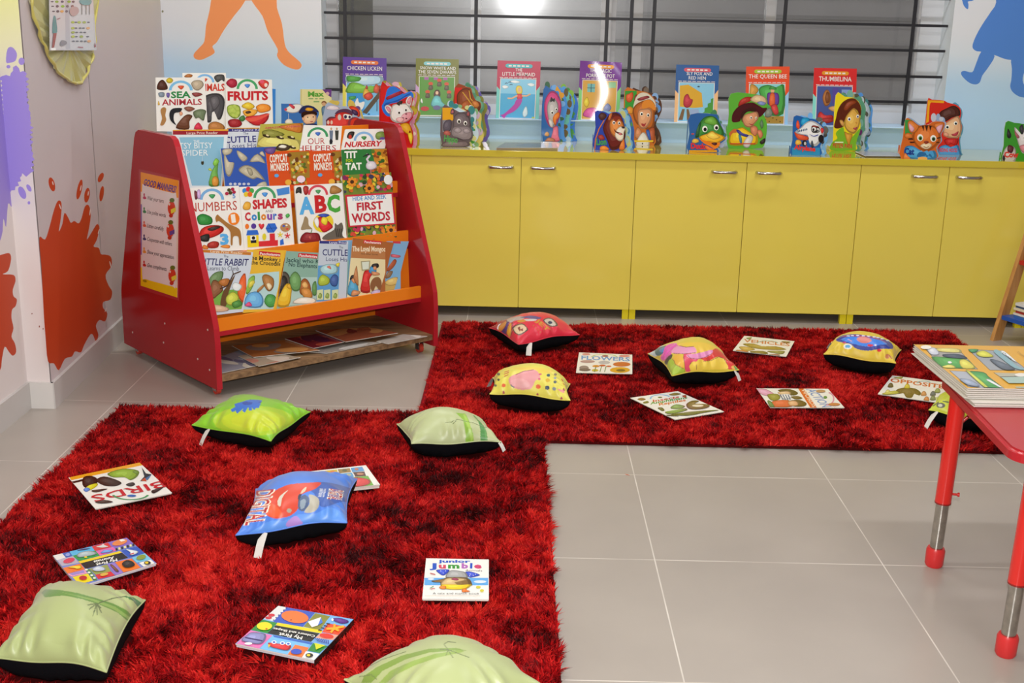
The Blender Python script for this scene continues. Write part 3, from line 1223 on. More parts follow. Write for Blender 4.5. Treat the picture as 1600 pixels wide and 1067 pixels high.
def cushion(label, three, base, art, H=.075, zs=.075, tagpos=None, N=150, pinch=.09, seed=0, tagcol='#e9e6e0', taglen=.05):
    """three seam corners in the photo (a, b, c); the fourth closes the square"""
    a, b, c = [onz(x, y, zs) for x, y in three]
    d4 = a + c - b
    cen = (a + c) / 2
    U, V = (c - b) / 2, (a - b) / 2          # half axes
    un = U.normalized()
    vn = V.normalized()
    ro = root('cushion', (cen.x, cen.y, .012), label, 'cushion', 'cushions scattered on the red rugs')
    g = np.linspace(-1, 1, N + 1)
    g = np.sign(g) * (1 - (1 - np.abs(g)) ** 1.35)
    uu, vv = np.meshgrid(g, g, indexing='ij')

    def surf(sgn, HH):
        pu = uu * (1 - pinch * (1 - vv ** 2))
        pv = vv * (1 - pinch * (1 - uu ** 2))
        P = np.array(cen)[None, None] + pu[..., None] * np.array(U) + pv[..., None] * np.array(V)
        prof = np.clip((1 - uu ** 2), 0, 1) ** .55 * np.clip((1 - vv ** 2), 0, 1) ** .55
        # gathers running in from the seams
        eu, ev = 1 - np.abs(uu), 1 - np.abs(vv)
        rs = seed * 3.1 + (0 if sgn > 0 else 9)
        w1 = np.sin(uu * 17 + rs + 2 * np.sin(uu * 5 + rs)) * np.exp(-ev * 5.5) * np.minimum(1, ev * 9) * np.minimum(1, eu * 3)
        w2 = np.sin(vv * 15 + rs * 1.7 + 2 * np.sin(vv * 6 + rs)) * np.exp(-eu * 5.5) * np.minimum(1, eu * 9) * np.minimum(1, ev * 3)
        w3 = np.sin(uu * 3.1 + rs) * np.sin(vv * 2.7 + rs * .7)
        pf = prof if sgn > 0 else prof ** .45
        h = HH * pf * (1 + .05 * w3) + (.011 if sgn > 0 else .004) * (w1 + w2)
        P[..., 2] += sgn * np.maximum(h, 0)
        # the seam line wavers a little
        P[..., 2] += .004 * np.sin(uu * 4 + vv * 3 + seed) * (1 - prof)
        if sgn < 0:
            P[..., 2] = np.maximum(P[..., 2], .014)
        return P
    top, bot = surf(1, H), surf(-1, zs - .012)
    idx = np.arange((N + 1) ** 2).reshape(N + 1, N + 1)
    quads = np.stack([idx[:-1, :-1], idx[1:, :-1], idx[1:, 1:], idx[:-1, 1:]], -1).reshape(-1, 4)
    # make the winding face outwards
    up = U.cross(V).z > 0
    for nm, P, col, m, flip in (('printed_face', top, base, SATIN, not up), ('black_backing', bot, '#0c0c10', MATTE, up)):
        me = bpy.data.meshes.new(nm)
        q = quads[:, ::-1] if flip else quads
        vs = P.reshape(-1, 3) - np.array((cen.x, cen.y, .012))
        me.from_pydata(vs.tolist(), [], q.tolist())
        at = me.color_attributes.new('ink', 'FLOAT_COLOR', 'POINT')
        cc = np.ones(((N + 1) ** 2, 4))
        cc[:, :3] = lin(base if nm == 'printed_face' else col)
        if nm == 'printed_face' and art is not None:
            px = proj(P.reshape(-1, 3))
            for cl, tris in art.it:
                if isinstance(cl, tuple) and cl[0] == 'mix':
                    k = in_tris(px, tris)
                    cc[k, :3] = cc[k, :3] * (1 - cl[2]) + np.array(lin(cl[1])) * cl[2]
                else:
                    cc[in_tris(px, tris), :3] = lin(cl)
        at.data.foreach_set('color', cc.ravel())
        me.polygons.foreach_set('use_smooth', np.ones(len(q), bool))
        me.materials.append(m)
        link(nm, me, ro, (cen.x, cen.y, .012))
    # seam piping
    ring = [top[i, 0] for i in range(0, N, 3)] + [top[N, j] for j in range(0, N, 3)] + [top[i, N] for i in range(N, 0, -3)] + [top[0, j] for j in range(N, 0, -3)]
    ring.append(ring[0])
    mb = MB()
    mb.tube([tuple(p) for p in ring], .0018, base, 6, caps=False)
    mb.build('seam', SATIN, ro)
    if tagpos:
        u0, v0 = tagpos
        k = (np.argmin(abs(g - u0)), np.argmin(abs(g - v0)))
        p = Vector(top[k])
        out = (p - cen)
        out.z = 0
        out.normalize()
        sd = Vector((-out.y, out.x, 0))
        mb = MB()
        L = taglen
        pts = [(0, 0), (.25, -.010), (.6, -.024), (1, -.046)]
        hw = .011
        for (t0, z0), (t1, z1) in zip(pts[:-1], pts[1:]):
            q = [p + out * (L * .55 * t0) + EZ * z0 * (L / .05), p + out * (L * .55 * t1) + EZ * z1 * (L / .05)]
            for s_ in (-1, 1):
                e = Vector((0, 0, .0004 * s_))
                mb.face([q[0] - sd * hw + e, q[0] + sd * hw + e, q[1] + sd * hw + e, q[1] - sd * hw + e], tagcol)
        mb.build('care_label', MATTE, ro)
    quad = [np.array(x)[:2] for x in (a, b, c, d4)]
    FOOT.append((quad, .86))
    return ro


# bright green cushion with a blue flower
A = Art(280, 600, .3375)
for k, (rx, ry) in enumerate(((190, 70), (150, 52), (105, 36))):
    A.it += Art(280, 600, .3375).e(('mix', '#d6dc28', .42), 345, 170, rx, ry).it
FL = '#2f6fd0'
for (x1, y1, x2, y2) in ((246, 122, 300, 92), (268, 128, 306, 95), (300, 124, 316, 96), (330, 118, 326, 94), (366, 104, 332, 88), (372, 90, 330, 84), (262, 98, 304, 86), (350, 112, 330, 92)):
    A.l(FL, 15, x1, y1, x2, y2)
A.e('#274fae', 316, 88, 24, 9)
A.l('#1f3f8a', 5, 312, 84, 330, 74, 380, 84)
A.e(FL, 345, 78, 40, 6)
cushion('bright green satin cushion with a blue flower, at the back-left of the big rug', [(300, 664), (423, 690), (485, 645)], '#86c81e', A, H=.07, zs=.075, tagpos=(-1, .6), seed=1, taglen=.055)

# pale green cushion with bamboo stripes
A = Art(620, 620, .15)
G1, G2, TW = '#8cb83c', '#4d9146', '#5d6b3c'
A.p(G1, 615, 165, 715, 175, 760, 270, 800, 400, 806, 500, 720, 490, 716, 360, 690, 240)
A.p('#a6cc54', 690, 178, 715, 178, 756, 270, 796, 420, 780, 480, 742, 330)
A.p(G2, 790, 190, 810, 195, 880, 270, 925, 330, 945, 420, 940, 490, 872, 490, 870, 330, 850, 260)
A.p('#6aa55a', 905, 300, 922, 330, 942, 430, 930, 470)
A.l(TW, 4, 500, 270, 560, 262, 640, 234, 700, 252, 800, 272, 870, 300, 940, 320)
A.l(TW, 5, 556, 272, 596, 246)
A.l(TW, 5, 578, 286, 616, 252)
A.l(TW, 5, 520, 268, 570, 258)
A.l(TW, 4, 620, 232, 690, 244)
cushion('pale green satin cushion with bamboo stripes beside the bare floor', [(620, 664), (643, 695), (783, 691)], '#bcc693', A, H=.085, zs=.075, tagpos=(.97, -1), seed=2, taglen=.03)

# blue racing cushion
A = Art(360, 740, .13125)
A.b('#3f63b4', 1000, 100, 1200, 110, 1420, 170, 1560, 240, 1440, 330, 1300, 340, 1120, 400, 1050, 360, 1000, 240, 900, 160)
A.b('#5f9af0', 330, 640, 480, 560, 640, 560, 820, 480, 1000, 480, 1200, 400, 1400, 520, 1380, 580, 1000, 640, 600, 680, 200, 740)
A.b('#b48ad8', 660, 620, 700, 550, 780, 500, 840, 560, 860, 600, 760, 640)
A.b('#d8452c', 400, 420, 430, 330, 520, 210, 700, 130, 900, 110, 1080, 105, 1010, 180, 880, 230, 820, 290, 810, 400, 760, 470, 660, 520, 540, 535, 440, 500)
A.b('#f06038', 430, 470, 470, 350, 560, 400, 620, 480, 600, 510, 500, 515)
A.b('#d8cfc0', 560, 350, 575, 290, 620, 240, 690, 195, 640, 250, 610, 310, 596, 385, 570, 380)
A.p('#d5c9b0', 832, 240, 850, 200, 890, 160, 910, 160, 890, 210, 850, 236)
A.b('#b9b5a6', 930, 250, 1000, 260, 1055, 310, 1050, 390, 1000, 450, 920, 470, 880, 450, 930, 380, 945, 310)
A.b('#4a5f86', 812, 300, 880, 250, 935, 290, 930, 370, 880, 440, 830, 440, 806, 400)
A.b('#8fa0b0', 830, 330, 880, 300, 900, 330, 880, 400, 840, 420)
A.b('#28304a', 806, 260, 850, 240, 826, 300, 810, 330)
A.e('#a8a090', 700, 440, 28, 28)
for cl, bd in (('#f2ead8', .10), ('#b8202a', .015)):
    A.t(cl, 'DIGITAL', 310, 205, 172, 618, 190, bd, up=(205, -22))
    A.t(cl, 'DIGITAL', 1190, 178, 1162, 300, 110, bd, up=(150, 24))
for k in range(6):
    A.p('#c9cfe0', 1066 - k * 4, 178 + k * 17, 1108 - k * 4, 180 + k * 17, 1106 - k * 4, 191 + k * 17, 1064 - k * 4, 189 + k * 17)
    A.p('#c9cfe0', 1116 - k * 4, 180 + k * 17, 1140 - k * 4, 181 + k * 17, 1138 - k * 4, 192 + k * 17, 1114 - k * 4, 191 + k * 17)
cushion('blue satin cushion with a red car body print and big red letters', [(400, 766), (368.5, 838), (542, 815)], '#4f86e6', A, H=.085, zs=.08, tagpos=(-.52, -1), seed=3, N=200, taglen=.062)

# crimson cushion at the far edge
A = Art(760, 480, .1)
A.b('#a42030', 60, 330, 180, 180, 320, 180, 420, 240, 400, 420, 330, 450, 200, 400)
A.b('#4a2a6a', 230, 420, 300, 240, 330, 200, 350, 240, 300, 420, 280, 440)
A.b('#d89a2a', 320, 400, 340, 300, 390, 250, 380, 420, 360, 470)
A.b('#d88a2a', 180, 340, 240, 260, 310, 220, 290, 300, 230, 370)
A.b('#eee6ec', 165, 330, 190, 270, 230, 255, 190, 300, 190, 350)
A.b('#b9a9a4', 320, 190, 500, 140, 600, 150, 560, 190, 440, 210, 380, 240)
A.b('#5c4a8a', 520, 160, 700, 130, 860, 165, 780, 190, 640, 170)
A.b('#d6cbc8', 580, 190, 700, 180, 790, 190, 740, 215, 620, 215)
A.b('#d8922a', 480, 220, 560, 190, 620, 215, 540, 235)
A.b('#5a4a3e', 400, 320, 560, 250, 650, 340, 620, 380, 500, 440)
A.b('#e8c9a4', 425, 325, 555, 268, 630, 345, 500, 420)
A.p('#8a3a2a', 485, 320, 525, 300, 530, 345, 570, 330, 575, 375, 530, 360, 520, 385)
A.b('#5a4a3e', 880, 200, 1010, 165, 1120, 280, 990, 300)
A.b('#cfc4b4', 905, 205, 1005, 180, 1090, 270, 1000, 285)
A.e('#2c3450', 995, 240, 34, 24)
A.t('#d8922a', 'JET', 760, 210, 960, 385, 60, .05, up=(40, -40))
for k in range(4):
    A.e('#c8722a', 735 + k * 36, 285 + k * 34, 12, 8)
cushion('crimson satin cushion with square badges, nearest the yellow cabinets', [(764, 512.5), (810, 538), (905.5, 521.5)], '#e01e3e', A, H=.075, zs=.08, tagpos=(-.62, -1), seed=4, taglen=.05)

# yellow cushion with a pink blob
A = Art(755, 565, .0906)
A.b('#ecd254', 500, 110, 900, 100, 1200, 150, 1100, 200, 700, 150)
A.b('#e9a0a4', 440, 300, 480, 250, 580, 210, 720, 160, 880, 140, 960, 200, 980, 280, 900, 330, 830, 460, 680, 485, 520, 450, 450, 370)
A.b('#f0b0b2', 480, 330, 620, 290, 760, 330, 800, 420, 680, 460, 540, 420)
A.l('#a8585c', 14, 560, 225, 700, 165, 870, 140)
A.l('#4a4a50', 22, 476, 405, 530, 445)
A.e('#d8607a', 985, 215, 30, 14)
A.e('#d8607a', 970, 300, 26, 20)
for x, y, r, c_ in ((352, 410, 36, '#e4622e'), (950, 430, 42, '#e4622e'), (1105, 450, 40, '#31445c'), (1225, 470, 34, '#8a949a'), (1115, 320, 38, '#e0b428'), (1125, 235, 30, '#3c5c64'), (1240, 350, 28, '#52646c'), (1240, 280, 24, '#9aa4a4'), (265, 215, 26, '#4a5a50'), (265, 310, 24, '#4a4a40'), (210, 410, 26, '#6a6a50'), (1245, 220, 24, '#8a7a60')):
    A.e(c_, x, y, r, r * .9)
for x0, y0, x1, y1 in ((370, 180, 440, 155), (360, 215, 440, 185), (365, 255, 430, 225), (1350, 300, 1380, 340), (1340, 220, 1390, 240), (1370, 370, 1400, 400)):
    A.l('#c8603a', 14, x0, y0, x1, y1)
for x, y in ((352, 525), (935, 560), (1350, 630), (1390, 480)):
    A.b('#b0485a', x - 20, y + 20, x, y - 30, x + 22, y + 20)
A.b('#ec9a94', 1280, 470, 1380, 490, 1400, 540, 1340, 520)
cushion('yellow cushion printed with a pink shape and small dark fruits', [(770, 588.6), (765, 614), (891, 625)], '#e8de5c', A, H=.09, zs=.085, tagpos=(-1, .9), seed=5, taglen=.04)

# colourful patchwork-like cushion
A = Art(1000, 520, .10625)
A.b('#c4d4dc', 100, 290, 200, 220, 300, 190, 380, 200, 300, 290, 220, 350)
A.b('#3f6f7a', 220, 250, 320, 200, 400, 190, 380, 260, 300, 330, 240, 330)
A.b('#5a8ac0', 280, 250, 360, 210, 380, 240, 320, 290)
A.b('#e25ab4', 300, 360, 340, 290, 380, 190, 500, 150, 560, 160, 560, 200, 480, 260, 440, 360, 340, 410)
A.b('#4a4438', 360, 430, 420, 340, 480, 320, 440, 420, 390, 470)
A.b('#ecc63c', 540, 160, 700, 140, 950, 145, 1130, 230, 1060, 250, 960, 270, 830, 290, 780, 200, 600, 190)
A.b('#e79ac2', 470, 300, 490, 230, 560, 195, 680, 210, 780, 200, 822, 240, 820, 290, 640, 310)
A.b('#d82c22', 840, 300, 940, 280, 1060, 255, 1130, 230, 1260, 330, 1380, 450, 1400, 520, 1290, 530, 1260, 400, 1150, 350, 1040, 400, 930, 420, 860, 370)
A.b('#e24a6a', 640, 320, 760, 300, 720, 360, 860, 380, 800, 440, 740, 470, 740, 560, 680, 580, 650, 440)
A.b('#e48cc0', 680, 330, 760, 310, 900, 290, 1040, 250, 1075, 270, 1030, 330, 920, 375, 800, 390, 720, 365)
A.b('#f0cf4a', 730, 470, 790, 420, 850, 430, 870, 375, 930, 400, 960, 430, 1050, 410, 1150, 355, 1230, 380, 1285, 470, 1270, 530, 960, 545, 760, 555)
A.b('#ecb83c', 490, 380, 520, 320, 590, 320, 640, 400, 640, 520, 560, 490, 500, 440)
A.b('#a9c43c', 400, 470, 440, 390, 490, 400, 520, 470, 640, 520, 650, 590, 470, 625, 420, 560)
A.b('#e8b04a', 1340, 500, 1390, 480, 1420, 540, 1390, 555)
A.b('#5a9a50', 1380, 480, 1450, 550, 1410, 555)
for pl in ((480, 380, 530, 470, 640, 525), (640, 330, 655, 440, 660, 580), (480, 300, 640, 310, 820, 290), (700, 330, 740, 370, 850, 385, 960, 360, 1060, 300), (930, 420, 1050, 405, 1160, 352, 1240, 380, 1285, 470), (580, 190, 680, 210, 790, 200), (830, 470, 835, 540), (730, 470, 760, 430)):
    A.l('#8a4a34', 8, *pl)
cushion('cushion in red, yellow and pink shapes, right of the flowers book', [(1012.5, 551), (1050, 586), (1154.6, 579)], '#dfc83c', A, H=.09, zs=.085, tagpos=(.9, -1), seed=6, taglen=.04)

# yellow cushion with blue disc
A = Art(1280, 510, .08125)
A.b('#2a3a9a', 320, 270, 380, 200, 480, 165, 700, 150, 950, 180, 1200, 230, 1380, 310, 1420, 420, 1300, 430, 1180, 430, 1000, 460, 850, 460, 700, 420, 600, 340, 450, 310)
A.b('#a03a78', 430, 200, 600, 168, 800, 170, 1000, 205, 1200, 250, 1300, 320, 1150, 270, 900, 215, 650, 190)
A.b('#3a86ee', 420, 250, 520, 205, 720, 195, 950, 215, 1200, 270, 1310, 340, 1180, 350, 1000, 390, 820, 375, 640, 330, 520, 290)
A.b('#dc7a72', 720, 240, 760, 205, 860, 200, 960, 225, 1010, 270, 950, 310, 850, 320, 760, 290)
for x, y in ((560, 180), (640, 174), (740, 172), (850, 178), (950, 186), (1060, 200), (1130, 214), (1210, 236), (1320, 270)):
    A.b('#dfe4f6', x - 30, y + 8, x - 24, y - 10, x + 26, y - 6, x + 22, y + 12)
A.e('#f4f2ea', 550, 385, 82, 56)
A.e('#5ab0e4', 550, 382, 50, 32)
A.e('#d8304a', 980, 362, 58, 24)
A.e('#f4e6ee', 1080, 360, 22, 15)
A.e('#d8203a', 1155, 460, 44, 30)
A.e('#c87a4a', 1310, 575, 42, 50)
A.l('#b04a3a', 20, 1350, 560, 1395, 620)
A.e('#c03a78', 480, 310, 30, 18)
A.l('#d8a0b0', 16, 560, 250, 620, 280)
cushion('golden yellow cushion with a blue disc print, far right on the back rug', [(1299.5, 533.6), (1287, 553.5), (1399.5, 569)], '#e6c83c', A, H=.085, zs=.085, tagpos=(-1, .92), seed=7, taglen=.03)

# cushion under the table
A = Art(1420, 530, .1406)
A.e('#55584a', 355, 735, 50, 30)
A.e('#c9c9b0', 350, 735, 26, 16)
A.l('#6a6a3a', 14, 270, 740, 330, 700)
A.l('#5a6a3a', 14, 380, 690, 440, 700)
cushion('yellow-green cushion half hidden under the red table', [(1463, 622), (1451, 642), (1546, 660)], '#c8d232', A, H=.07, zs=.075, tagpos=(-.75, -1), seed=8, taglen=.07)

# large pale green front cushion
A = Art(0, 690, .3534)
G1 = '#5f8a34'
A.p(G1, 182, 668, 200, 652, 260, 655, 340, 668, 420, 690, 500, 715, 560, 745, 605, 790, 600, 830, 575, 830, 560, 790, 520, 755, 440, 720, 360, 695, 280, 680, 200, 688)
A.p('#86a650', 260, 662, 420, 697, 510, 730, 580, 780, 598, 810, 560, 780, 500, 740, 400, 700)
A.p('#3f7440', 545, 682, 590, 688, 630, 715, 655, 745, 650, 765, 625, 780, 620, 745, 590, 705)
A.l('#4c5a34', 4, 560, 683, 500, 692, 440, 712, 425, 730)
for x, y in ((388, 722), (395, 740), (410, 772), (430, 765), (448, 755), (445, 735)):
    A.l('#5f6e40', 5, 428, 715, x, y)
cushion('large pale green satin cushion with a bamboo band at the front-left corner', [(67, 921.5), (-12, 1030), (166, 1048.7)], '#a9b47a', A, H=.085, zs=.085, tagpos=None, seed=9, N=200)

# pale green cushion cut by the bottom edge
A = Art(340, 850, .3)
A.p('#7f9a44', 760, 690, 830, 640, 960, 580, 1100, 545, 1240, 540, 1300, 555, 1230, 555, 1100, 565, 980, 600, 860, 660, 800, 723, 750, 723)
A.p('#8fa852', 840, 723, 900, 660, 1010, 610, 1130, 572, 1260, 552, 1290, 560, 1150, 590, 1030, 630, 930, 680, 880, 723)
A.l('#5c6a3c', 4, 1180, 520, 1200, 508, 1240, 512)
for x, y in ((1190, 580), (1225, 590), (1160, 548), (1310, 590)):
    A.l('#6a7848', 4, 1180, 522, 1200, 550, x, y)
A.l('#6a7848', 4, 680, 700, 760, 650, 860, 600, 980, 560)
A.l('#6a7848', 4, 740, 690, 800, 680, 830, 705)
cushion('pale green satin cushion with thin bamboo bands at the bottom edge', [(709, 1002), (538, 1062), (690, 1150)], '#adb780', A, H=.09, zs=.085, tagpos=None, seed=10, N=200)

# ================================================================== BOOKS ON THE RUGS
Art.RICH = True


def rug_book(label, px, th, col, art, **k):
    z = RUGZ + th
    pl = Plane((0, 0, z), (0, 0, 1))
    r = book(label, px, pl, th, col, art, 'picture books lying on the rugs', **k)
    FOOT.append(([np.array(pl.at(*p))[:2] for p in px], .962))
    return r


WH = '#f2f0ea'
# birds
px = [(107, 746), (218, 722.6), (269, 770), (149, 795)]
A = Art(0, 500, .3)
A.p('#f0a822', 355, 812, 727, 740, 742, 756, 372, 834)
A.p('#221a14', 372, 842, 440, 826, 452, 834, 385, 850)
A.b('#241a12', 428, 840, 440, 815, 480, 812, 508, 830, 500, 862, 470, 880, 436, 868)
A.b('#d8d020', 440, 880, 465, 860, 505, 850, 508, 862, 480, 882, 450, 892)
A.b('#5a8ad8', 434, 884, 452, 872, 470, 882, 450, 896)
A.b('#33241a', 500, 835, 540, 815, 600, 830, 634, 850, 600, 866, 540, 862)
A.b('#8cae2a', 560, 800, 640, 775, 720, 785, 716, 815, 680, 835, 650, 820, 590, 820)
A.b('#6a8a28', 690, 790, 722, 788, 716, 806)
A.p('#2a3a44', 738, 768, 760, 800, 790, 805, 750, 840, 730, 840, 752, 815)
A.p('#4a78a8', 750, 830, 790, 806, 770, 835)
A.p('#c8502a', 735, 838, 755, 822, 765, 842)
A.b('#2a2420', 655, 858, 690, 846, 704, 858, 680, 868)
A.b('#3a2a20', 480, 888, 560, 880, 520, 895, 490, 898)
A.t('#c81e28', 'BIRDS', 846, 838, 468, 918, 30, .015, up=(24, 31))
A.arc('#3a9a5a', 680, 905, 88, 100, 15, 165, .34)
A.e('#3a6ab8', 686, 917, 24, 6)
A.b('#2a2420', 790, 890, 850, 872, 830, 890, 800, 905)
A.b('#3a2a20', 495, 950, 545, 940, 590, 950, 530, 958)
rug_book('white book about birds with upside-down red title, left on the big rug', px, .006, WH, A)

# picture dictionary with a red apple
px = [(456.4, 739.4), (571.7, 726.7), (593.8, 757), (470, 770.5)]
A = Art(455, 715, .09375)
A.p('#2c63c4', 15, 260, 70, 250, 160, 580, 130, 595)
A.e('#7ab83a', 130, 278, 50, 22)
A.t('#d8402e', 'PICTURE', 215, 408, 178, 312, 30, .03, up=(-40, 6))
A.t('#2c3f9a', 'DICTIONARY', 440, 640, 255, 262, 50, .04, up=(-58, 8))
for q, c in (((330, 248, 530, 225, 556, 296, 372, 312), '#d84a78'), ((548, 222, 760, 198, 782, 262, 590, 284), '#d8b83a'), ((775, 196, 975, 176, 1000, 240, 806, 262), '#a08450'), ((990, 172, 1185, 152, 1222, 222, 1020, 244), '#5aa0d8'), ((372, 322, 566, 300, 598, 376, 400, 398), '#9ac8c4'), ((590, 296, 790, 272, 824, 348, 622, 372), '#d88a9a'), ((815, 270, 1010, 250, 1048, 320, 850, 346), '#5aa8dc'), ((1030, 246, 1220, 232, 1250, 304, 1070, 318), '#4a2a1a'), ((410, 408, 605, 388, 640, 440, 430, 440), '#e0a838'), ((640, 382, 840, 356, 900, 440, 690, 460), '#8ac8e0'), ((850, 346, 1280, 304, 1380, 470, 960, 512), '#6ab43a')):
    A.p(c, *q)
A.e('#4a8ab8', 440, 268, 36, 22)
A.e('#e8884a', 690, 238, 40, 18)
A.e('#6a6a4a', 890, 215, 40, 20)
A.e('#c87a5a', 1090, 195, 34, 20)
A.e('#d03a5a', 480, 350, 40, 18)
A.l('#f0c8a0', 22, 640, 345, 760, 305)
A.e('#b0b8a0', 960, 290, 40, 20)
A.e('#c08868', 1150, 275, 60, 20)
A.e('#4a3a2a', 510, 412, 24, 16)
A.e('#c8305a', 780, 412, 44, 22)
A.b('#d62c2c', 960, 390, 1000, 345, 1120, 335, 1270, 360, 1325, 400, 1290, 450, 1140, 490, 1030, 480, 980, 430)
A.l('#2f6a2a', 14, 840, 390, 960, 420, 990, 412)
A.e('#f0a8a0', 1040, 385, 30, 12)
A.e('#f0a8a0', 1060, 455, 34, 9)
rug_book('picture dictionary with a big red apple, tucked behind the blue cushion', px, .016, WH, A, rnd=.02, cover=.0025, spine=(3, 0, '#2c63c4'))

# my first animals
px = [(82.5, 868), (198, 840), (244.4, 879.7), (122.4, 917)]
A = Art(75, 830, .1156)
for c, q in (('#e6e4de', (65, 330, 190, 298, 240, 355, 120, 390)), ('#3a63b8', (190, 298, 290, 275, 340, 340, 240, 355)), ('#5ab8e8', (290, 275, 590, 205, 632, 265, 330, 330)), ('#d83a3a', (590, 205, 810, 152, 860, 215, 640, 268)), ('#8a6cc8', (810, 152, 1065, 88, 1150, 168, 880, 235)), ('#b8b0c0', (120, 390, 340, 335, 420, 430, 190, 470)), ('#2f9a4a', (330, 330, 640, 262, 700, 330, 420, 405)), ('#e86ab0', (650, 270, 880, 215, 930, 262, 700, 328)), ('#2f5ac0', (990, 262, 1200, 205, 1310, 300, 1090, 360)), ('#f0d020', (405, 410, 970, 268, 1000, 290, 440, 435)), ('#20201c', (440, 435, 1000, 290, 1085, 360, 510, 510)), ('#f07a28', (195, 500, 440, 438, 500, 515, 262, 575)), ('#f0a0c0', (262, 580, 500, 520, 530, 570, 320, 615)), ('#a08ad0', (290, 575, 480, 530, 500, 560, 330, 600)), ('#f0d818', (330, 620, 540, 572, 610, 670, 420, 720)), ('#5a8a4a', (510, 520, 560, 510, 670, 660, 620, 672)), ('#9aa050', (560, 510, 800, 450, 850, 545, 640, 590)), ('#d8303a', (640, 592, 850, 545, 910, 600, 680, 650)), ('#9a7ad0', (800, 450, 900, 425, 1020, 570, 920, 600)), ('#f07a28', (905, 420, 1130, 372, 1260, 500, 1020, 560)), ('#7ac8e8', (1130, 362, 1310, 300, 1400, 385, 1200, 430)), ('#f4f2ec', (1230, 430, 1390, 388, 1450, 440, 1300, 490))):
    A.p(c, *q)
A.e('#8fa0e0', 268, 320, 32, 22, -14)
A.b('#3a3a6a', 390, 265, 470, 240, 580, 235, 480, 258)
A.b('#d6d6d4', 650, 215, 720, 195, 745, 175, 770, 195, 815, 212, 740, 225)
A.e('#e8884a', 970, 155, 105, 38, -14)
A.p('#f4f0e8', 960, 120, 1010, 108, 1050, 128, 990, 146)
A.e('#d8405a', 285, 400, 80, 32, -14)
A.b('#a8b8bc', 390, 330, 440, 290, 560, 270, 650, 290, 640, 320, 520, 345, 420, 358)
A.e('#f0d030', 510, 355, 20, 12)
A.b('#6a9ae8', 710, 300, 760, 262, 860, 255, 880, 272, 800, 295)
for k in range(7):
    A.p('#f0e8a0' if k % 2 else '#282820', 910 + k * 38, 240 - k * 10, 935 + k * 38, 232 - k * 10, 905 + k * 38 + 40, 262 - k * 10, 880 + k * 38 + 40, 268 - k * 10)
A.b('#dfe6ec', 1050, 250, 1160, 265, 1220, 285, 1180, 320, 1120, 330, 1110, 290)
A.l('#d8303a', 12, 1110, 320, 1160, 305)
A.b('#f6d030', 260, 495, 360, 480, 440, 475, 450, 505, 400, 520, 360, 508)
A.t('#f6f4ee', 'My First', 930, 378, 645, 448, 30, .04, up=(12, 32))
A.t('#f6f4ee', 'Animals', 890, 348, 615, 412, 30, .04, up=(11, 30))
A.e('#c02a2a', 475, 640, 54, 30)
for k in range(4):
    A.e('#e8f0e0', 520 + k * 36, 530 + k * 38, 20, 13)
A.b('#c2cbe0', 600, 520, 680, 480, 760, 500, 775, 535, 690, 552, 620, 545)
A.e('#e0b04a', 760, 595, 56, 20, -12)
A.b('#7a4a28', 840, 460, 880, 470, 960, 550, 920, 555, 870, 500)
A.b('#1c1814', 1000, 450, 1060, 405, 1140, 420, 1175, 470, 1110, 500, 1040, 500)
A.e('#8a9a3a', 1260, 365, 66, 32, -14)
A.e('#20201c', 1345, 440, 46, 24)
A.e('#f0d020', 1335, 440, 24, 14)
rug_book('animals board book in coloured squares, left side of the big rug', px, .013, '#7a8ad0', A, rnd=.02, cover=.0028, page='#d8d4e0')

# my first colours and shapes
px = [(434.8, 946.4), (552.3, 967.4), (491, 1031.5), (367.9, 1005.5)]
A = Art(360, 930, .13125)
for c, q in (('#e4e6e6', (560, 120, 670, 140, 520, 310, 400, 280)), ('#3a5ac4', (672, 140, 1010, 205, 850, 390, 500, 325)), ('#8a8a30', (1010, 212, 1190, 250, 1060, 420, 870, 372)), ('#7ab8f0', (1190, 250, 1465, 285, 1380, 372, 1130, 322)), ('#e8502a', (1160, 335, 1390, 375, 1290, 475, 1090, 440)), ('#f0a890', (1080, 450, 1285, 475, 1220, 535, 1010, 505)), ('#2f9038', (380, 290, 560, 330, 440, 455, 240, 412)), ('#f0d818', (560, 325, 1095, 420, 1080, 455, 540, 360)), ('#1c1c1a', (540, 358, 1060, 455, 960, 555, 440, 455)), ('#e878b8', (235, 415, 500, 478, 330, 650, 60, 590)), ('#7cc0f4', (505, 475, 960, 580, 890, 640, 660, 720, 340, 650)), ('#3a6ac8', (505, 475, 985, 565, 965, 590, 520, 500)), ('#f07a3a', (770, 590, 935, 625, 855, 760, 670, 720)), ('#2f8a38', (985, 570, 1160, 605, 1060, 690, 920, 660)), ('#f4f4f0', (900, 668, 1060, 700, 985, 800, 840, 760))):
    A.p(c, *q)
for k in range(11):
    A.e('#f0f0f0' if k % 2 else '#2a3a8a', 665 - k * 15, 150 + k * 15, 9, 7)
A.e('#d02a3a', 490, 240, 40, 18)
A.e('#d02a3a', 455, 272, 40, 16)
A.e('#f47a34', 768, 262, 165, 72, 8)
A.e('#8a3010', 722, 298, 10, 8)
A.p('#f4f4f4', 920, 320, 1080, 265, 1040, 365, 970, 385)
A.p('#4a7ad8', 1080, 268, 1098, 330, 1040, 365)
A.b('#5a2a8a', 1210, 285, 1290, 275, 1390, 300, 1405, 330, 1330, 345, 1240, 315)
A.e('#f4f4f0', 1215, 298, 14, 16)
for k in range(4):
    A.p('#20201c', 1150 - k * 32, 335 + k * 26, 1190 - k * 32, 342 + k * 26, 1178 - k * 32, 352 + k * 26, 1138 - k * 32, 346 + k * 26)
for x, y in ((1150, 405), (1240, 355), (1345, 378), (1200, 445), (1285, 425)):
    A.l('#f6b02a', 26, 1235, 402, x, y)
A.e('#e23a2a', 1145, 490, 85, 28, 8)
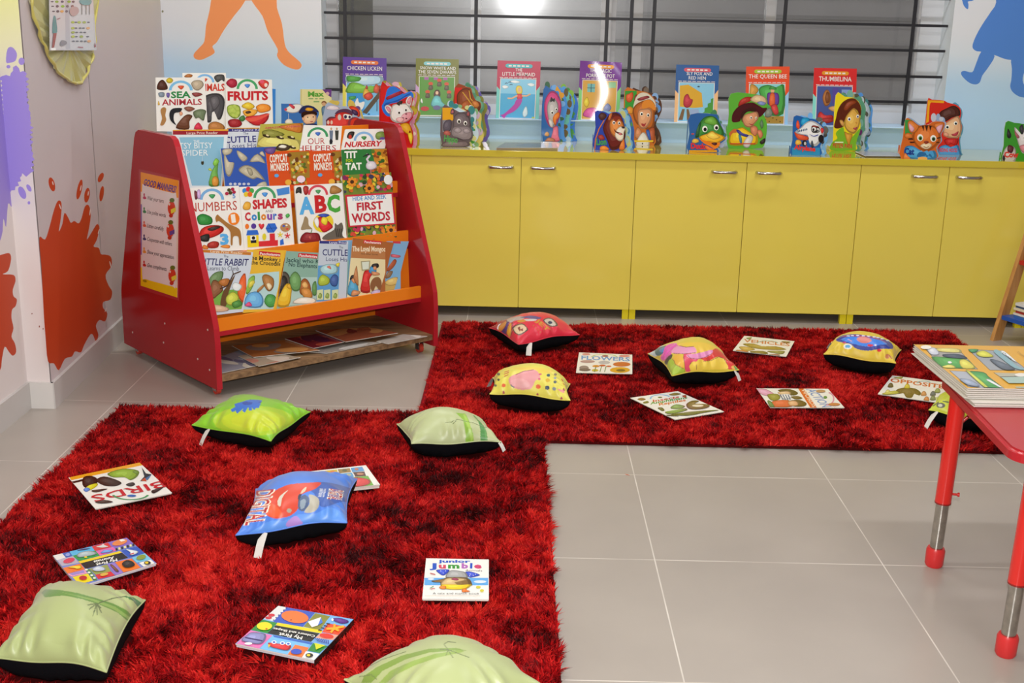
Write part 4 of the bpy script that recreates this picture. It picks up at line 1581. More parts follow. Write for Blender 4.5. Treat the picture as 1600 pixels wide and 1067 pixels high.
A.e('#f0e020', 405, 375, 92, 48)
A.e('#c83a1a', 430, 408, 14, 8)
A.t('#f6f4ee', 'My First', 862, 500, 585, 452, 34, .04, up=(-12, 36))
A.t('#f6f4ee', 'Colours and Shapes', 1010, 485, 515, 392, 22, .03, up=(-9, 25))
A.b('#8a8ac0', 130, 540, 200, 480, 260, 450, 420, 470, 400, 560, 330, 590, 200, 570)
A.p('#3a2a6a', 180, 505, 385, 545, 375, 560, 170, 520)
A.e('#f4f0f4', 215, 585, 46, 16)
A.b('#d8262e', 450, 575, 560, 585, 720, 605, 680, 665, 540, 640, 480, 620)
A.p('#f0c030', 448, 595, 480, 600, 455, 640)
for x in (520, 620, 690):
    A.e('#f0f4f8', x, 570 + (x - 520) * .12, 30, 20)
    A.e('#3a5ac4', x, 570 + (x - 520) * .12, 17, 11)
A.e('#3a56c8', 785, 682, 66, 33)
A.p('#d8dc20', 1000, 580, 1130, 608, 1020, 660)
for k in range(7):
    A.p('#38389a', 1000 + k * 26, 515 + k * 5, 1012 + k * 26, 517 + k * 5, 1055 + k * 20, 565 + k * 5, 1043 + k * 20, 562 + k * 5)
A.e('#20201c', 940, 728, 46, 26)
A.e('#f0d020', 930, 728, 22, 14)
rug_book('colours and shapes board book, nearest the front on the big rug', px, .014, '#7ab0e8', A, rnd=.018, cover=.0028, page='#dcd6de', spine=(1, 2, '#20201c'))

# junior jumble
px = [(665.8, 872.2), (763.8, 874), (763.8, 936), (659.7, 935)]
A = Art(640, 860, .09375)
A.r('#6ab0f0', 246, 455, 1310, 580)
A.e('#e4eef8', 355, 475, 55, 16)
A.e('#e4eef8', 1175, 520, 105, 24)
A.t('#2f5ac8', 'junior', 480, 200, 1015, 204, 44, .06)
for ch, x0, x1, c in (('J', 330, 450, '#2f5ac8'), ('u', 485, 605, '#d84a68'), ('m', 640, 830, '#3f9a3a'), ('b', 865, 975, '#b86ac0'), ('l', 1005, 1045, '#2f5ac8'), ('e', 1075, 1200, '#d84a78')):
    A.t(c, ch, x0, 296, x1, 298, 80, .07)
A.t('#5a4a4a', 'Animals', 930, 345, 1210, 352, 26, .0)
A.b('#3a52d0', 440, 335, 520, 318, 660, 322, 640, 370, 570, 420, 510, 400)
A.b('#3a52d0', 930, 360, 1040, 360, 1175, 410, 1090, 440, 990, 450)
for x, y in ((520, 345), (560, 380), (600, 345), (1010, 400), (1060, 420), (1100, 400), (1000, 430)):
    A.e('#e8ecfa', x, y, 8, 6)
A.b('#a8a8a8', 600, 430, 640, 370, 700, 335, 830, 345, 930, 370, 970, 430, 960, 460, 760, 462, 620, 460)
A.b('#8a6a3a', 360, 515, 440, 500, 560, 480, 640, 455, 960, 462, 1040, 560, 1030, 590, 900, 580, 780, 570, 640, 575, 520, 580, 510, 540, 420, 535)
A.b('#d8b884', 520, 580, 560, 510, 660, 465, 900, 475, 940, 500, 760, 545, 800, 580, 660, 600)
A.b('#f4d020', 520, 580, 700, 575, 900, 580, 1035, 575, 960, 640, 820, 660, 640, 655, 560, 630)
A.b('#a03a5a', 690, 490, 750, 465, 820, 490, 780, 510)
A.b('#f08a2a', 490, 622, 540, 600, 605, 605, 600, 650, 530, 652)
A.b('#f07a2a', 880, 655, 950, 645, 950, 670, 1010, 690, 900, 710, 870, 690)
A.l('#c85a5a', 14, 345, 390, 425, 412)
A.l('#4a8a4a', 10, 340, 640, 400, 608)
A.l('#c84a4a', 10, 350, 655, 420, 645)
A.e('#dcd040', 1145, 622, 40, 20)
A.e('#dcd040', 1205, 680, 34, 22)
A.t('#4a4a4a', 'A mix and match book', 385, 742, 1160, 745, 30, .0)
A.r('#e6b89a', 250, 768, 1180, 772)
rug_book('white board book with rounded corners and a duck-bodied animal, right side of big rug', px, .012, '#f6f5f0', A, rnd=.012, cover=.003, edge='#f4f2ea')

# flowers
px = [(904.7, 550.5), (988, 554), (988, 584), (900, 582)]
A = Art(740, 470, .2875)
A.t('#5a9ad8', 'FLOWERS', 585, 318, 850, 328, 20, .04)
A.arc('#a8c84a', 710, 310, 70, 78, 200, 340, .26)
A.e('#d88a8a', 612, 290, 22, 6)
A.e('#d88a8a', 820, 300, 30, 7)
A.e('#9a4a5a', 715, 300, 18, 5)
for x, y, rx, ry, c in ((620, 330, 40, 8, '#b08a90'), (710, 335, 32, 9, '#b8b8c0'), (805, 345, 48, 13, '#c85a32'), (795, 376, 55, 16, '#dca020'), (800, 378, 25, 7, '#6a4a18'), (600, 365, 26, 13, '#8a7a80'), (605, 375, 32, 8, '#5a4a60'), (665, 355, 20, 6, '#d8862a'), (700, 352, 18, 5, '#c84a38'), (660, 378, 18, 7, '#c8b03a'), (735, 356, 14, 4, '#c84a38')):
    A.e(c, x, y, rx, ry)
for x in (665, 695, 720):
    A.l('#4a7a3a', 4, x, 358, x - 8, 385)
rug_book('white flowers picture book between the crimson and the pink-shape cushions', px, .005, WH, A)

# insects
px = [(984.4, 621.5), (1059, 611), (1131.6, 643), (1054.8, 655.5)]
A = Art(980, 595, .225)
A.t('#c8402e', 'Insects', 180, 148, 362, 118, 16, .04)
A.t('#4a9a3a', 'Amphibians', 160, 165, 418, 122, 16, .04)
A.t('#d8702a', 'Reptiles', 222, 172, 408, 140, 16, .04)
A.arc('#7ab8e8', 232, 122, 64, 76, 170, 330, .36)
A.e('#6a7a3a', 228, 115, 16, 5)
for q, c in (((70, 128, 100, 118, 130, 128, 100, 138), '#8a5a28'), ((110, 150, 140, 140, 150, 152, 120, 158), '#6a6a28'), ((290, 98, 330, 84, 375, 92, 330, 102), '#8a7a38'), ((380, 105, 410, 100, 405, 120), '#a04a2a'), ((300, 185, 340, 164, 400, 176, 380, 192, 320, 196), '#7a9a5a'), ((212, 190, 240, 186, 260, 205, 240, 210), '#5a5a30'), ((262, 218, 330, 204, 404, 192, 410, 208, 300, 232), '#7a9a4a'), ((300, 236, 420, 218, 540, 208, 640, 205, 540, 222, 420, 244), '#5f6a2a'), ((410, 165, 450, 140, 500, 142, 470, 160, 560, 165, 566, 185, 500, 200, 430, 196), '#6a5a2e'), ((250, 240, 300, 246, 360, 248, 300, 238), '#4a4a28')):
    A.b(c, *q)
A.e('#e8e0c8', 490, 176, 40, 8)
rug_book('white book of insects and reptiles lying askew, front of the back rug', px, .005, WH, A)

# vehicles
px = [(1163, 524.6), (1241.5, 533), (1228.6, 557), (1145, 547.5)]
A = Art(1140, 480, .2875)
A.t('#d07a52', 'VEHICLES', 76, 188, 328, 212, 16, .04)
A.arc('#8ab8a8', 205, 200, 56, 64, 200, 340, .3)
for q, c in (((70, 200, 130, 198, 190, 215, 250, 212, 310, 230, 220, 232, 130, 222), '#a08a3a'), ((50, 215, 100, 215, 140, 230, 80, 238), '#c0a050'), ((110, 240, 180, 238, 210, 252, 150, 258), '#7a6a30'), ((200, 240, 260, 236, 300, 240, 280, 256), '#8a8a50'), ((40, 232, 90, 236, 100, 246, 40, 242), '#d07a3a'), ((90, 168, 120, 164, 110, 176), '#7a8a4a'), ((280, 186, 330, 188, 310, 196), '#8a6a3a'), ((200, 258, 260, 256, 270, 264), '#a0543a')):
    A.b(c, *q)
rug_book('white vehicles picture book, farthest of the books on the back rug', px, .005, WH, A)

# action words
px = [(1181.7, 606.5), (1293.8, 607.4), (1319.7, 637), (1203, 636.5)]
A = Art(1140, 480, .2875)
A.p('#dc5a26', 372, 441, 402, 441, 476, 548, 440, 548)
A.t('#f2d8c0', 'WORDS', 388, 446, 452, 544, 16, .03, up=(20, -4))
A.t('#7a9ad0', 'ACTION', 415, 446, 505, 544, 30, .03, up=(48, -3))
A.arc('#d890b0', 532, 497, 30, 38, -80, 100, 1.0)
A.e('#4a8a4a', 520, 490, 10, 8)
A.b('#e09ac0', 145, 445, 200, 446, 250, 480, 180, 478)
A.b('#4a3a20', 262, 450, 330, 446, 372, 466, 350, 480, 300, 472)
A.b('#e0b890', 262, 462, 320, 458, 330, 472, 280, 476)
A.b('#8a8a3a', 205, 475, 260, 472, 275, 492, 260, 506, 225, 506)
A.b('#e8e8e8', 270, 478, 320, 472, 340, 490, 300, 502)
for k in range(4):
    A.l('#3a5a8a', 5, 276 + k * 14, 478, 290 + k * 13, 502)
A.b('#5a4420', 335, 488, 370, 484, 396, 496, 360, 502)
A.b('#d8583a', 225, 516, 280, 506, 330, 510, 340, 540, 240, 545)
A.b('#5a4020', 320, 512, 380, 506, 418, 524, 400, 540, 340, 538)
A.b('#e0a880', 318, 514, 360, 512, 372, 534, 330, 538)
A.b('#4a7a4a', 205, 510, 225, 514, 245, 545, 220, 545)
A.e('#c0906a', 495, 458, 26, 8)
A.e('#c87a4a', 568, 530, 32, 8)
rug_book('action words picture book with sideways title, centre-right of the back rug', px, .005, WH, A)

# opposites
px = [(1394.4, 586.4), (1489, 599), (1473, 630), (1371.4, 615.5)]
A = Art(1140, 480, .2875)
A.t('#cc5a32', 'OPPOSITES', 872, 405, 1195, 446, 20, .04)
A.b('#6a5428', 905, 450, 950, 436, 1010, 442, 1040, 465, 1030, 480, 1005, 470, 990, 492, 960, 490, 945, 468, 920, 470)
A.b('#8a8a4a', 890, 382, 940, 378, 930, 390)
for x, y, c in ((875, 425, '#7a6a3a'), (965, 430, '#c8b83a'), (1055, 470, '#c88a5a'), (1105, 470, '#4a5a6a'), (1105, 495, '#6a7a5a'), (860, 462, '#d0c87a'), (1070, 500, '#c87a4a'), (1130, 455, '#8a9a5a')):
    A.b(c, x - 16, y + 10, x - 6, y - 12, x + 10, y - 10, x + 14, y + 10)
A.b('#b8b44a', 830, 470, 900, 455, 920, 470, 850, 478)
A.arc('#9ac8c4', 1055, 415, 34, 40, 190, 340, .35)
rug_book('white opposites picture book, partly hidden by the red table corner', px, .005, WH, A)
# ================================================================== BOOKS ON THE RED RACK


def rowplane(t, z, lean, fwd=0.0):
    a = math.radians(lean)
    n = -E2 * math.cos(a) + EZ * math.sin(a)
    return Plane(R(0, t, z) + n * fwd, n)


ROW1, ROW2, ROW3, ROW4, ROW5 = (.115, .27, 15), (.2, .49, 15), (.277, .686, 15), (.345, .77, 14), (.40, .80, 8)
GR = 'picture books on the red display rack'


def rb(label, row, px, col, art, th=.005, fwd=0.0, **k):
    return book(label, px, rowplane(*row, fwd=fwd + th), th, col, art, GR, **k)


def crest(A, x0, x1, y, h, colr, heart):
    """rounded banner arch with a small heart-shaped badge"""
    cx = (x0 + x1) / 2
    A.arc(colr, cx, y, (x1 - x0) * .38, (x1 - x0) * .5, 180, 360, h / ((x1 - x0) * .5))
    A.b(heart, cx - (x1 - x0) * .13, y - h * .4, cx, y - h * .5, cx + (x1 - x0) * .14, y - h * .42, cx + (x1 - x0) * .02, y - h * .08)
    return A


# back top row
A = Art(230, 80, .25)
crest(A, 135, 285, 245, 62, '#7fc0e8', '#d8502a')
A.t('#2f8a4a', 'SEA', 148, 292, 272, 290, 38, .05)
A.t('#b02a3a', 'ANIMALS', 92, 338, 342, 334, 36, .03)
for q, c in (((60, 235, 70, 195, 95, 178, 118, 200, 128, 235, 95, 244), '#4a2418'), ((118, 180, 140, 165, 162, 180, 150, 198, 128, 198), '#c8b02a'), ((275, 200, 300, 182, 340, 185, 352, 215, 320, 245, 290, 235), '#b8a890'), ((70, 260, 105, 258, 104, 285, 76, 285), '#7a8a98'), ((120, 262, 140, 262, 136, 290, 122, 285), '#6a5aa0'), ((278, 262, 320, 258, 345, 272, 300, 285), '#8a3a3a'), ((66, 335, 70, 310, 78, 335), '#d8a83a'), ((82, 370, 100, 350, 118, 360, 112, 400, 118, 430, 100, 462, 80, 460, 92, 420), '#b0804a'), ((140, 380, 160, 358, 215, 356, 205, 380, 170, 388, 165, 430, 180, 462, 150, 440, 138, 410), '#1c2028'), ((228, 355, 262, 345, 298, 360, 260, 378), '#8a5040'), ((200, 385, 212, 376, 222, 392, 208, 404), '#e09a78'), ((178, 480, 215, 420, 250, 395, 282, 405, 262, 440, 258, 488), '#6a3c26'), ((286, 380, 330, 362, 366, 372, 360, 400, 350, 435, 320, 415, 300, 420), '#6a7a5a'), ((290, 486, 318, 444, 345, 488), '#d02a48')):
    A.b(c, *q)
rb('white sea animals book, leftmost in the top row of the red rack', ROW5, [(243, 121), (320, 121), (325, 207), (245, 205)], WH, A, fwd=.012)
A = Art(230, 80, .25)
crest(A, 300, 420, 195, 52, '#7fb8e8', '#d8502a')
A.t('#d03a2a', 'ANIMALS', 290, 248, 484, 246, 42, .04)
A.b('#a8642a', 230, 160, 255, 142, 284, 150, 270, 165)
A.b('#4a4a48', 418, 160, 440, 146, 480, 150, 482, 190, 465, 180, 440, 195, 424, 180)
A.b('#4c4a4e', 350, 300, 385, 268, 450, 265, 482, 300, 480, 360, 462, 420, 440, 425, 425, 380, 405, 385, 400, 440, 372, 440, 372, 380)
A.b('#5f5c60', 395, 290, 440, 280, 452, 330, 420, 370, 400, 340)
A.b('#b8783a', 380, 480, 390, 450, 430, 440, 475, 460, 480, 490, 400, 496)
rb('white animals book with an elephant, between the sea animals and fruits books', ROW5, [(285, 114), (353, 114), (356, 206), (287, 206)], WH, A, fwd=.004)
A = Art(230, 80, .25)
A.p('#2f7ac8', 780, 235, 803, 236, 800, 440, 782, 440)
rb('narrow blue book edge behind the fruits book on the red rack', ROW5, [(405, 137), (430.7, 139), (430, 203), (405, 203)], '#3a86d0', None, fwd=-.006)
A = Art(230, 80, .25)
crest(A, 558, 692, 236, 62, '#4aa86a', '#4a8ad8')
A.t('#c8242e', 'FRUITS', 502, 306, 756, 303, 52, .06)
for q, c in (((492, 200, 520, 172, 556, 180, 560, 215, 525, 230), '#a81c38'), ((692, 195, 725, 178, 760, 195, 748, 230, 720, 232), '#d83a30'), ((505, 340, 540, 332, 578, 345, 582, 400, 548, 422, 510, 400, 498, 365), '#a8c04a'), ((588, 345, 630, 318, 672, 345, 640, 365), '#e8c030'), ((680, 345, 720, 328, 765, 340, 768, 370, 715, 385, 690, 375), '#f0902a'), ((596, 375, 640, 362, 690, 370, 670, 400, 620, 410), '#f0a838'), ((612, 380, 636, 372, 650, 382, 625, 392), '#4a2a18'), ((612, 420, 640, 405, 700, 400, 755, 388, 755, 425, 715, 462, 660, 460), '#c8242a'), ((612, 420, 680, 415, 755, 390, 756, 400, 690, 432, 640, 440), '#e85a48'), ((502, 440, 530, 424, 575, 428, 592, 455, 570, 474, 520, 474), '#a01822'), ((570, 420, 600, 400, 612, 425, 590, 440), '#3f7a3a')):
    A.b(c, *q)
for x, y in ((520, 350), (545, 345), (562, 360), (515, 375), (540, 375), (565, 385), (535, 400), (555, 405)):
    A.e('#bccf60', x, y, 11, 11)
A.e('#e85a70', 715, 190, 14, 12)
A.e('#f4e0d0', 740, 212, 10, 13)
rb('white fruits book with big red title in the top row of the red rack', ROW5, [(352.5, 122), (425, 124.5), (427, 205), (353, 206)], WH, A, fwd=.010)

# fourth row
A = Art(230, 80, .25)
A.r('#9a2430', 160, 495, 508, 522)
A.r('#e8a83a', 160, 488, 508, 498)
A.t('#e8d0c8', 'Large Print Reader', 246, 518, 442, 516, 14, .02)
A.p('#8cbfd8', 200, 538, 480, 535, 460, 840, 280, 840)
for q, c in (((385, 840, 400, 760, 420, 720, 445, 690, 440, 760, 450, 840), '#6aa84a'), ((410, 700, 430, 668, 450, 690, 425, 720), '#8ac84a'), ((405, 800, 425, 780, 445, 800, 440, 840, 410, 840), '#e0963a'), ((380, 740, 395, 730, 405, 750), '#b8c83a')):
    A.b(c, *q)
A.t('#eef4f4', 'THE', 288, 572, 326, 571, 16, .01)
A.t('#eef4f4', 'ITSY BITSY', 190, 610, 408, 606, 36, .0)
A.t('#eef4f4', 'SPIDER', 215, 655, 380, 652, 36, .0)
A.e('#3a3a2a', 345, 698, 9, 13)
A.l('#d0dce0', 2, 345, 690, 345, 655)
rb('light blue spider story book with a red header strip, far left on the rack', (.30, .70, 14), [(268, 203), (357, 202), (346, 300), (286, 300)], '#dfe6ea', A, fwd=.004, th=.004)
A = Art(230, 80, .25)
A.r('#33307c', 495, 483, 700, 503)
A.r('#e0a83a', 495, 478, 700, 484)
A.t('#c8c8e0', 'Large Print Reader', 532, 500, 760, 497, 13, .02)
A.t('#3a3a70', 'The', 600, 522, 632, 521, 16, .01)
A.t('#2c2f78', 'CUTTLE FISH', 484, 574, 800, 562, 38, .03)
A.t('#3a3f78', 'Loses His Life', 512, 608, 760, 598, 30, .0)
rb('cuttle fish story book with a navy header in the fourth rack row', ROW4, [(355, 200), (440, 199), (440, 262), (349, 262)], '#d4dae2', A, th=.004, fwd=.004)
A = Art(230, 80, .25)
A.p('#b8b04a', 700, 450, 985, 445, 960, 640, 670, 600)
A.b('#d8cc70', 690, 560, 760, 520, 840, 540, 960, 560, 950, 640, 700, 600)
A.b('#c8782a', 820, 470, 900, 455, 970, 452, 965, 510, 900, 500, 860, 490)
A.b('#8a8a3a', 720, 500, 780, 490, 860, 520, 800, 540, 730, 530)
A.t('#c8605a', 'AMAZING ANIMAL', 735, 486, 965, 474, 12, .04)
for x, y in ((745, 530), (830, 540), (845, 590), (900, 540), (905, 600)):
    A.e('#3a2c1c', x, y, 26, 9, 15)
    A.e('#e8d8a0', x + 6, y - 4, 10, 5, 20)
A.b('#4a3a28', 800, 610, 830, 580, 880, 585, 890, 610, 850, 625)
A.b('#f0ead8', 820, 600, 840, 585, 870, 592, 860, 606)
rb('olive yellow wildlife booklet with brown insects in the fourth rack row', ROW4, [(407, 194), (474, 192), (467, 258), (397, 254)], '#a8a848', A, th=.004, fwd=.011)
A = Art(230, 80, .25)
crest(A, 1000, 1132, 535, 60, '#3f9a62', '#3a6ac0')
A.t('#b82a34', 'OUR', 1004, 582, 1110, 580, 38, .0)
A.t('#b82a34', 'HELPERS', 940, 622, 1180, 620, 32, .0)
for x, c in ((1150, '#6a7a90'), (1185, '#3a3e34')):
    A.e('#c89a78', x, 485, 6, 8)
    A.p(c, x - 12, 495, x + 12, 495, x + 8, 555, x - 8, 555)
A.p('#22242c', 1138, 560, 1146, 545, 1160, 560, 1156, 580, 1140, 582)
rb('white book about helpers with green arch, rounded corners, in the fourth rack row', ROW4, [(475, 195), (534.5, 197), (529, 259), (464, 259)], WH, A, fwd=.012, th=.008, rnd=.03)
A = Art(230, 80, .25)
crest(A, 1290, 1418, 560, 58, '#8ab8e4', '#3f8a4a')
A.t('#c82430', 'NURSERY', 1232, 600, 1462, 592, 32, .05, up=(8, -32))
A.t('#c82430', 'RHYMES', 1228, 640, 1455, 636, 26, .05, up=(8, -26))
A.b('#2a2420', 1248, 540, 1262, 505, 1296, 505, 1280, 545)
A.e('#c83a2a', 1268, 536, 10, 14)
A.b('#7a9a4a', 1425, 530, 1440, 505, 1480, 505, 1485, 545, 1440, 552)
A.e('#6a5aa8', 1470, 545, 18, 8)
rb('white nursery rhymes book at the right end of the fourth rack row', ROW4, [(540, 202), (606.5, 201), (597, 259), (528, 259)], WH, A, fwd=.016, th=.010, rnd=.03)

# third row
A = Art(230, 80, .25)
A.p('#3459b0', 462, 605, 806, 597, 762, 850, 488, 850)
for q in ((480, 640, 510, 690, 545, 700, 520, 780, 490, 760), (560, 620, 600, 640, 628, 670, 600, 690, 570, 660), (640, 690, 690, 640, 740, 700, 700, 690), (570, 740, 610, 712, 670, 730, 735, 805, 690, 790, 660, 800, 600, 770), (470, 615, 530, 610, 520, 640, 480, 650), (680, 850, 700, 825, 740, 815, 745, 850), (700, 640, 720, 625, 735, 660)):
    A.b('#b8b098', *q)
A.b('#a09880', 620, 730, 650, 735, 660, 770, 640, 775)
for x in range(5):
    A.e('#c8ccd8', 520 + x * 28, 830, 10, 8)
A.b('#6a4a8a', 730, 610, 800, 602, 790, 640, 750, 640)
rb('royal blue book with pale bats at the left of the third rack row', ROW3, [(345, 232), (431.5, 229), (419, 300), (353, 300)], '#3459b0', A, th=.012, fwd=.006)


def copycat(dx, dy):
    A = Art(230 + dx, 80 + dy, .25)
    A.p('#d8501c', 740, 630, 1016, 622, 1020, 850, 766, 850)
    A.p('#a07a2a', 885, 632, 1010, 625, 1016, 790, 900, 800)
    rr = random.Random(3)
    for k in range(46):
        x, y = rr.uniform(880, 1010), rr.uniform(640, 830)
        A.e(rr.choice(['#c8902a', '#5a6a24', '#e0b838', '#6a3a1c', '#b8501c', '#8a9a3a', '#d8c890']), x, y, rr.uniform(7, 16), rr.uniform(6, 12), rr.uniform(0, 90))
    A.t('#f4ecdc', 'COPYCAT', 765, 696, 876, 690, 46, .05)
    A.t('#f4ecdc', 'MONKEYS', 770, 748, 882, 744, 44, .05)
    A.e('#5aa8e0', 807, 778, 14, 11)
    A.e('#f0d8e8', 960, 800, 26, 22)
    A.e('#e8b040', 880, 820, 20, 18)
    return A


rb('orange copycat monkeys book nearer the middle of the third rack row', ROW3, [(415, 237), (488, 235), (489, 300), (422, 300)], '#d8501c', copycat(0, 0), fwd=.014)
rb('second orange copycat monkeys book, beside the green tit for tat book', ROW3, [(482, 236), (535, 234.3), (536, 299), (484, 299)], '#d8501c', copycat(68, -1), fwd=.007)
A = Art(230, 80, .25)
A.p('#2f7a3a', 1210, 616, 1420, 614, 1440, 770, 1225, 775)
A.p('#c8882a', 1405, 612, 1500, 610, 1520, 800, 1440, 800)
rr = random.Random(5)
for k in range(36):
    x, y = rr.uniform(1410, 1500), rr.uniform(620, 760)
    A.e(rr.choice(['#c85a24', '#5a7a2a', '#e8b838', '#8a4a1c', '#3a6a2a', '#e09a3a']), x, y, rr.uniform(7, 15), rr.uniform(6, 13))
A.t('#f2f4ea', 'TIT', 1232, 668, 1312, 666, 40, .06)
A.t('#b8d028', 'FOR', 1242, 694, 1285, 692, 18, .04)
A.t('#f2f4ea', 'TAT', 1240, 742, 1340, 738, 40, .06)
A.b('#d8d0d8', 1365, 712, 1380, 690, 1420, 690, 1434, 725, 1400, 742, 1372, 735)
A.l('#d8d0d8', 12, 1385, 700, 1372, 675, 1388, 655, 1372, 645)
A.b('#1c1c20', 1345, 660, 1375, 640, 1388, 650, 1362, 656)
A.l('#c86a7a', 6, 1395, 740, 1398, 775)
rb('green tit for tat book with a wading bird in the third rack row', ROW3, [(533, 234), (604, 232), (611, 300), (537, 300)], '#2f7a3a', A, fwd=.012)

# second row
A = Art(290, 280, .225)
crest(A, 98, 268, 142, 78, '#7ab0e0', '#3f9a5a')
A.t('#b83a2a', 'NUMBERS', 28, 228, 358, 212, 62, .0)
for q, c in (((60, 80, 80, 90, 85, 130, 66, 140), '#6a2a3a'), ((80, 80, 100, 75, 104, 130, 84, 135), '#c8a8d8'), ((80, 260, 120, 240, 180, 265, 180, 310, 110, 318, 86, 300), '#2f8a3a'), ((90, 400, 110, 345, 170, 320, 250, 325, 262, 360, 200, 400, 110, 420), '#c8241f'), ((95, 400, 160, 380, 160, 430, 110, 430), '#22201e'), ((150, 345, 210, 325, 240, 335, 180, 360), '#3a2a28'), ((205, 270, 220, 245, 240, 262, 300, 310, 370, 345, 386, 400, 385, 455, 372, 455, 365, 400, 330, 400, 325, 455, 312, 450, 310, 370, 280, 330, 230, 290, 215, 300), '#a8743a'), ((150, 450, 190, 430, 230, 440, 220, 475, 160, 478), '#a8281c'), ((240, 470, 270, 455, 305, 460, 300, 480), '#e8862a'), ((115, 480, 125, 455, 155, 470, 150, 488), '#d8782a')):
    A.b(c, *q)
for x, y in ((300, 75), (325, 70), (285, 100), (310, 95), (335, 90)):
    A.e('#b02a48' if x % 2 else '#4a4a28', x, y, 13, 12)
A.t('#4a8ad0', '5', 326, 132, 346, 130, 30, .02)
A.e('#f0801e', 333, 275, 40, 44)
A.t('#f6ece0', '1', 318, 302, 348, 298, 54, .04)
A.t('#5ab0ec', '3', 240, 452, 300, 448, 66, .08)
rb('white numbers book with a giraffe and red car, left in the second rack row', ROW2, [(297, 293.5), (373.2, 290), (382, 391), (312, 393)], WH, A, th=.009, fwd=.006)
A = Art(290, 280, .225)
crest(A, 470, 628, 130, 78, '#4aa06a', '#4a90e0')
A.t('#c82a34', 'SHAPES', 466, 206, 706, 192, 58, .07)
A.t('#6a6a6a', 'AND', 555, 232, 606, 229, 18, .0)
for ch, x0, x1, y, c in (('C', 412, 452, 286, '#c8303a'), ('o', 458, 496, 283, '#3a8ad0'), ('l', 502, 518, 282, '#3f9a4a'), ('o', 524, 560, 281, '#e0862a'), ('u', 566, 602, 280, '#8a4aa8'), ('r', 608, 634, 278, '#3a6ac8'), ('s', 640, 676, 277, '#b03a6a')):
    A.t(c, ch, x0, y, x1, y - 1, 52, .07)
for x, y, c in ((410, 80, '#3a8ad8'), (435, 70, '#d8303a'), (458, 80, '#4aa84a'), (420, 105, '#e8c830'), (446, 105, '#e86a2a')):
    A.e(c, x, y, 17, 18)
A.b('#e8a83a', 400, 180, 420, 155, 450, 165, 448, 205, 420, 215, 398, 205)
A.p('#4a8ad8', 630, 70, 720, 52, 722, 100, 640, 115)
A.e('#f07a28', 426, 328, 14, 19)
A.e('#5a3a9a', 472, 326, 18, 19)
A.b('#d8303a', 505, 315, 520, 308, 525, 318, 540, 308, 545, 325, 525, 350)
A.p('#2f6ad0', 572, 308, 620, 306, 636, 340, 612, 370, 570, 372, 555, 340)
A.l('#1a3a8a', 3, 556, 340, 634, 338)
A.l('#1a3a8a', 3, 572, 308, 612, 370)
A.e('#b8885a', 692, 335, 36, 30)
A.e('#3a5ac0', 680, 325, 9, 7)
A.e('#d84a3a', 705, 345, 9, 7)
A.e('#f0e8d0', 700, 320, 8, 6)
A.p('#2f6ad0', 428, 355, 498, 352, 508, 385, 420, 390)
A.p('#f0d020', 426, 392, 505, 388, 508, 468, 430, 474)
A.p('#f4f4ee', 448, 395, 488, 393, 490, 440, 452, 442)
A.e('#2a1a1a', 470, 408, 12, 12)
A.p('#1a1a2a', 450, 425, 490, 422, 490, 442, 452, 444)
A.p('#d82a34', 505, 432, 640, 422, 640, 462, 508, 468)
A.p('#d82a34', 582, 378, 618, 376, 620, 425, 584, 428)
A.e('#e0d030', 545, 400, 14, 24)
A.p('#2f6ad0', 655, 425, 676, 412, 682, 452, 655, 458)
for cx, cy, c in ((655, 385, '#e8d030'), (705, 392, '#d8303a')):
    for k in range(5):
        a = math.radians(-90 + 72 * k)
        A.l(c, 7, cx, cy, cx + 18 * math.cos(a), cy + 18 * math.sin(a))
A.b('#4aa84a', 692, 250, 712, 238, 722, 255, 702, 270)
rb('white shapes and colours book with a toy castle in the second rack row', ROW2, [(373.7, 292), (452.7, 289.5), (460.3, 386), (382, 391)], WH, A, th=.009, fwd=.008)
A = Art(290, 280, .225)
crest(A, 848, 990, 108, 70, '#d8485a', '#4a9a5a')
for ch, x0, x1, c, y in (('A', 790, 895, '#58aee8', 240), ('B', 900, 982, '#c8242a', 228), ('C', 985, 1075, '#4aa83c', 226)):
    A.t(c, ch, x0, y, x1, y - 5, 108, .07)
for q, c in (((765, 100, 770, 62, 800, 55, 805, 100, 785, 92), '#2a2420'), ((815, 60, 835, 45, 855, 60, 845, 105, 825, 105), '#a82a2a'), ((1000, 85, 1010, 50, 1040, 45, 1085, 75, 1060, 98, 1010, 102), '#a8763a'), ((800, 350, 815, 300, 828, 258, 850, 275, 855, 320, 880, 345, 840, 348), '#a08a68'), ((955, 420, 970, 385, 1030, 350, 1036, 305, 1055, 318, 1082, 300, 1095, 340, 1085, 390, 1112, 420), '#6a6258'), ((805, 440, 800, 400, 830, 370, 870, 372, 920, 375, 936, 410, 925, 435), '#8a1820'), ((850, 400, 870, 392, 868, 420), '#b84a44')):
    A.b(c, *q)
A.e('#ecd030', 955, 302, 72, 66, -20)
A.b('#d8242c', 900, 285, 950, 260, 1018, 320, 1010, 345, 960, 370, 930, 340)
A.b('#2f4ab0', 915, 250, 960, 238, 1000, 250, 960, 265)
A.b('#ecd030', 950, 262, 985, 275, 975, 320, 940, 300)
A.b('#f2f0ea', 890, 290, 912, 262, 925, 300, 915, 340)
for k in range(4):
    A.l('#3a342e', 6, 1040 + k * 13, 345, 1050 + k * 12, 400)
A.l('#3a6a2a', 5, 868, 375, 876, 350)
rb('white alphabet book with big letters, beach ball and kitten in the second rack row', ROW2, [(460, 290), (534.4, 286), (542.5, 381), (467, 386)], WH, A, th=.011, fwd=.006, rnd=.03)
A = Art(290, 280, .225)
A.p('#7a8a34', 1085, -30, 1430, -50, 1465, 395, 1130, 430)
rr = random.Random(11)
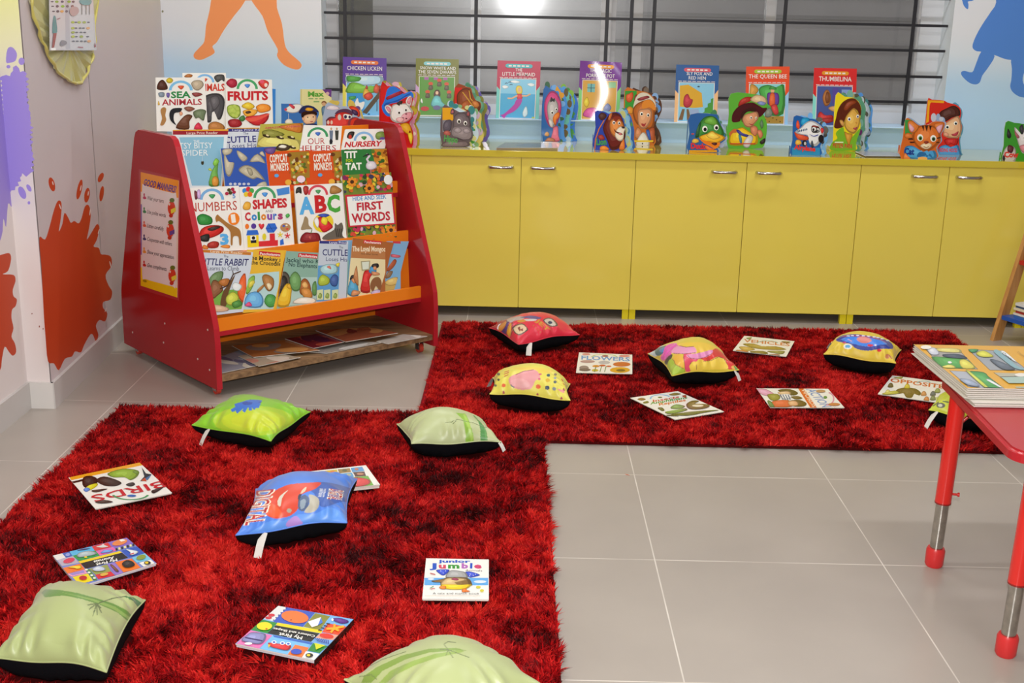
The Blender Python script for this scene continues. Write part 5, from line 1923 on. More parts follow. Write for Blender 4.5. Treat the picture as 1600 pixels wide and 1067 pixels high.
for k in range(150):
    u, v = rr.random(), rr.choice([rr.uniform(0, .27), rr.uniform(.8, 1)])
    x = 1085 + 345 * u + 40 * v
    y = -30 - 20 * u + 445 * v + (5 if v > .5 else 0)
    A.e(rr.choice(['#c8325a', '#e88a28', '#3a7a34', '#e8c838', '#8a2a5a', '#d84a38', '#2a4a28', '#5a9a3a', '#e0b0c0', '#3a3a5a', '#d86a2a']), x, y, rr.uniform(9, 20), rr.uniform(8, 17), rr.uniform(0, 90))
for cx, cy in ((1270, 65), (1150, 20), (1420, 355)):
    for k in range(8):
        a = k * math.pi / 4
        A.e('#e8902a', cx + 24 * math.cos(a), cy + 24 * math.sin(a), 12, 9, math.degrees(a))
    A.e('#4a2a18', cx, cy, 13, 13)
A.e('#eef2f0', 1400, 5, 30, 34)
A.p('#d02a3c', 1100, 112, 1432, 92, 1455, 312, 1125, 335)
A.p('#f2f2ee', 1114, 124, 1422, 104, 1442, 304, 1136, 324)
A.t('#3a86c8', 'HIDE AND SEEK', 1154, 152, 1388, 136, 28, .03)
A.t('#c0283a', 'FIRST', 1184, 220, 1366, 206, 52, .05)
A.t('#c0283a', 'WORDS', 1148, 302, 1416, 284, 58, .05)
rb('hide and seek first words book with a flower border in the second rack row', ROW2, [(534, 274), (611, 269), (619.5, 372), (544.5, 380)], '#7a8a34', A, th=.008, fwd=.008)

# first row
A = Art(290, 280, .225)
A.p('#cfd8e4', 110, 485, 470, 505, 420, 950, 180, 950)
A.p('#c87a2a', 110, 488, 468, 508, 464, 528, 118, 508)
A.t('#f0dcc0', 'Large Print Reader', 172, 508, 398, 522, 17, .02)
A.t('#3a3a5a', 'The', 262, 542, 296, 545, 18, .0)
A.t('#2c2f6a', 'LITTLE RABBIT', 105, 596, 432, 600, 46, .02, up=(8, -46))
A.t('#3a3f5a', 'Learns to Climb', 152, 632, 370, 635, 30, .0)
A.p('#7ab04a', 165, 780, 400, 760, 400, 900, 190, 915)
for q, c in (((160, 700, 200, 650, 260, 640, 250, 700, 200, 740, 170, 750), '#6a8a5a'), ((170, 780, 190, 700, 240, 720, 260, 770, 220, 810, 190, 830), '#8a5a38'), ((225, 720, 250, 695, 300, 690, 305, 725, 265, 745), '#b06a2a'), ((360, 800, 375, 700, 415, 655, 420, 800, 400, 860), '#e8602a'), ((320, 740, 345, 715, 390, 740, 370, 775, 335, 770), '#e4ecec'), ((240, 870, 260, 780, 290, 740, 345, 660, 300, 780, 280, 880), '#6a4a2a'), ((280, 820, 330, 780, 370, 820, 340, 870, 290, 870), '#c8d04a'), ((320, 860, 370, 840, 395, 870, 340, 895), '#4a8a3a'), ((190, 870, 290, 890, 290, 915, 190, 920), '#d8b090')):
    A.b(c, *q)
A.l('#4a2f20', 8, 240, 760, 290, 740, 330, 660, 380, 640)
A.l('#4a2f20', 5, 330, 660, 325, 635)
rb('little rabbit story book with an orange header, leftmost in the lowest book row', ROW1, [(313, 389), (395.5, 394), (392, 420), (385, 450), (380, 487), (331, 493)], '#cfd8e4', A, th=.004, fwd=.006)
A = Art(290, 280, .225)
A.p('#e8b838', 430, 490, 705, 490, 640, 900, 400, 910)
A.p('#b8d8d8', 430, 660, 650, 640, 640, 900, 400, 905)
A.p('#c8242e', 512, 498, 660, 512, 656, 540, 508, 526)
A.t('#f4e4e0', 'Panchatantra', 516, 524, 655, 534, 17, .04)
A.t('#2c2a24', 'The Monkey and', 432, 556, 706, 576, 28, .03)
A.t('#2c2a24', 'the Crocodile', 452, 590, 664, 602, 28, .03)
for q, c in (((410, 760, 440, 690, 480, 670, 470, 740, 430, 800), '#8ab84a'), ((410, 880, 430, 800, 500, 780, 540, 830, 520, 890), '#6ab0e8'), ((440, 720, 470, 700, 480, 720, 440, 760), '#d8c84a'), ((530, 680, 560, 660, 610, 690, 610, 750, 580, 780, 550, 750), '#a8723a'), ((560, 730, 580, 720, 600, 745, 580, 770), '#e8d0a8'), ((545, 850, 570, 800, 620, 810, 635, 870, 580, 890), '#4a9a4a'), ((410, 880, 440, 850, 460, 880), '#d84a7a'), ((495, 770, 540, 730, 545, 745, 505, 785), '#a8723a')):
    A.b(c, *q)
rb('yellow monkey and crocodile story book in the lowest book row', ROW1, [(386, 390), (447.5, 391), (441, 420), (435, 455), (433, 485), (379, 489)], '#e8b838', A, th=.004, fwd=.002)
A = Art(290, 280, .225)
A.p('#8ab0a0', 690, 498, 925, 508, 905, 880, 628, 890)
A.p('#b0ccc4', 640, 680, 915, 680, 905, 870, 640, 880)
A.p('#c8242e', 785, 512, 918, 522, 914, 552, 780, 540)
A.t('#f4e4e0', 'Panchatantra', 790, 536, 912, 546, 17, .04)
A.t('#2a4a4a', 'Jackal who Killed', 696, 572, 1000, 590, 28, .02)
A.t('#2a4a4a', 'No Elephants', 715, 604, 912, 618, 28, .02)
for q, c in (((632, 790, 640, 700, 680, 640, 720, 670, 725, 740, 680, 800, 650, 820), '#5a5248'), ((645, 780, 655, 690, 690, 670, 710, 720, 680, 790), '#2a221e'), ((635, 880, 660, 790, 700, 725, 735, 740, 735, 790, 715, 880), '#e8b828'), ((700, 745, 720, 725, 738, 745, 725, 765), '#d8a020'), ((790, 770, 800, 710, 830, 688, 860, 720, 870, 780, 840, 812, 800, 800), '#a85a24'), ((805, 730, 830, 710, 850, 740, 830, 765), '#e0a860'), ((800, 760, 860, 760, 880, 820, 820, 820), '#c8853a'), ((720, 690, 760, 640, 800, 690, 790, 770, 740, 770), '#6a9a5a'), ((880, 730, 905, 710, 908, 800, 880, 800), '#5a8a4a'), ((740, 860, 800, 820, 900, 830, 890, 862), '#e8e0d0')):
    A.b(c, *q)
rb('grey-green jackal story book with a lion in the lowest book row', ROW1, [(447.5, 392), (498, 395), (494, 476), (432, 484)], '#8ab0a0', A, th=.004, fwd=.008)
A = Art(290, 280, .225)
A.p('#8ab8d8', 1060, 425, 1170, 425, 1130, 850, 1060, 850)
A.p('#9ac8c0', 1080, 600, 1135, 560, 1120, 840, 1075, 840)
A.b('#c85a9a', 1085, 690, 1110, 650, 1120, 680, 1095, 710)
A.b('#8a8a3a', 1080, 720, 1115, 715, 1115, 830, 1080, 830)
rb('light blue story book showing only an edge behind the mongoose book', ROW1, [(528, 376), (553, 375), (544, 466), (528, 471)], '#8ab8d8', A, th=.004, fwd=.000)
A = Art(290, 280, .225)
A.p('#c4ccd8', 930, 425, 1130, 428, 1120, 860, 905, 870)
A.p('#2f3580', 932, 427, 1118, 432, 1116, 452, 930, 446)
A.t('#d8d8ec', 'Large Print Reader', 998, 446, 1200, 450, 14, .02)
A.t('#3a3a60', 'The', 1064, 480, 1094, 482, 18, .0)
A.t('#2c3070', 'CUTTLE FISH', 950, 528, 1230, 535, 42, .02)
A.t('#3a4070', 'Loses His Life', 975, 568, 1190, 574, 28, .0)
A.p('#5a9ad0', 918, 600, 1070, 590, 1060, 840, 906, 850)
for q, c in (((930, 620, 980, 590, 1050, 600, 1050, 650, 960, 660), '#a8d0d8'), ((920, 700, 950, 660, 1000, 690, 990, 730, 930, 740), '#a8b838'), ((1000, 700, 1030, 660, 1060, 680, 1050, 740, 1015, 740), '#3a5a9a'), ((980, 610, 1000, 600, 1010, 625), '#d86a5a'), ((1040, 590, 1070, 580, 1060, 610), '#e0c83a')):
    A.b(c, *q)
for x0 in (910, 960, 1015):
    A.p('#d0d8a8', x0, 770, x0 + 44, 765, x0 + 44, 835, x0, 840)
    A.b('#8aa04a', x0 + 8, 820, x0 + 20, 790, x0 + 36, 800, x0 + 30, 828)
rb('cuttle fish story book leaning in the lowest book row', ROW1, [(499, 376), (544, 377), (541, 468), (494, 475)], '#c4ccd8', A, th=.004, fwd=.010)
A = Art(290, 280, .225)
A.p('#7ab0d8', 1400, 425, 1560, 430, 1500, 800, 1380, 800)
A.p('#c8a85a', 1385, 720, 1480, 690, 1500, 800, 1380, 800)
A.p('#c8384a', 1440, 430, 1500, 432, 1496, 448, 1438, 445)
for q, c in (((1395, 630, 1420, 590, 1450, 555, 1466, 570, 1445, 610, 1410, 640), '#a8502a'), ((1390, 670, 1410, 640, 1440, 640, 1420, 680, 1390, 690), '#8a6a4a'), ((1380, 720, 1420, 690, 1470, 680, 1480, 720, 1420, 740), '#d8b86a'), ((1430, 520, 1490, 530, 1480, 545, 1430, 540), '#c85a6a')):
    A.b(c, *q)
rb('sky blue story book at the right end of the lowest book row', ROW1, [(604, 377), (639, 377), (632, 400), (626, 425), (626, 455), (596, 460)], '#7ab0d8', A, th=.004, fwd=.004)
A = Art(290, 280, .225)
A.p('#a8602c', 1160, 410, 1445, 440, 1435, 480, 1150, 470)
A.p('#b87a48', 1150, 468, 1435, 478, 1425, 560, 1135, 545)
A.p('#e8d8a8', 1138, 545, 1426, 560, 1384, 800, 1118, 820)
A.p('#d02430', 1238, 420, 1362, 430, 1358, 452, 1234, 444)
A.t('#f4e4e0', 'Panchatantra', 1242, 442, 1356, 450, 15, .04)
A.t('#f2e0c0', 'The Loyal Mongoose', 1158, 500, 1418, 502, 34, .04)
A.t('#4a3424', 'And Other Stories', 1218, 522, 1336, 528, 11, .0)
for q, c in (((1125, 800, 1135, 720, 1160, 680, 1185, 700, 1200, 760, 1195, 815), '#4a9ac0'), ((1140, 700, 1150, 668, 1178, 668, 1182, 692, 1160, 690), '#22181a'), ((1150, 700, 1165, 685, 1182, 695, 1172, 725), '#c8885a'), ((1165, 690, 1180, 615, 1190, 610, 1200, 740), '#b87a4a'), ((1215, 780, 1225, 700, 1240, 640, 1280, 620, 1300, 650, 1275, 700, 1280, 785), '#c8241f'), ((1270, 640, 1290, 600, 1315, 605, 1325, 640, 1300, 660), '#3a8ac0'), ((1290, 605, 1300, 588, 1335, 585, 1340, 610, 1315, 618), '#22181a'), ((1300, 610, 1320, 605, 1325, 625, 1308, 632), '#c8885a'), ((1290, 640, 1340, 650, 1345, 665, 1300, 668), '#c8885a'), ((1280, 740, 1300, 690, 1340, 680, 1360, 720, 1350, 780, 1320, 740, 1300, 785), '#8a5a34'), ((1150, 810, 1160, 770, 1210, 780, 1200, 800), '#c8885a'), ((1280, 790, 1330, 765, 1370, 785, 1330, 800), '#b8a8c8')):
    A.b(c, *q)
A.p('#a8a078', 1215, 570, 1280, 565, 1278, 630, 1222, 635)
A.p('#d8e0d0', 1222, 576, 1272, 572, 1270, 622, 1228, 628)
rb('brown loyal mongoose story book standing in front in the lowest book row', ROW1, [(551, 372), (615.5, 379), (608, 405), (602, 435), (602, 459), (542, 467)], '#a8602c', A, th=.004, fwd=.014)

# loose magazines on the bottom board
MG = 'magazines lying on the bottom board of the red rack'
mags = [
    ([(336, 560), (380, 545), (415, 568), (340, 584)], '#8a8a94', .0826, 'grey magazine at the left end of the rack\'s bottom board', ['#5a5a70', '#c8c0b0']),
    ([(372, 556), (410, 549), (470, 558), (404, 572)], '#b0a08a', .0876, 'pale magazine with pink cover under the orange one on the bottom board', ['#c88a78', '#d8c8b8']),
    ([(362, 540), (447, 531), (500, 547), (396, 558)], '#a8683a', .0926, 'orange-brown magazine, left of the middle on the bottom board', ['#d89858', '#8a7a70']),
    ([(470, 548), (560, 533), (596, 535), (510, 552)], '#a8a098', .0826, 'silver-grey magazine lying under the others at the bottom board\'s front edge', ['#c8c4c0', '#8a8480']),
    ([(445, 529), (505, 520), (538, 534), (490, 544)], '#6a1e2a', .0976, 'dark crimson magazine in the middle of the bottom board', ['#a84a3a', '#3a1a3a']),
    ([(493, 516), (575, 511), (622, 520), (540, 534)], '#8a4a34', .1026, 'brown-red magazine on top at the right of the bottom board', ['#b07848', '#6a2a2a']),
    ([(588, 533), (630, 522), (668, 525), (606, 537)], '#b4aca4', .0826, 'pale grey magazine at the right end of the bottom board', ['#d8d4cc', '#98908a']),
]
for k, (px, col, z, lab, cc) in enumerate(mags):
    pl = Plane((0, 0, z + .0044), (0, 0, 1))
    A = Art()
    c0 = np.mean(np.array(px), axis=0)
    rr = random.Random(k)
    for q in range(7):
        x, y = c0 + (rr.uniform(-30, 30), rr.uniform(-7, 7))
        A.e(rr.choice(cc + [col]), x, y, rr.uniform(8, 26), rr.uniform(2, 5), rr.uniform(-15, 15))
    book(lab, px, pl, .0044, col, A, MG, name='magazine', page='#d8d4ce')
# ================================================================== TALL FAIRY TALE BOOKS ON THE SILL
TALL = [
    # px corners, cover colour, side colour, pill colour, title lines (text, u0, u1, v, h), tiny line v, picture top v, label, art function
    ([(535.8, 88.6), (604, 91), (603.5, 182.8), (535.3, 183)], '#5c3a9c', '#e8dc58', '#e8783a', [('CHICKEN LICKEN', .1, .9, .215, .065)], .285, .31, 'purple story book with hens on a log, leftmost tall book on the window sill', 'chick'),
    ([(649.8, 91), (717, 92.6), (716, 183), (649, 182.4)], '#7a7c2a', '#c8a0d0', '#8ad0d8', [('SNOW WHITE AND', .1, .93, .185, .05), ('THE SEVEN DWARFS', .06, .94, .255, .055)], .285, .315, 'olive green story book with a girl in a blue dress on the window sill', 'girl'),
    ([(777.6, 94.3), (845, 96.2), (841.5, 188), (774.5, 186)], '#c02c50', '#7ad0c8', '#4ab8c0', [('THE', .42, .58, .175, .05), ('LITTLE MERMAID', .12, .88, .255, .06)], .29, .31, 'crimson story book with a mermaid picture on the window sill', 'sea'),
    ([(906.6, 94.6), (972.3, 97.6), (967, 189), (903, 188.5)], '#7c3a9c', '#8adc8a', '#f0a028', [('THE MAGIC', .24, .76, .185, .06), ('PORRIDGE POT', .16, .84, .27, .06)], .3, .325, 'purple story book with a bright curved reflection on the window sill', 'pot'),
    ([(1056.7, 100.7), (1123.8, 102.5), (1120, 193), (1053, 192)], '#2a5c9c', '#f4c08a', '#d85a6a', [('SLY FOX AND', .25, .85, .175, .055), ('RED HEN', .3, .7, .25, .055)], .285, .31, 'dark blue story book with a yellow tent picture on the window sill', 'fox'),
    ([(1166, 103.9), (1234, 103.9), (1230.6, 196.5), (1164, 196)], '#e8502a', '#9ac8f0', '#a8c83a', [('THE QUEEN BEE', .06, .94, .2, .065)], .275, .3, 'orange story book behind the boy with the brown hat on the window sill', 'bee'),
    ([(1272, 105.9), (1339, 107.3), (1336, 199), (1268.5, 198)], '#d82a2c', '#8ae0d8', '#e89a2a', [('THUMBELINA', .12, .88, .22, .075)], .29, .31, 'bright red story book, rightmost tall book on the window sill', 'bed'),
]


def tall_picture(A, kind, v0):
    x0, x1, v1 = .09, .9, .97
    R_ = lambda c: A.r(c, x0, v0, x1, v1)
    if kind == 'chick':
        R_('#7cc0ec')
        A.b('#b8dcf4', .1, v0, .5, v0, .89, v0, .89, v0 + .12, .5, v0 + .16, .1, v0 + .12)
        A.b('#7ab83a', .1, .5, .2, .42, .4, .44, .6, .5, .85, .46, .89, .55, .6, .6, .1, .6)
        A.b('#4a9a3a', .1, v0 + .01, .3, v0 + .01, .42, v0 + .03, .36, v0 + .09, .12, v0 + .1)
        A.r('#3a98dc', .1, .6, .5, .96)
        A.p('#5a4a38', .45, .92, .55, .95, .9, .62, .9, .5, .8, .6)
        for q, c in (((.46, .62, .52, .5, .6, .56, .66, .64, .56, .7, .48, .68), '#e0a838'), ((.48, .64, .62, .58, .7, .66, .58, .72), '#d0402a'), ((.7, .56, .76, .44, .84, .5, .8, .6), '#c8502a'), ((.28, .78, .34, .68, .38, .76, .5, .74, .46, .86, .34, .88), '#f2f0ea'), ((.18, .84, .24, .76, .3, .82, .24, .9), '#e8d03a'), ((.15, .66, .3, .65, .28, .7, .16, .71), '#3a9a4a'), ((.52, .52, .55, .46, .58, .52), '#b0302a')):
            A.b(c, *q)
        for x in (.78, .86):
            A.r('#28405a', x, .72, x + .015, .9)
        A.e('#2a5a8a', .6, .95, .03, .012)
    elif kind == 'girl':
        R_('#5c9a3a')
        for x in (.2, .42, .64):
            A.r('#b060b0', x, v0 + .005, x + .1, v0 + .05)
        for x, y in ((.35, .46), (.55, .4), (.28, .6), (.72, .46), (.78, .6)):
            A.e('#d8502a', x, y - .03, .055, .03)
            A.b('#5a4a3a', x - .05, y + .07, x - .03, y, x + .04, y, x + .05, y + .07)
        A.b('#5a3020', .42, .62, .46, .54, .55, .54, .58, .62, .54, .66, .46, .66)
        A.e('#f0c8a8', .5, .585, .035, .03)
        A.b('#6ac0c8', .36, .8, .42, .66, .5, .63, .58, .66, .62, .74, .72, .82, .5, .84)
        A.e('#c83a3a', .22, .86, .1, .04)
        A.e('#6a6a9a', .5, .84, .09, .04)
        A.b('#e8eaea', .12, .74, .14, .68, .17, .74, .16, .77)
        A.b('#7ab04a', .6, .95, .7, .88, .86, .93, .84, .965, .64, .965)
    elif kind == 'sea':
        R_('#4ab0e0')
        A.r('#8ad0f0', x0, v0, x1, .56)
        A.b('#eef4f8', .3, v0 + .04, .42, v0 + .02, .55, v0 + .05, .42, v0 + .07)
        A.b('#eef4f8', .7, v0 + .08, .8, v0 + .06, .89, v0 + .09, .8, v0 + .12)
        A.b('#eef4f8', .12, v0 + .13, .2, v0 + .11, .28, v0 + .14, .18, v0 + .17)
        for x, y in ((.22, .38), (.3, .36), (.33, .4)):
            A.l('#2a4a6a', .015, x - .03, y + .01, x, y, x + .03, y + .005)
        A.b('#f0d040', .44, .48, .48, .42, .57, .43, .6, .5, .58, .56, .48, .56)
        A.e('#e8b890', .53, .49, .04, .04)
        A.b('#d8303a', .47, .58, .52, .56, .6, .57, .6, .64, .5, .66)
        A.l('#e8b890', .035, .48, .59, .36, .64, .27, .64)
        A.l('#e8b890', .035, .6, .59, .7, .59, .78, .56)
        A.b('#b83aa8', .47, .66, .6, .65, .55, .76, .42, .86, .26, .92, .2, .98, .14, .94, .2, .9, .32, .82, .42, .74)
        A.p('#b83aa8', .2, .91, .1, .93, .15, .95, .16, .969, .24, .93)
        A.b('#d4eef4', .62, .88, .7, .76, .74, .9, .66, .96)  # pale blotch: highlight of the glossy cover, painted into the print
        A.e('#c8d83a', .87, .955, .035, .012)
    elif kind == 'pot':
        R_('#e0ac50')
        A.r('#7ac0c0', .2, .38, .38, .52)
        A.l('#3a5a6a', .015, .29, .38, .29, .52)
        A.l('#3a5a6a', .015, .2, .45, .38, .45)
        A.r('#9ad0a0', .7, .34, .88, .44)
        A.b('#d850a0', .12, .92, .2, .8, .4, .78, .5, .86, .4, .95)
        A.b('#7a8ac0', .6, .8, .7, .7, .8, .78, .7, .86)
        A.b('#e8c83a', .12, .7, .2, .6, .26, .7, .2, .78)
        A.r('#8a5a2a', .72, .9, .9, .96)
    elif kind == 'fox':
        R_('#8ac8e8')
        A.p('#dca828', .1, .36, .3, .34, .62, .48, .66, .72, .44, .74, .12, .72)
        A.b('#b82438', .2, .68, .22, .54, .3, .5, .36, .58, .42, .6, .38, .7, .28, .74)
        A.p('#4a9a3a', .6, .96, .63, .88, .62, .84, .7, .8, .7, .74, .77, .72, .77, .66, .84, .64, .84, .58, .895, .56, .895, .96)
        A.p('#7a5a3a', .1, .95, .18, .76, .24, .76, .2, .95)
        A.p('#7a5a3a', .3, .95, .28, .76, .33, .76, .4, .95)
        A.p('#9ab0d8', .34, .76, .56, .76, .6, .95, .42, .95)
        A.e('#3a4a5a', .54, .37, .03, .012)
    elif kind == 'bee':
        R_('#8ad0d8')
        A.b('#4aa84a', .3, v0 + .08, .5, v0 + .01, .7, v0 + .05, .89, v0 + .02, .89, .8, .5, .8, .4, .6)
        A.b('#c8903a', .1, v0 + .02, .2, v0 + .01, .3, v0 + .1, .2, v0 + .2, .1, .6)
        A.r('#b08a3a', .1, .84, .9, .965)
        for k in range(9):
            A.e('#5a3a1a', .14 + k * .085, .87 + (k % 3) * .03, .015, .012)
        A.e('#e0b088', .62, .41, .045, .04)
        A.b('#3a8a3a', .54, .38, .6, .33, .7, .36, .7, .39)
        A.b('#6a3a9a', .5, .46, .6, .44, .76, .46, .78, .62, .7, .66, .52, .64)
        A.b('#e0602a', .57, .46, .67, .46, .68, .66, .56, .66)
        A.b('#c83a3a', .6, .66, .72, .64, .78, .78, .7, .82, .62, .74)
        A.b('#7a8478', .48, .74, .58, .7, .64, .8, .56, .86, .46, .84)
    else:
        R_('#4a5a9c')
        A.b('#b0703a', .22, .5, .28, .38, .36, .38, .42, .5, .38, .62, .28, .64)
        A.b('#7a4420', .28, .5, .32, .4, .38, .44, .39, .56, .32, .6)
        A.r('#8aa0d8', .66, .36, .86, .5)
        A.r('#5a4a9c', .45, .33, .58, .6)
        A.b('#d8a06a', .36, .68, .5, .64, .7, .66, .7, .72, .5, .74)
        A.b('#c83030', .12, .82, .18, .74, .3, .8, .46, .8, .5, .88, .3, .92, .16, .9)
        A.b('#a82a28', .16, .88, .46, .84, .5, .9, .3, .94)


for px, colr, sidec, pill, tl, vt, v0, lab, kind in TALL:
    base = ony(*px[3], YB - .02)
    pn = Vector((0, -1, {'sea': .0, 'pot': .066}.get(kind, .04)))
    pl = Plane((0, base.y, base.z), pn)
    H = [np.array(p, float) for p in px]
    A = Art(H=H)
    A.r(colr, 0, 0, 1, 1)
    A.p(sidec, 0, .44, .075, .50, .075, 1, 0, 1)
    A.p(sidec, 1, .42, .92, .50, .92, 1, 1, 1)
    A.r('#efe8e0', .075, v0 - .008, .915, .985)
    tall_picture(A, kind, v0)
    A.arc(pill, .24, .085, 0, .055, 90, 270, .6, 8)
    A.arc(pill, .76, .085, 0, .055, -90, 90, .6, 8)
    A.r(pill, .24, .052, .76, .118)
    for k in range(5):
        A.r('#f4e8e4', .26 + k * .1, .073, .26 + k * .1 + .07, .098)
    for s, u0, u1, v, h in tl:
        A.t('#f6f2f0', s, u0, v, u1, v, h * 1.0, .008)
    for k in range(8):
        A.r('#e8dce0', .06 + k * .11, vt - .008, .06 + k * .11 + .085, vt + .003)
    wp = None
    if kind == 'pot':
        cx = (pl.at(*px[0]).x + pl.at(*px[1]).x) / 2
        zc_ = base.z + .135
        wp = lambda p, cx=cx, zc_=zc_: -.9 * (p.x - cx) ** 2 - 6 * (p.x - cx) * (p.z - zc_) ** 2 + .105 * (p.x - cx)
    book(lab, px, pl, .005, colr, A, 'tall story books leaning on the window grill', warp=wp, material=BENT if wp else PAPER)

# ================================================================== SHAPED BOARD BOOKS ON THE WORKTOP
SG = 'shaped board books standing on the worktop'


def shaped(label, base, out, A, smooth=True, pages=(), thick=.003, ymin=None, yaw=0.0, spine=None, back='#d8d4cc'):
    """a die-cut board book standing open on the worktop: cover, fanned pages, spine"""
    b0 = onz(base[0], base[1], ZT)
    Y = min(max(b0.y, YC + .03), YB - .09)
    n = Vector((math.sin(yaw), -math.cos(yaw), 0))
    pl = Plane((b0.x, Y, ZT), n)
    q = smooth_closed([(out[i], out[i + 1]) for i in range(0, len(out), 2)]) if smooth else [(out[i], out[i + 1]) for i in range(0, len(out), 2)]
    opx = [A.m(*p) for p in q]
    # keep the standing edge on the worktop
    zl = min(pl.at(*p).z for p in opx)
    dz = ZT - zl
    ctr = sum((pl.at(*p) for p in opx), Vector()) / len(opx)
    r = root('shaped_board_book', (ctr.x, Y, ZT), label, 'book', SG)
    o = slab('front_cover', pl, opx, thick, A.base, A, r, GLOSSY, '#e9e4da', clip=False)
    dp = .016
    for k, (dx, dy, sc, cols) in enumerate(pages):
        c = np.mean(np.array(opx), axis=0)
        bot = max(p[1] for p in opx)
        pp = [(c[0] + (p[0] - c[0]) * sc + dx, bot + (p[1] - bot) * sc + dy * min(1, (bot - p[1]) / 30)) for p in opx]
        B = Art()
        xs = [p[0] for p in pp]
        ys = [p[1] for p in pp]
        rr = random.Random(k * 7 + int(base[0]))
        for j in range(26):
            y = rr.uniform(min(ys), max(ys))
            xr = [pp[i] for i in range(len(pp)) if abs(pp[i][1] - y) < 5]
            if not xr:
                continue
            xm = max(v[0] for v in xr)
            B.e(rr.choice(cols), xm - rr.uniform(6, 12), y, rr.uniform(3, 5.5), rr.uniform(3, 7))
        pk = Plane(pl.o - n * dp * (k + 1), n)
        # page outline lifted to the worktop at its own depth
        P3 = [pk.at(*p) for p in pp]
        low = min(p.z for p in P3)
        if low < ZT:
            pp2 = []
            for p, P in zip(pp, P3):
                if P.z < ZT:
                    P = Vector((P.x, P.y, ZT))
                    pr_ = proj([tuple(P)])[0]
                    pp2.append((pr_[0], pr_[1]))
                else:
                    pp2.append(p)
            pp = pp2
        slab('page', pk, pp, .0025, cols[0], B, r, GLOSSY, '#e9e4da', clip=False)
    # spine block joining the leaves along the left edge
    xl = min(opx, key=lambda p: p[0])[0]
    left = [p for p in opx if p[0] < xl + 3]
    zt_ = max(pl.at(*p).z for p in left)
    zb_ = min(pl.at(*p).z for p in left)
    x_ = pl.at(xl, np.mean([p[1] for p in left])).x
    D = dp * len(pages) + .004
    mb = MB()
    mb.box(x_ + .001, Y + thick + .0003, max(ZT + .0005, zb_), x_ + .0035, Y + thick + max(D, .012), max(zt_, zb_ + .02), A.base)
    mb.build('spine', GLOSSY, r)
    return r


# pig in a blue hat
A = Art(590, 130, .11875)
A.base = '#c81e1c'
out = [40, 35, 130, 40, 160, 40, 260, 45, 330, 110, 380, 130, 430, 105, 470, 150, 465, 220, 440, 330, 480, 380, 460, 460, 420, 520, 455, 600, 470, 700, 450, 850, 300, 860, 40, 860]
A.r('#d81e1a', 44, 38, 150, 850)
A.b('#2a7ae0', 105, 170, 120, 100, 160, 50, 230, 45, 300, 90, 340, 140, 400, 115, 440, 110, 472, 150, 465, 200, 440, 170, 360, 190, 260, 250, 170, 270, 130, 300, 130, 360, 170, 430, 120, 430, 70, 370, 55, 300, 80, 250)
A.b('#1c55b0', 80, 300, 110, 260, 200, 240, 300, 200, 400, 140, 440, 140, 360, 180, 280, 235, 170, 262, 110, 300)
A.b('#a02438', 118, 180, 200, 150, 300, 100, 335, 130, 230, 180, 125, 220)
A.b('#f4efe6', 165, 440, 180, 330, 210, 280, 300, 270, 390, 270, 440, 330, 470, 390, 440, 450, 380, 510, 280, 525, 200, 500)
A.b('#f2ede4', 95, 310, 130, 285, 180, 310, 190, 370, 150, 400, 110, 360)
A.b('#e08a98', 108, 315, 140, 305, 175, 345, 165, 385, 130, 360)
A.b('#f2ede4', 370, 240, 400, 180, 440, 165, 450, 230, 430, 300, 390, 290)
A.b('#e08a98', 385, 250, 405, 200, 435, 180, 438, 240, 420, 280)
A.b('#2a2018', 255, 275, 270, 245, 330, 235, 310, 280, 295, 265, 290, 295)
A.b('#eca0a8', 300, 460, 330, 410, 400, 380, 460, 390, 450, 450, 380, 510, 300, 515, 240, 480)
A.b('#f4b8b8', 240, 480, 270, 450, 330, 450, 350, 480, 300, 520)
A.e('#5a2028', 378, 465, 12, 9)
A.e('#5a2028', 335, 455, 12, 6)
A.eye(282, 385, 20)
A.eye(372, 350, 20)
A.e('#8a4a5a', 376, 405, 14, 10)
A.b('#e8a820', 290, 550, 380, 520, 430, 560, 450, 640, 440, 700, 330, 620)
A.b('#f0c830', 400, 660, 440, 640, 462, 700, 445, 800, 420, 760)
A.e('#8a2018', 425, 640, 12, 18)
A.b('#f4efe6', 190, 550, 240, 530, 300, 545, 280, 570)
shaped('pig shaped board book with blue hat, standing behind the red rack corner', (620, 231.5), out, A, pages=[(6, 0, 1.0, ['#d890a8', '#e0b0c0', '#c8b038', '#e8d8c0']), (10, 1, 1.0, ['#b8a030', '#c8b848', '#9a8a2a', '#d8c860'])])

# brown bear back of the hippo (rear book)
A = Art(590, 130, .11875)
A.base = '#9a4418'
out = [1015, 55, 1180, 50, 1230, 70, 1250, 140, 1290, 220, 1350, 250, 1360, 320, 1320, 420, 1350, 600, 1300, 720, 1015, 720]
A.r('#d82418', 1018, 58, 1110, 400)
A.b('#8a4018', 1040, 180, 1070, 110, 1130, 70, 1200, 70, 1240, 140, 1250, 220, 1330, 240, 1355, 320, 1300, 400, 1150, 420, 1060, 350)
A.b('#a8541f', 1080, 330, 1120, 250, 1200, 220, 1240, 280, 1180, 340, 1120, 360)
A.l('#d8a838', 12, 1120, 120, 1180, 200, 1240, 280, 1262, 320)
A.l('#d8a838', 12, 1205, 100, 1222, 200, 1270, 260, 1262, 330)
A.b('#c87a3a', 1240, 240, 1310, 240, 1340, 300, 1280, 320)
shaped('brown animal shaped board book with a red corner, directly behind the hippo book', (733, 223), out, A, pages=[(5, 1, 1.0, ['#5a9a7a', '#7ab090', '#4a8a6a']), (10, 3, 1.0, ['#8a8a38', '#a8a050', '#6a7a3a']), (15, 6, 1.0, ['#6a5ab0', '#8a7ac8', '#b8a8c0'])])
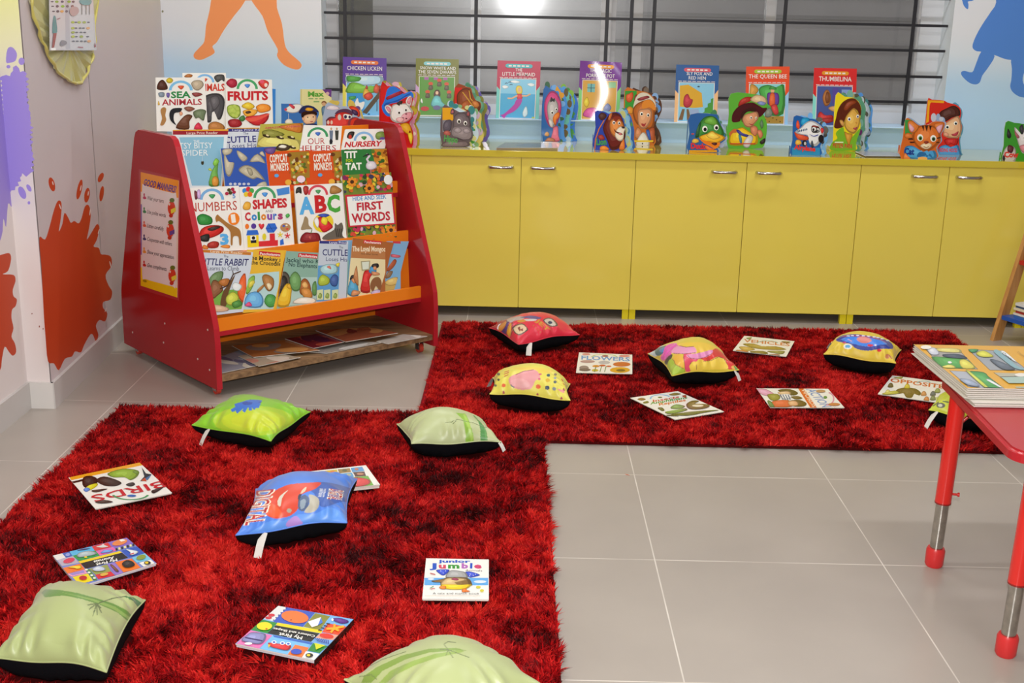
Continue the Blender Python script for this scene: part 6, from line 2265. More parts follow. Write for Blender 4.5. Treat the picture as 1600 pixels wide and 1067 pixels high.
# hippo
A = Art(590, 130, .11875)
A.base = '#6a5a5e'
out = [852, 320, 960, 318, 985, 325, 1080, 380, 1160, 370, 1215, 380, 1225, 450, 1215, 540, 1250, 640, 1245, 730, 1190, 800, 1190, 832, 852, 832]
A.p('#f0ae18', 854, 322, 985, 322, 1000, 490, 854, 490)
A.p('#8a8890', 854, 485, 960, 480, 960, 640, 854, 640)
A.b('#5a5260', 860, 560, 900, 490, 970, 490, 960, 620, 880, 640)
A.b('#b05a50', 870, 640, 920, 620, 960, 650, 950, 690, 880, 680)
A.b('#6e6266', 990, 560, 1000, 450, 1050, 395, 1130, 385, 1200, 430, 1225, 520, 1220, 580, 1100, 620, 1000, 620)
A.b('#8d8186', 960, 640, 1000, 570, 1100, 560, 1210, 570, 1255, 650, 1240, 740, 1150, 760, 1050, 720, 980, 700)
A.b('#a0949a', 1000, 620, 1060, 580, 1110, 620, 1060, 660)
A.b('#a0949a', 1120, 620, 1180, 590, 1220, 640, 1160, 660)
A.b('#5a4a50', 958, 400, 970, 345, 1000, 340, 1015, 380, 990, 410)
A.b('#b0606a', 968, 395, 980, 355, 1000, 360, 1000, 390)
A.b('#5a4a50', 1160, 430, 1170, 375, 1205, 362, 1215, 400, 1200, 450)
A.b('#a04a4a', 1175, 420, 1185, 385, 1205, 380, 1205, 430)
A.eye(1070, 500, 25)
A.eye(1155, 525, 24)
A.l('#4a3a40', 9, 1050, 725, 1120, 745, 1200, 740, 1235, 715)
A.b('#7a6a6e', 860, 790, 950, 760, 1060, 780, 1190, 770, 1190, 830, 860, 830)
A.t('#5aa85a', 'Hippo', 870, 760, 1050, 785, 80, .05)
shaped('grey hippo shaped board book at the left front of the worktop', (700, 229.5), out, A, pages=[(9, -1, 1.0, ['#c8dce8', '#d8d890', '#4a9a3a', '#3a8a8a', '#e8e8f0']), (17, 2, 1.0, ['#d8c86a', '#8ab87a', '#c8b0c8'])])

# flat books between hippo and goose
for px, z, colr, lab in (([(789, 222.5), (868, 223), (872, 231), (775, 231)], ZT + .012, '#8a8478', 'grey-brown flat book lying on the worktop beneath the goose book'),):
    pl = Plane((0, 0, z), (0, 0, 1))
    A = Art()
    A.e('#6a6a70', 830, 227, 25, 2.5)
    book(lab, px, pl, .012, colr, A, 'books lying flat on the worktop', page='#b8a888')
pl = Plane((0, 0, ZT + .006), (0, 0, 1))
book('pale grey flat book lying on the worktop left of the cat book', [(1336, 236.5), (1395, 237.5), (1418, 244), (1352, 243.5)], pl, .006, '#b8b0b4', None, 'books lying flat on the worktop', page='#8a8078')

# goose
A = Art(840, 120, .13125)
A.base = '#2a68b0'
out = [70, 150, 160, 150, 220, 175, 265, 240, 285, 340, 270, 450, 245, 560, 250, 700, 265, 770, 60, 770]
A.b('#d84a88', 78, 380, 90, 270, 140, 185, 190, 170, 240, 210, 275, 300, 282, 380, 262, 480, 200, 600, 140, 590, 95, 500)
A.b('#b83a70', 240, 230, 275, 300, 280, 390, 250, 470, 245, 340)
A.b('#b8b4b4', 115, 420, 120, 320, 160, 260, 215, 270, 245, 340, 240, 440, 215, 560, 180, 600, 140, 540)
A.b('#d0ccca', 130, 520, 150, 500, 180, 540, 180, 600, 150, 590)
A.b('#3a3a3a', 150, 300, 160, 240, 185, 265, 205, 250, 200, 300, 180, 290)
A.eye(172, 425, 17)
A.eye(222, 385, 15)
A.b('#e87a22', 180, 500, 200, 450, 240, 420, 262, 430, 255, 480, 220, 520, 215, 570, 195, 560)
A.b('#e0708a', 180, 650, 190, 600, 240, 590, 250, 700, 260, 765, 160, 765)
A.b('#c89048', 80, 690, 110, 650, 140, 680, 120, 710)
A.b('#b87a5a', 90, 760, 130, 720, 200, 740, 200, 768, 90, 768)
shaped('goose shaped board book with pink bonnet, standing left of the lion book', (860, 221), out, A, pages=[(9, 0, 1.0, ['#4a90e0', '#7ab0e8', '#e0a030', '#3a6a4a']), (19, 0, 1.0, ['#5aa0e8', '#a8c8e8', '#6a5a38', '#6ac0b8']), (26, 1, 1.0, ['#3a7ad8', '#4a9a4a', '#8ac04a'])])

# hat girl
A = Art(840, 120, .13125)
A.base = '#c8702a'
out = [1035, 160, 1170, 165, 1240, 170, 1330, 200, 1400, 280, 1410, 380, 1390, 440, 1340, 560, 1390, 660, 1380, 820, 1060, 830, 1040, 700]
A.r('#3a9a38', 1040, 166, 1180, 420)
A.b('#d0592c', 1050, 260, 1060, 210, 1090, 200, 1130, 180, 1140, 240, 1110, 300, 1070, 300)
A.b('#8a2a28', 1150, 260, 1170, 210, 1200, 230, 1190, 290, 1160, 300)
A.b('#d8902a', 1050, 400, 1090, 350, 1140, 380, 1130, 440, 1070, 430)
A.b('#d8d0c0', 1140, 370, 1170, 250, 1220, 195, 1290, 190, 1350, 230, 1400, 300, 1400, 370, 1330, 280, 1230, 300)
A.b('#8a3038', 1190, 260, 1300, 225, 1330, 250, 1220, 285)
A.b('#b86424', 1130, 420, 1160, 340, 1240, 290, 1340, 270, 1400, 340, 1395, 430, 1390, 560, 1340, 640, 1180, 560)
A.b('#e08a30', 1240, 330, 1280, 280, 1350, 280, 1400, 350, 1390, 400, 1330, 360, 1260, 390)
A.b('#d89a72', 1190, 480, 1200, 400, 1260, 380, 1340, 380, 1365, 440, 1340, 540, 1290, 610, 1240, 620, 1200, 570)
A.eye(1238, 440, 18)
A.eye(1315, 455, 17)
A.b('#a83a3a', 1235, 555, 1270, 560, 1290, 545, 1275, 590, 1245, 585)
A.b('#c8865a', 1160, 720, 1170, 630, 1200, 600, 1240, 660, 1220, 740)
A.b('#e0dcd4', 1180, 760, 1250, 660, 1300, 700, 1330, 820, 1180, 825)
A.b('#a8502a', 1310, 640, 1390, 600, 1390, 780, 1350, 760)
A.b('#2a5ab0', 1290, 640, 1330, 640, 1350, 760, 1320, 740)
A.r('#e8c830', 1150, 755, 1375, 775)
A.e('#2a2a2a', 1248, 795, 8, 9)
shaped('girl shaped board book with wide pale hat, right of the lion book', (995, 226.5), out, A, pages=[(9, 1, 1.0, ['#5a3a2a', '#4a3024', '#7a6a5a', '#8ab0e0', '#6a9ad8'])])
# lion
A = Art(840, 120, .13125)
A.base = '#2a44b0'
out = [685, 415, 790, 415, 850, 440, 900, 420, 970, 425, 1010, 480, 1035, 580, 1045, 640, 1040, 740, 1030, 870, 675, 870, 690, 600]
A.b('#4a2018', 725, 460, 760, 425, 810, 440, 820, 480, 770, 520, 735, 500)
A.b('#6a1c14', 780, 640, 790, 560, 850, 450, 920, 425, 980, 450, 1015, 520, 1040, 620, 1045, 720, 1000, 820, 940, 865, 870, 865, 830, 760)
A.b('#c86a2a', 840, 500, 860, 440, 890, 430, 870, 500, 850, 520)
A.b('#d8823a', 860, 620, 860, 540, 900, 500, 980, 500, 1020, 560, 1030, 620, 1000, 680, 930, 720, 880, 680)
A.b('#8a2c18', 900, 490, 930, 470, 990, 480, 1000, 540, 970, 500, 930, 540)
A.b('#f0e4d0', 940, 630, 990, 590, 1045, 610, 1030, 660, 1020, 740, 980, 765, 940, 740, 920, 690)
A.b('#5a1a1c', 910, 620, 940, 650, 1000, 670, 1010, 690, 960, 680, 920, 650)
A.b('#c86a6a', 960, 670, 1000, 670, 995, 695, 970, 690)
A.b('#2a1a18', 1000, 590, 1035, 595, 1030, 615, 1005, 610)
A.eye(908, 545, 17)
A.eye(972, 550, 15)
A.l('#d87a2a', 12, 790, 520, 730, 620, 690, 740, 680, 860)
A.b('#e8862a', 745, 870, 750, 830, 800, 820, 845, 850, 840, 870)
A.b('#d8762a', 970, 865, 990, 790, 1030, 740, 1035, 865)
A.t('#4aa04a', 'Lion', 700, 810, 820, 806, 70, .05)
A.b('#a03028', 720, 700, 770, 690, 800, 740, 740, 750)
shaped('lion shaped board book with dark red mane on the worktop', (955, 234.8), out, A, pages=[(9, 0, 1.0, ['#8ac0e0', '#a8c8c8', '#4a8ac8', '#c8c880']), (14, 1, 1.0, ['#3a6ab8', '#5a9a5a', '#7ab0d8'])])

# boy with hat
A = Art(1070, 140, .0984)
A.base = '#5cae38'
out = [730, 65, 1090, 72, 1180, 85, 1260, 110, 1310, 170, 1300, 280, 1240, 360, 1270, 440, 1305, 560, 1290, 760, 1250, 900, 1160, 930, 690, 930, 700, 400]
A.b('#a82a20', 850, 230, 890, 160, 980, 115, 1070, 125, 1050, 180, 960, 220, 860, 270)
A.b('#d8b890', 1040, 160, 1090, 100, 1180, 85, 1270, 120, 1305, 180, 1290, 230, 1200, 220, 1100, 200)
A.b('#7a8ac0', 1150, 200, 1220, 185, 1290, 215, 1250, 250, 1180, 240)
A.b('#4a0e18', 745, 450, 770, 360, 850, 270, 960, 220, 1080, 205, 1170, 250, 1240, 290, 1305, 290, 1270, 360, 1180, 440, 1100, 350, 960, 350, 900, 420, 880, 500, 800, 520, 755, 510)
A.b('#3a1410', 890, 400, 940, 330, 1060, 280, 1140, 310, 1100, 350, 1000, 350, 930, 420, 910, 520)
A.b('#d0906a', 910, 470, 950, 400, 1040, 370, 1140, 350, 1170, 400, 1165, 470, 1110, 540, 1050, 600, 970, 590, 930, 540)
A.eye(1052, 445, 20, '#6a4a1a', 22)
A.eye(1132, 450, 16, '#6a4a1a', 20)
A.b('#a83a38', 1010, 530, 1060, 550, 1100, 530, 1060, 565)
A.b('#ecc020', 710, 720, 740, 660, 900, 600, 960, 620, 1080, 700, 1150, 720, 1150, 860, 1000, 880, 720, 880)
A.b('#c87a5a', 1040, 600, 1110, 570, 1160, 620, 1150, 700, 1110, 740, 1050, 680)
A.b('#3a3a90', 815, 640, 860, 640, 920, 690, 1010, 720, 990, 755, 900, 730, 840, 690)
A.b('#3a7a98', 850, 720, 890, 720, 910, 840, 880, 860)
A.b('#c8c4c8', 930, 840, 1020, 720, 1085, 750, 1060, 840, 1010, 920, 940, 910)
A.b('#c86a3a', 700, 700, 740, 650, 800, 620, 820, 680, 760, 690, 720, 740)
A.b('#c87a5a', 1150, 650, 1210, 640, 1240, 720, 1200, 780, 1160, 720)
A.b('#241c20', 1190, 830, 1270, 770, 1275, 830, 1220, 870)
A.r('#c83a2a', 720, 850, 1120, 866)
A.b('#5a7a5a', 1190, 540, 1220, 470, 1250, 560, 1220, 620)
shaped('boy shaped board book with broad brown hat, right of the duck book', (1160, 232.5), out, A, pages=())

# duck
A = Art(1070, 140, .0984)
A.base = '#2a62a8'
out = [90, 395, 470, 390, 520, 420, 560, 530, 610, 640, 640, 740, 640, 800, 550, 870, 520, 930, 510, 1000, 60, 1000, 75, 700]
A.b('#3a8a38', 165, 760, 190, 640, 230, 530, 310, 440, 410, 415, 500, 450, 560, 550, 610, 640, 620, 720, 560, 760, 350, 700, 220, 760)
A.b('#6aaa3a', 300, 520, 350, 450, 440, 430, 500, 480, 520, 560, 420, 560)
A.b('#1f5a30', 170, 760, 180, 660, 220, 560, 260, 520, 240, 640, 220, 740)
A.eye(318, 625, 42, '#1c1a20', 50)
A.eye(500, 600, 38, '#1c1a20', 46)
A.b('#f0b428', 225, 760, 260, 730, 350, 700, 430, 655, 500, 690, 620, 740, 635, 780, 560, 830, 500, 850, 400, 830, 290, 820)
A.b('#f6cc50', 340, 730, 430, 665, 500, 710, 560, 760, 450, 790)
A.b('#e8801e', 225, 770, 290, 800, 400, 830, 500, 845, 560, 840, 540, 900, 480, 940, 400, 900, 300, 850)
A.b('#4a1418', 420, 850, 500, 840, 510, 870, 470, 885)
A.b('#e0682a', 330, 880, 430, 930, 480, 945, 420, 980, 320, 930)
A.r('#d89a1e', 66, 960, 510, 995)
A.p('#d8502a', 105, 695, 145, 695, 145, 712, 105, 712)
A.b('#e0b040', 110, 830, 140, 780, 210, 790, 220, 830, 160, 850)
A.t('#d83038', 'Duck', 92, 930, 330, 940, 78, .08)
shaped('duck shaped board book with green head and orange bill on the worktop', (1102, 238.3), out, A, pages=[(3, 0, 1.0, ['#b0bce0', '#4a8a5a', '#8ac0d0'])])

# fairy-tale boy
A = Art(1230, 140, .1031)
A.base = '#ecd81e'
out = [735, 85, 870, 105, 1000, 125, 1080, 180, 1120, 270, 1120, 340, 1105, 450, 1110, 600, 1060, 690, 1040, 800, 1035, 925, 655, 925, 690, 800]
A.b('#5c220c', 710, 560, 740, 430, 770, 300, 840, 190, 940, 135, 1030, 140, 1100, 220, 1122, 320, 1105, 400, 1060, 320, 1000, 290, 900, 400, 870, 470, 850, 560, 760, 590)
A.b('#8a3a14', 850, 300, 900, 200, 1000, 160, 1060, 190, 980, 240, 900, 320)
A.b('#dcaa4a', 870, 540, 880, 430, 940, 340, 1010, 280, 1060, 330, 1100, 400, 1100, 520, 1060, 620, 1010, 670, 940, 650, 890, 600)
A.eye(940, 445, 26, '#5a5a90', 30)
A.eye(1068, 405, 20, '#5a5a90', 26)
A.b('#a83a4a', 1000, 580, 1040, 575, 1060, 560, 1045, 605, 1015, 605)
A.b('#c88a3a', 1030, 490, 1060, 500, 1050, 520)
A.b('#c8944a', 790, 470, 830, 460, 865, 510, 860, 560, 820, 540)
A.b('#78b42a', 735, 660, 800, 590, 850, 575, 870, 660, 930, 840, 940, 860, 960, 760, 1000, 700, 1100, 590, 1100, 640, 1050, 780, 1040, 900, 1036, 920, 665, 920, 680, 800, 760, 740)
A.b('#c8902a', 865, 640, 920, 660, 990, 680, 960, 780, 940, 850, 900, 780)
A.r('#f0f0d8', 720, 790, 850, 806)
A.t('#c8402a', 'PETER PAN', 690, 875, 978, 890, 62, .05)
shaped('brown-haired boy board book with green collar, right of the airplane book', (1310, 235.6), out, A, pages=[(7, 0, 1.0, ['#5a9a7a', '#7ab0a0', '#a8a86a', '#6a2a6a']), (13, 2, 1.0, ['#a8bcc8', '#c0ccd0', '#5a5a4a']), (18, 2, 1.0, ['#5a9ae0', '#8a9ab0', '#3a4a4a', '#4a8a8a'])])
# airplane
A = Art(1230, 140, .1031)
A.base = '#1f62b0'
out = [100, 412, 250, 420, 330, 440, 420, 450, 500, 520, 560, 590, 555, 680, 540, 780, 500, 860, 500, 1000, 65, 1000, 80, 760]
A.r('#2a90c8', 75, 880, 495, 995)
A.b('#1c9ad0', 200, 500, 230, 430, 320, 430, 340, 470, 260, 560, 220, 540)
A.b('#e8502a', 135, 560, 145, 480, 170, 470, 190, 560, 170, 600)
A.b('#eef0f2', 120, 640, 200, 580, 270, 510, 350, 470, 430, 490, 500, 540, 550, 600, 550, 680, 520, 760, 450, 850, 380, 850, 330, 800, 310, 700, 200, 680)
A.b('#d8502a', 105, 640, 160, 670, 310, 710, 320, 760, 240, 770, 150, 740)
for k in range(6):
    A.e('#3a5a7a', 165 + k * 26, 632 - k * 6, 9, 18)
A.b('#2a2a2a', 370, 560, 400, 550, 480, 560, 490, 640, 400, 655, 365, 620)
A.b('#f4f4f4', 375, 580, 410, 565, 440, 590, 420, 630, 380, 625)
A.e('#1a1a20', 398, 605, 16, 22)
A.b('#f4f4f4', 450, 590, 475, 585, 488, 620, 460, 640)
A.e('#1a1a20', 466, 618, 11, 16)
A.b('#8a2a1a', 365, 560, 400, 540, 470, 560, 480, 575, 400, 562)
A.b('#3a4aa8', 330, 670, 400, 700, 460, 680, 470, 690, 400, 712)
A.b('#d82a2a', 505, 590, 540, 580, 556, 620, 530, 665, 510, 640)
A.e('#16161a', 512, 745, 42, 62)
A.e('#20242a', 262, 810, 38, 46)
A.e('#c8c8cc', 270, 815, 18, 26)
A.b('#2a3a4a', 360, 800, 380, 770, 400, 860, 370, 880)
A.b('#e8b040', 120, 820, 140, 760, 200, 770, 215, 820, 160, 840)
A.t('#e03a30', 'Airplane', 100, 900, 425, 935, 68, .07)
shaped('airplane shaped board book with a smiling white plane on the worktop', (1262, 242.6), out, A, pages=[(7, 0, 1.0, ['#7ab8f0', '#6a6a60', '#4a4a48', '#a8d0f0'])])

# hooded girl
A = Art(1400, 140, .125)
A.base = '#d82a1c'
out = [395, 130, 450, 125, 590, 135, 650, 165, 740, 185, 800, 230, 815, 300, 800, 380, 825, 450, 820, 520, 790, 600, 790, 680, 805, 790, 800, 850, 420, 850, 370, 500]
A.p('#f0a81c', 400, 132, 600, 138, 600, 170, 520, 165, 440, 160, 420, 200, 410, 400, 375, 420)
A.b('#d4281c', 415, 400, 420, 230, 440, 160, 540, 180, 640, 160, 720, 200, 620, 230, 560, 280, 520, 380, 440, 440)
A.b('#4a1c14', 520, 370, 550, 280, 640, 230, 720, 200, 790, 240, 805, 310, 780, 330, 700, 350, 620, 400, 540, 400)
A.b('#e4b088', 590, 560, 600, 450, 640, 400, 740, 340, 790, 340, 820, 450, 815, 540, 770, 605, 690, 610, 620, 590)
A.b('#e09a80', 590, 560, 620, 530, 660, 560, 640, 590)
A.eye(640, 465, 26, '#3a4a5a', 24)
A.eye(745, 420, 24, '#3a4a5a', 24)
A.b('#b03848', 690, 560, 740, 545, 780, 520, 765, 570, 720, 580)
A.b('#c01c1c', 600, 640, 640, 610, 770, 610, 780, 640, 750, 700, 690, 680, 640, 700)
A.b('#4a9ae0', 520, 800, 540, 720, 620, 690, 700, 720, 770, 690, 800, 760, 800, 845, 520, 845)
A.t('#d83a4a', 'RIDING HOOD', 540, 775, 765, 782, 44, .06)
shaped('girl shaped board book with red hood, standing behind the cat book', (1480, 241.5), out, A, pages=[(2, 1, 1.0, ['#5aa0c0', '#a8b8a0'])])
# cat
A = Art(1400, 140, .125)
A.base = '#d86a24'
out = [120, 370, 190, 375, 250, 420, 300, 450, 400, 440, 470, 400, 560, 400, 610, 420, 590, 500, 550, 570, 560, 650, 500, 730, 500, 870, 70, 870, 85, 600]
A.r('#3f9a44', 112, 378, 200, 560)
A.b('#e07428', 215, 640, 220, 540, 270, 470, 360, 440, 460, 450, 530, 500, 560, 580, 540, 660, 460, 740, 380, 775, 290, 740)
A.b('#e07c30', 150, 400, 190, 385, 260, 430, 290, 470, 240, 540, 180, 540, 150, 470)
A.b('#e8a8b8', 160, 420, 190, 440, 230, 490, 200, 530, 165, 490)
A.b('#e07c30', 470, 440, 520, 415, 600, 420, 580, 500, 540, 560, 500, 490)
A.b('#e8a8b8', 500, 480, 540, 445, 585, 440, 560, 520, 535, 545)
for q in ((320, 450, 350, 452, 345, 520), (362, 448, 400, 448, 385, 530), (415, 450, 445, 455, 425, 520), (160, 600, 210, 610, 215, 625, 150, 625), (165, 650, 230, 650, 235, 665, 180, 668), (510, 600, 560, 590, 555, 606, 510, 615), (500, 650, 545, 655, 540, 668, 500, 662)):
    A.p('#3a1a10', *q)
A.b('#d8762a', 105, 560, 150, 540, 200, 560, 210, 600, 150, 610, 110, 595)
A.eye(300, 600, 38, '#5a9a3a', 44)
A.eye(465, 610, 38, '#4a7a4a', 42)
A.b('#f2d8b0', 300, 700, 350, 670, 378, 690, 410, 665, 450, 690, 420, 730, 378, 745, 330, 730)
A.b('#8a3020', 345, 655, 378, 640, 410, 655, 378, 675)
A.l('#6a2418', 7, 345, 712, 378, 725, 408, 712)
A.b('#4aa0dc', 110, 720, 200, 700, 290, 750, 380, 790, 480, 760, 498, 860, 300, 866, 120, 840)
A.b('#2a6aa8', 260, 840, 290, 780, 370, 790, 380, 850, 420, 800, 460, 860, 400, 820, 350, 830)
A.e('#f0b060', 330, 858, 60, 20)
A.t('#1f3a90', 'Cat', 100, 805, 225, 812, 74, .07)
A.b('#e08040', 90, 860, 110, 790, 150, 830, 180, 865)
shaped('orange cat shaped board book with striped face and blue bow on the worktop', (1436, 248.0), out, A, pages=[(2, -1, 1.0, ['#9ab0d0', '#c8ccd8'])])
# cow
A = Art(1400, 140, .125)
A.base = '#3a9a2c'
out = [1370, 410, 1480, 415, 1540, 420, 1590, 430, 1680, 420, 1760, 470, 1780, 600, 1740, 760, 1700, 905, 1325, 905, 1345, 700]
A.b('#1a1a1a', 1385, 570, 1395, 500, 1405, 490, 1440, 560, 1430, 605, 1400, 605)
A.b('#e4dcdc', 1480, 500, 1500, 480, 1560, 560, 1600, 500, 1700, 500, 1720, 600, 1700, 760, 1600, 800, 1550, 740)
A.b('#a85a64', 1480, 510, 1500, 530, 1545, 590, 1520, 610, 1490, 570)
A.b('#2a2a34', 1540, 480, 1580, 435, 1600, 520, 1570, 560)
A.b('#d88a94', 1540, 720, 1580, 690, 1680, 690, 1700, 760, 1600, 790)
A.eye(1610, 600, 26)
A.b('#c8c4c0', 1340, 780, 1400, 700, 1480, 720, 1500, 800, 1480, 900, 1330, 900)
A.b('#5a1a28', 1390, 740, 1410, 690, 1470, 720, 1450, 790, 1400, 780)
A.b('#141414', 1330, 860, 1345, 815, 1365, 860, 1350, 890)
A.t('#d83a30', 'Cow', 1350, 845, 1530, 845, 66, .07)
shaped('cow shaped board book at the far right, beside the beech shelf top', (1580, 252.0), out, A, pages=())

# books behind the rack on the worktop
A = Art(430, 120, .10625)
A.p('#e8dfa0', 370, 182, 640, 185, 740, 240, 830, 300, 835, 420, 700, 940, 360, 940)
A.p('#6a3a8a', 690, 185, 828, 186, 826, 305, 760, 260)
A.e('#d8b0b0', 770, 245, 26, 24)
A.p('#d8cc88', 370, 182, 392, 182, 384, 940, 362, 940)
A.t('#5aa83a', 'Max', 482, 290, 720, 286, 70, .06)
for x0, x1, y in ((490, 560, 322), (585, 625, 322), (650, 715, 322), (565, 650, 365)):
    A.r('#8ab070', x0, y - 9, x1, y + 9)
A.e('#8a5a38', 718, 385, 38, 30)
A.e('#d8a880', 715, 402, 30, 26)
A.b('#5a7a98', 680, 470, 710, 430, 760, 440, 740, 560, 700, 600)
pq = [A.m(*q) for q in ((370, 182), (828, 186), (832, 940), (360, 940))]
book('cream yellow book with green title standing behind the red rack', pq, Plane((0, 5.86, ZT), (0, -1, .06)), .005, '#e8dfa0', A, 'books standing behind the red rack')
A = Art(430, 120, .10625)
A.base = '#3a78c8'
out = [90, 395, 330, 395, 420, 430, 490, 418, 570, 440, 640, 510, 640, 560, 610, 640, 620, 720, 640, 940, 90, 940]
A.b('#f0f0f0', 140, 490, 200, 430, 300, 400, 390, 410, 400, 450, 330, 520, 220, 530)
A.b('#c83a4a', 200, 410, 230, 400, 290, 440, 270, 475, 225, 440)
A.e('#d84a5a', 155, 480, 22, 18)
A.b('#e8e4d8', 140, 670, 180, 620, 240, 630, 260, 680, 200, 700)
A.l('#d0e0f0', 6, 195, 540, 198, 620)
A.b('#1f2f60', 345, 520, 400, 440, 490, 418, 580, 450, 640, 510, 590, 520, 480, 500, 400, 540)
A.b('#e0a020', 440, 480, 480, 450, 560, 470, 540, 500, 470, 500)
A.b('#2a1a18', 385, 540, 440, 510, 560, 505, 615, 530, 600, 570, 540, 545, 440, 570, 410, 640, 390, 600)
A.b('#ecc0a0', 410, 640, 430, 570, 540, 545, 600, 570, 605, 640, 560, 690, 480, 700, 430, 680)
A.b('#e0a888', 395, 600, 420, 600, 430, 640, 405, 640)
A.e('#2a2020', 478, 595, 10, 9)
A.e('#2a2020', 560, 590, 10, 9)
A.b('#b85a5a', 510, 655, 540, 650, 560, 655, 535, 668)
A.b('#2a3a6a', 420, 760, 440, 700, 600, 690, 630, 760, 630, 930, 400, 930)
shaped('pilot boy shaped board book standing behind the red rack', (470, 216), out, A, pages=(), smooth=False)
A = Art(430, 120, .10625)
A.base = '#a8b8d8'
out = [740, 410, 900, 420, 1080, 440, 1150, 430, 1230, 480, 1260, 560, 1280, 640, 1300, 700, 1300, 940, 740, 940]
A.b('#e0d4e8', 745, 470, 800, 420, 900, 430, 950, 470, 850, 490)
A.b('#c82a28', 750, 700, 760, 640, 830, 600, 880, 600, 880, 560, 980, 510, 1120, 540, 1140, 600, 1220, 620, 1290, 690, 1290, 900, 750, 900)
A.b('#6a3a4a', 745, 640, 800, 590, 880, 590, 880, 610, 800, 620, 760, 660)
A.b('#5a3a5a', 875, 550, 930, 490, 1040, 470, 1120, 500, 1140, 560, 1040, 520, 950, 530)
A.b('#d8402a', 1085, 445, 1150, 430, 1230, 480, 1250, 560, 1220, 590, 1140, 510)
A.b('#3a2a5a', 1120, 480, 1200, 500, 1220, 560, 1160, 560)
A.e('#d8d0d0', 945, 595, 26, 44)
A.b('#f4f4f4', 1000, 560, 1040, 545, 1130, 570, 1120, 620, 1020, 620)
A.e('#3a2a5a', 1035, 588, 22, 26)
A.e('#3a2a5a', 1095, 592, 18, 22)
A.e('#8a3a4a', 1170, 690, 105, 100)
A.e('#d8382c', 1185, 690, 80, 84)
for x in (780, 830):
    A.e('#e8c8c0', x, 670, 18, 30)
shaped('red train shaped board book standing behind the red rack', (540, 218), out, A, pages=[(3, 0, 1.0, ['#d8c060', '#6a4a8a'])])

# ================================================================== COMIC STACK ON THE TABLE
zz = TZ
tl, bl = (1427.7, 538), (1511, 606)
zt0 = TZ + .045
a, b = onz(*tl, zt0), onz(*bl, zt0)
dL = (b - a)
dW = Vector((-dL.y, dL.x, 0)).normalized()
if dW.x < 0:
    dW = -dW
Wd = .42
n = 9
th = .0048
names = ['lowest', 'second', 'third', 'fourth', 'fifth', 'sixth', 'seventh', 'eighth', 'topmost']
for k in range(n):
    sx, sy = (rng.uniform(-.004, .004) + (.012 if k < 3 else 0), rng.uniform(-.003, .003) - (.02 if k < 3 else 0))
    if k == n - 1:
        sx = sy = 0
    o = a + dW * sx + dL.normalized() * -sy
    z1 = TZ + .0008 + (k + 1) * (th + .0001)
    P = [Vector((q.x, q.y, z1)) for q in (o, o + dW * Wd, o + dW * Wd + dL, o + dL)]
    px = [tuple(proj([tuple(p)])[0]) for p in P]
    A = None
    if k == n - 1:
        A = Art(1420, 530, .1406)
        A.poly_px('#e0a93a', px)
        for q, c in (((170, 95, 545, 105, 770, 335, 370, 320), '#a8a49c'), ((655, 112, 1040, 128, 1330, 350, 900, 345), '#a0a4a8'), ((450, 348, 830, 372, 1090, 568, 660, 530), '#b0b4bc'), ((940, 372, 1400, 385, 1500, 430, 1020, 425), '#b8b4a0')):
            A.p('#4a4438', *q)
            cx, cy = sum(q[::2]) / 4, sum(q[1::2]) / 4
            A.p(c, *[v for i in range(4) for v in (cx + (q[2 * i] - cx) * .97, cy + (q[2 * i + 1] - cy) * .97)])
        for q, c in (((250, 200, 400, 200, 560, 215, 660, 235, 740, 325, 560, 325, 370, 315), '#4a9a3a'), ((560, 240, 640, 230, 740, 320, 600, 325), '#d8cc4a'), ((380, 300, 470, 285, 520, 320, 390, 318), '#e0d060'), ((300, 105, 540, 108, 575, 150, 340, 140), '#d8cc70'), ((380, 170, 560, 170, 650, 220, 420, 205), '#3a4450'), ((200, 105, 290, 100, 340, 170, 250, 175), '#c8ccd8'), ((430, 255, 465, 250, 480, 270, 445, 275), '#f0f0ea'), ((665, 116, 770, 118, 740, 150, 690, 150), '#3a8a4a'), ((745, 160, 830, 130, 940, 190, 900, 205, 800, 200), '#d0cc3a'), ((900, 235, 980, 240, 1120, 300, 1180, 345, 1040, 340), '#5a6470'), ((940, 140, 1010, 135, 1200, 300, 1300, 345, 1180, 330, 1040, 230), '#8ab0b8'), ((1020, 150, 1060, 140, 1200, 260, 1150, 240), '#e8ecec'), ((650, 370, 830, 375, 900, 440, 1050, 560, 920, 565, 800, 480), '#4a9a4a'), ((640, 365, 680, 370, 890, 550, 840, 545), '#c8cc4a'), ((560, 450, 680, 460, 790, 530, 660, 520), '#98a4b8'), ((860, 465, 900, 460, 1060, 560, 1040, 562), '#e0e4e4')):
            A.b(c, *q)
        A.t('#3a4a5a', 'Comic', 1028, 165, 1130, 240, 30, .02, up=(26, -10))
        A.p('#a8c0b4', 1020, 430, 1400, 425, 1500, 500, 1110, 500)
        A.p('#4a4438', 1010, 426, 1400, 420, 1400, 426, 1020, 432)
        A.e('#e8e4dc', 1245, 408, 70, 20)
        A.p('#9ab8b0', 1180, 540, 1500, 540, 1500, 580, 1230, 580)
        A.e('#f0eadc', 190, 100, 60, 22)
        A.t('#8a6a2a', 'Comics', 1200, 155, 1290, 215, 26, .0, up=(20, -8))
    pl = Plane((0, 0, z1), (0, 0, 1))
    lab = 'yellow-orange comic book with four framed pictures, topmost on the red table' if k == n - 1 else 'thin comic book, %s from the bottom in the stack on the red table' % names[k].replace('lowest', 'first')
    book(lab, px, pl, th, '#e0a93a' if k == n - 1 else '#e4ddd2', A, 'comic books stacked on the red table', name='comic_book', page='#efebe6', material=PAPER)

Art.RICH = False
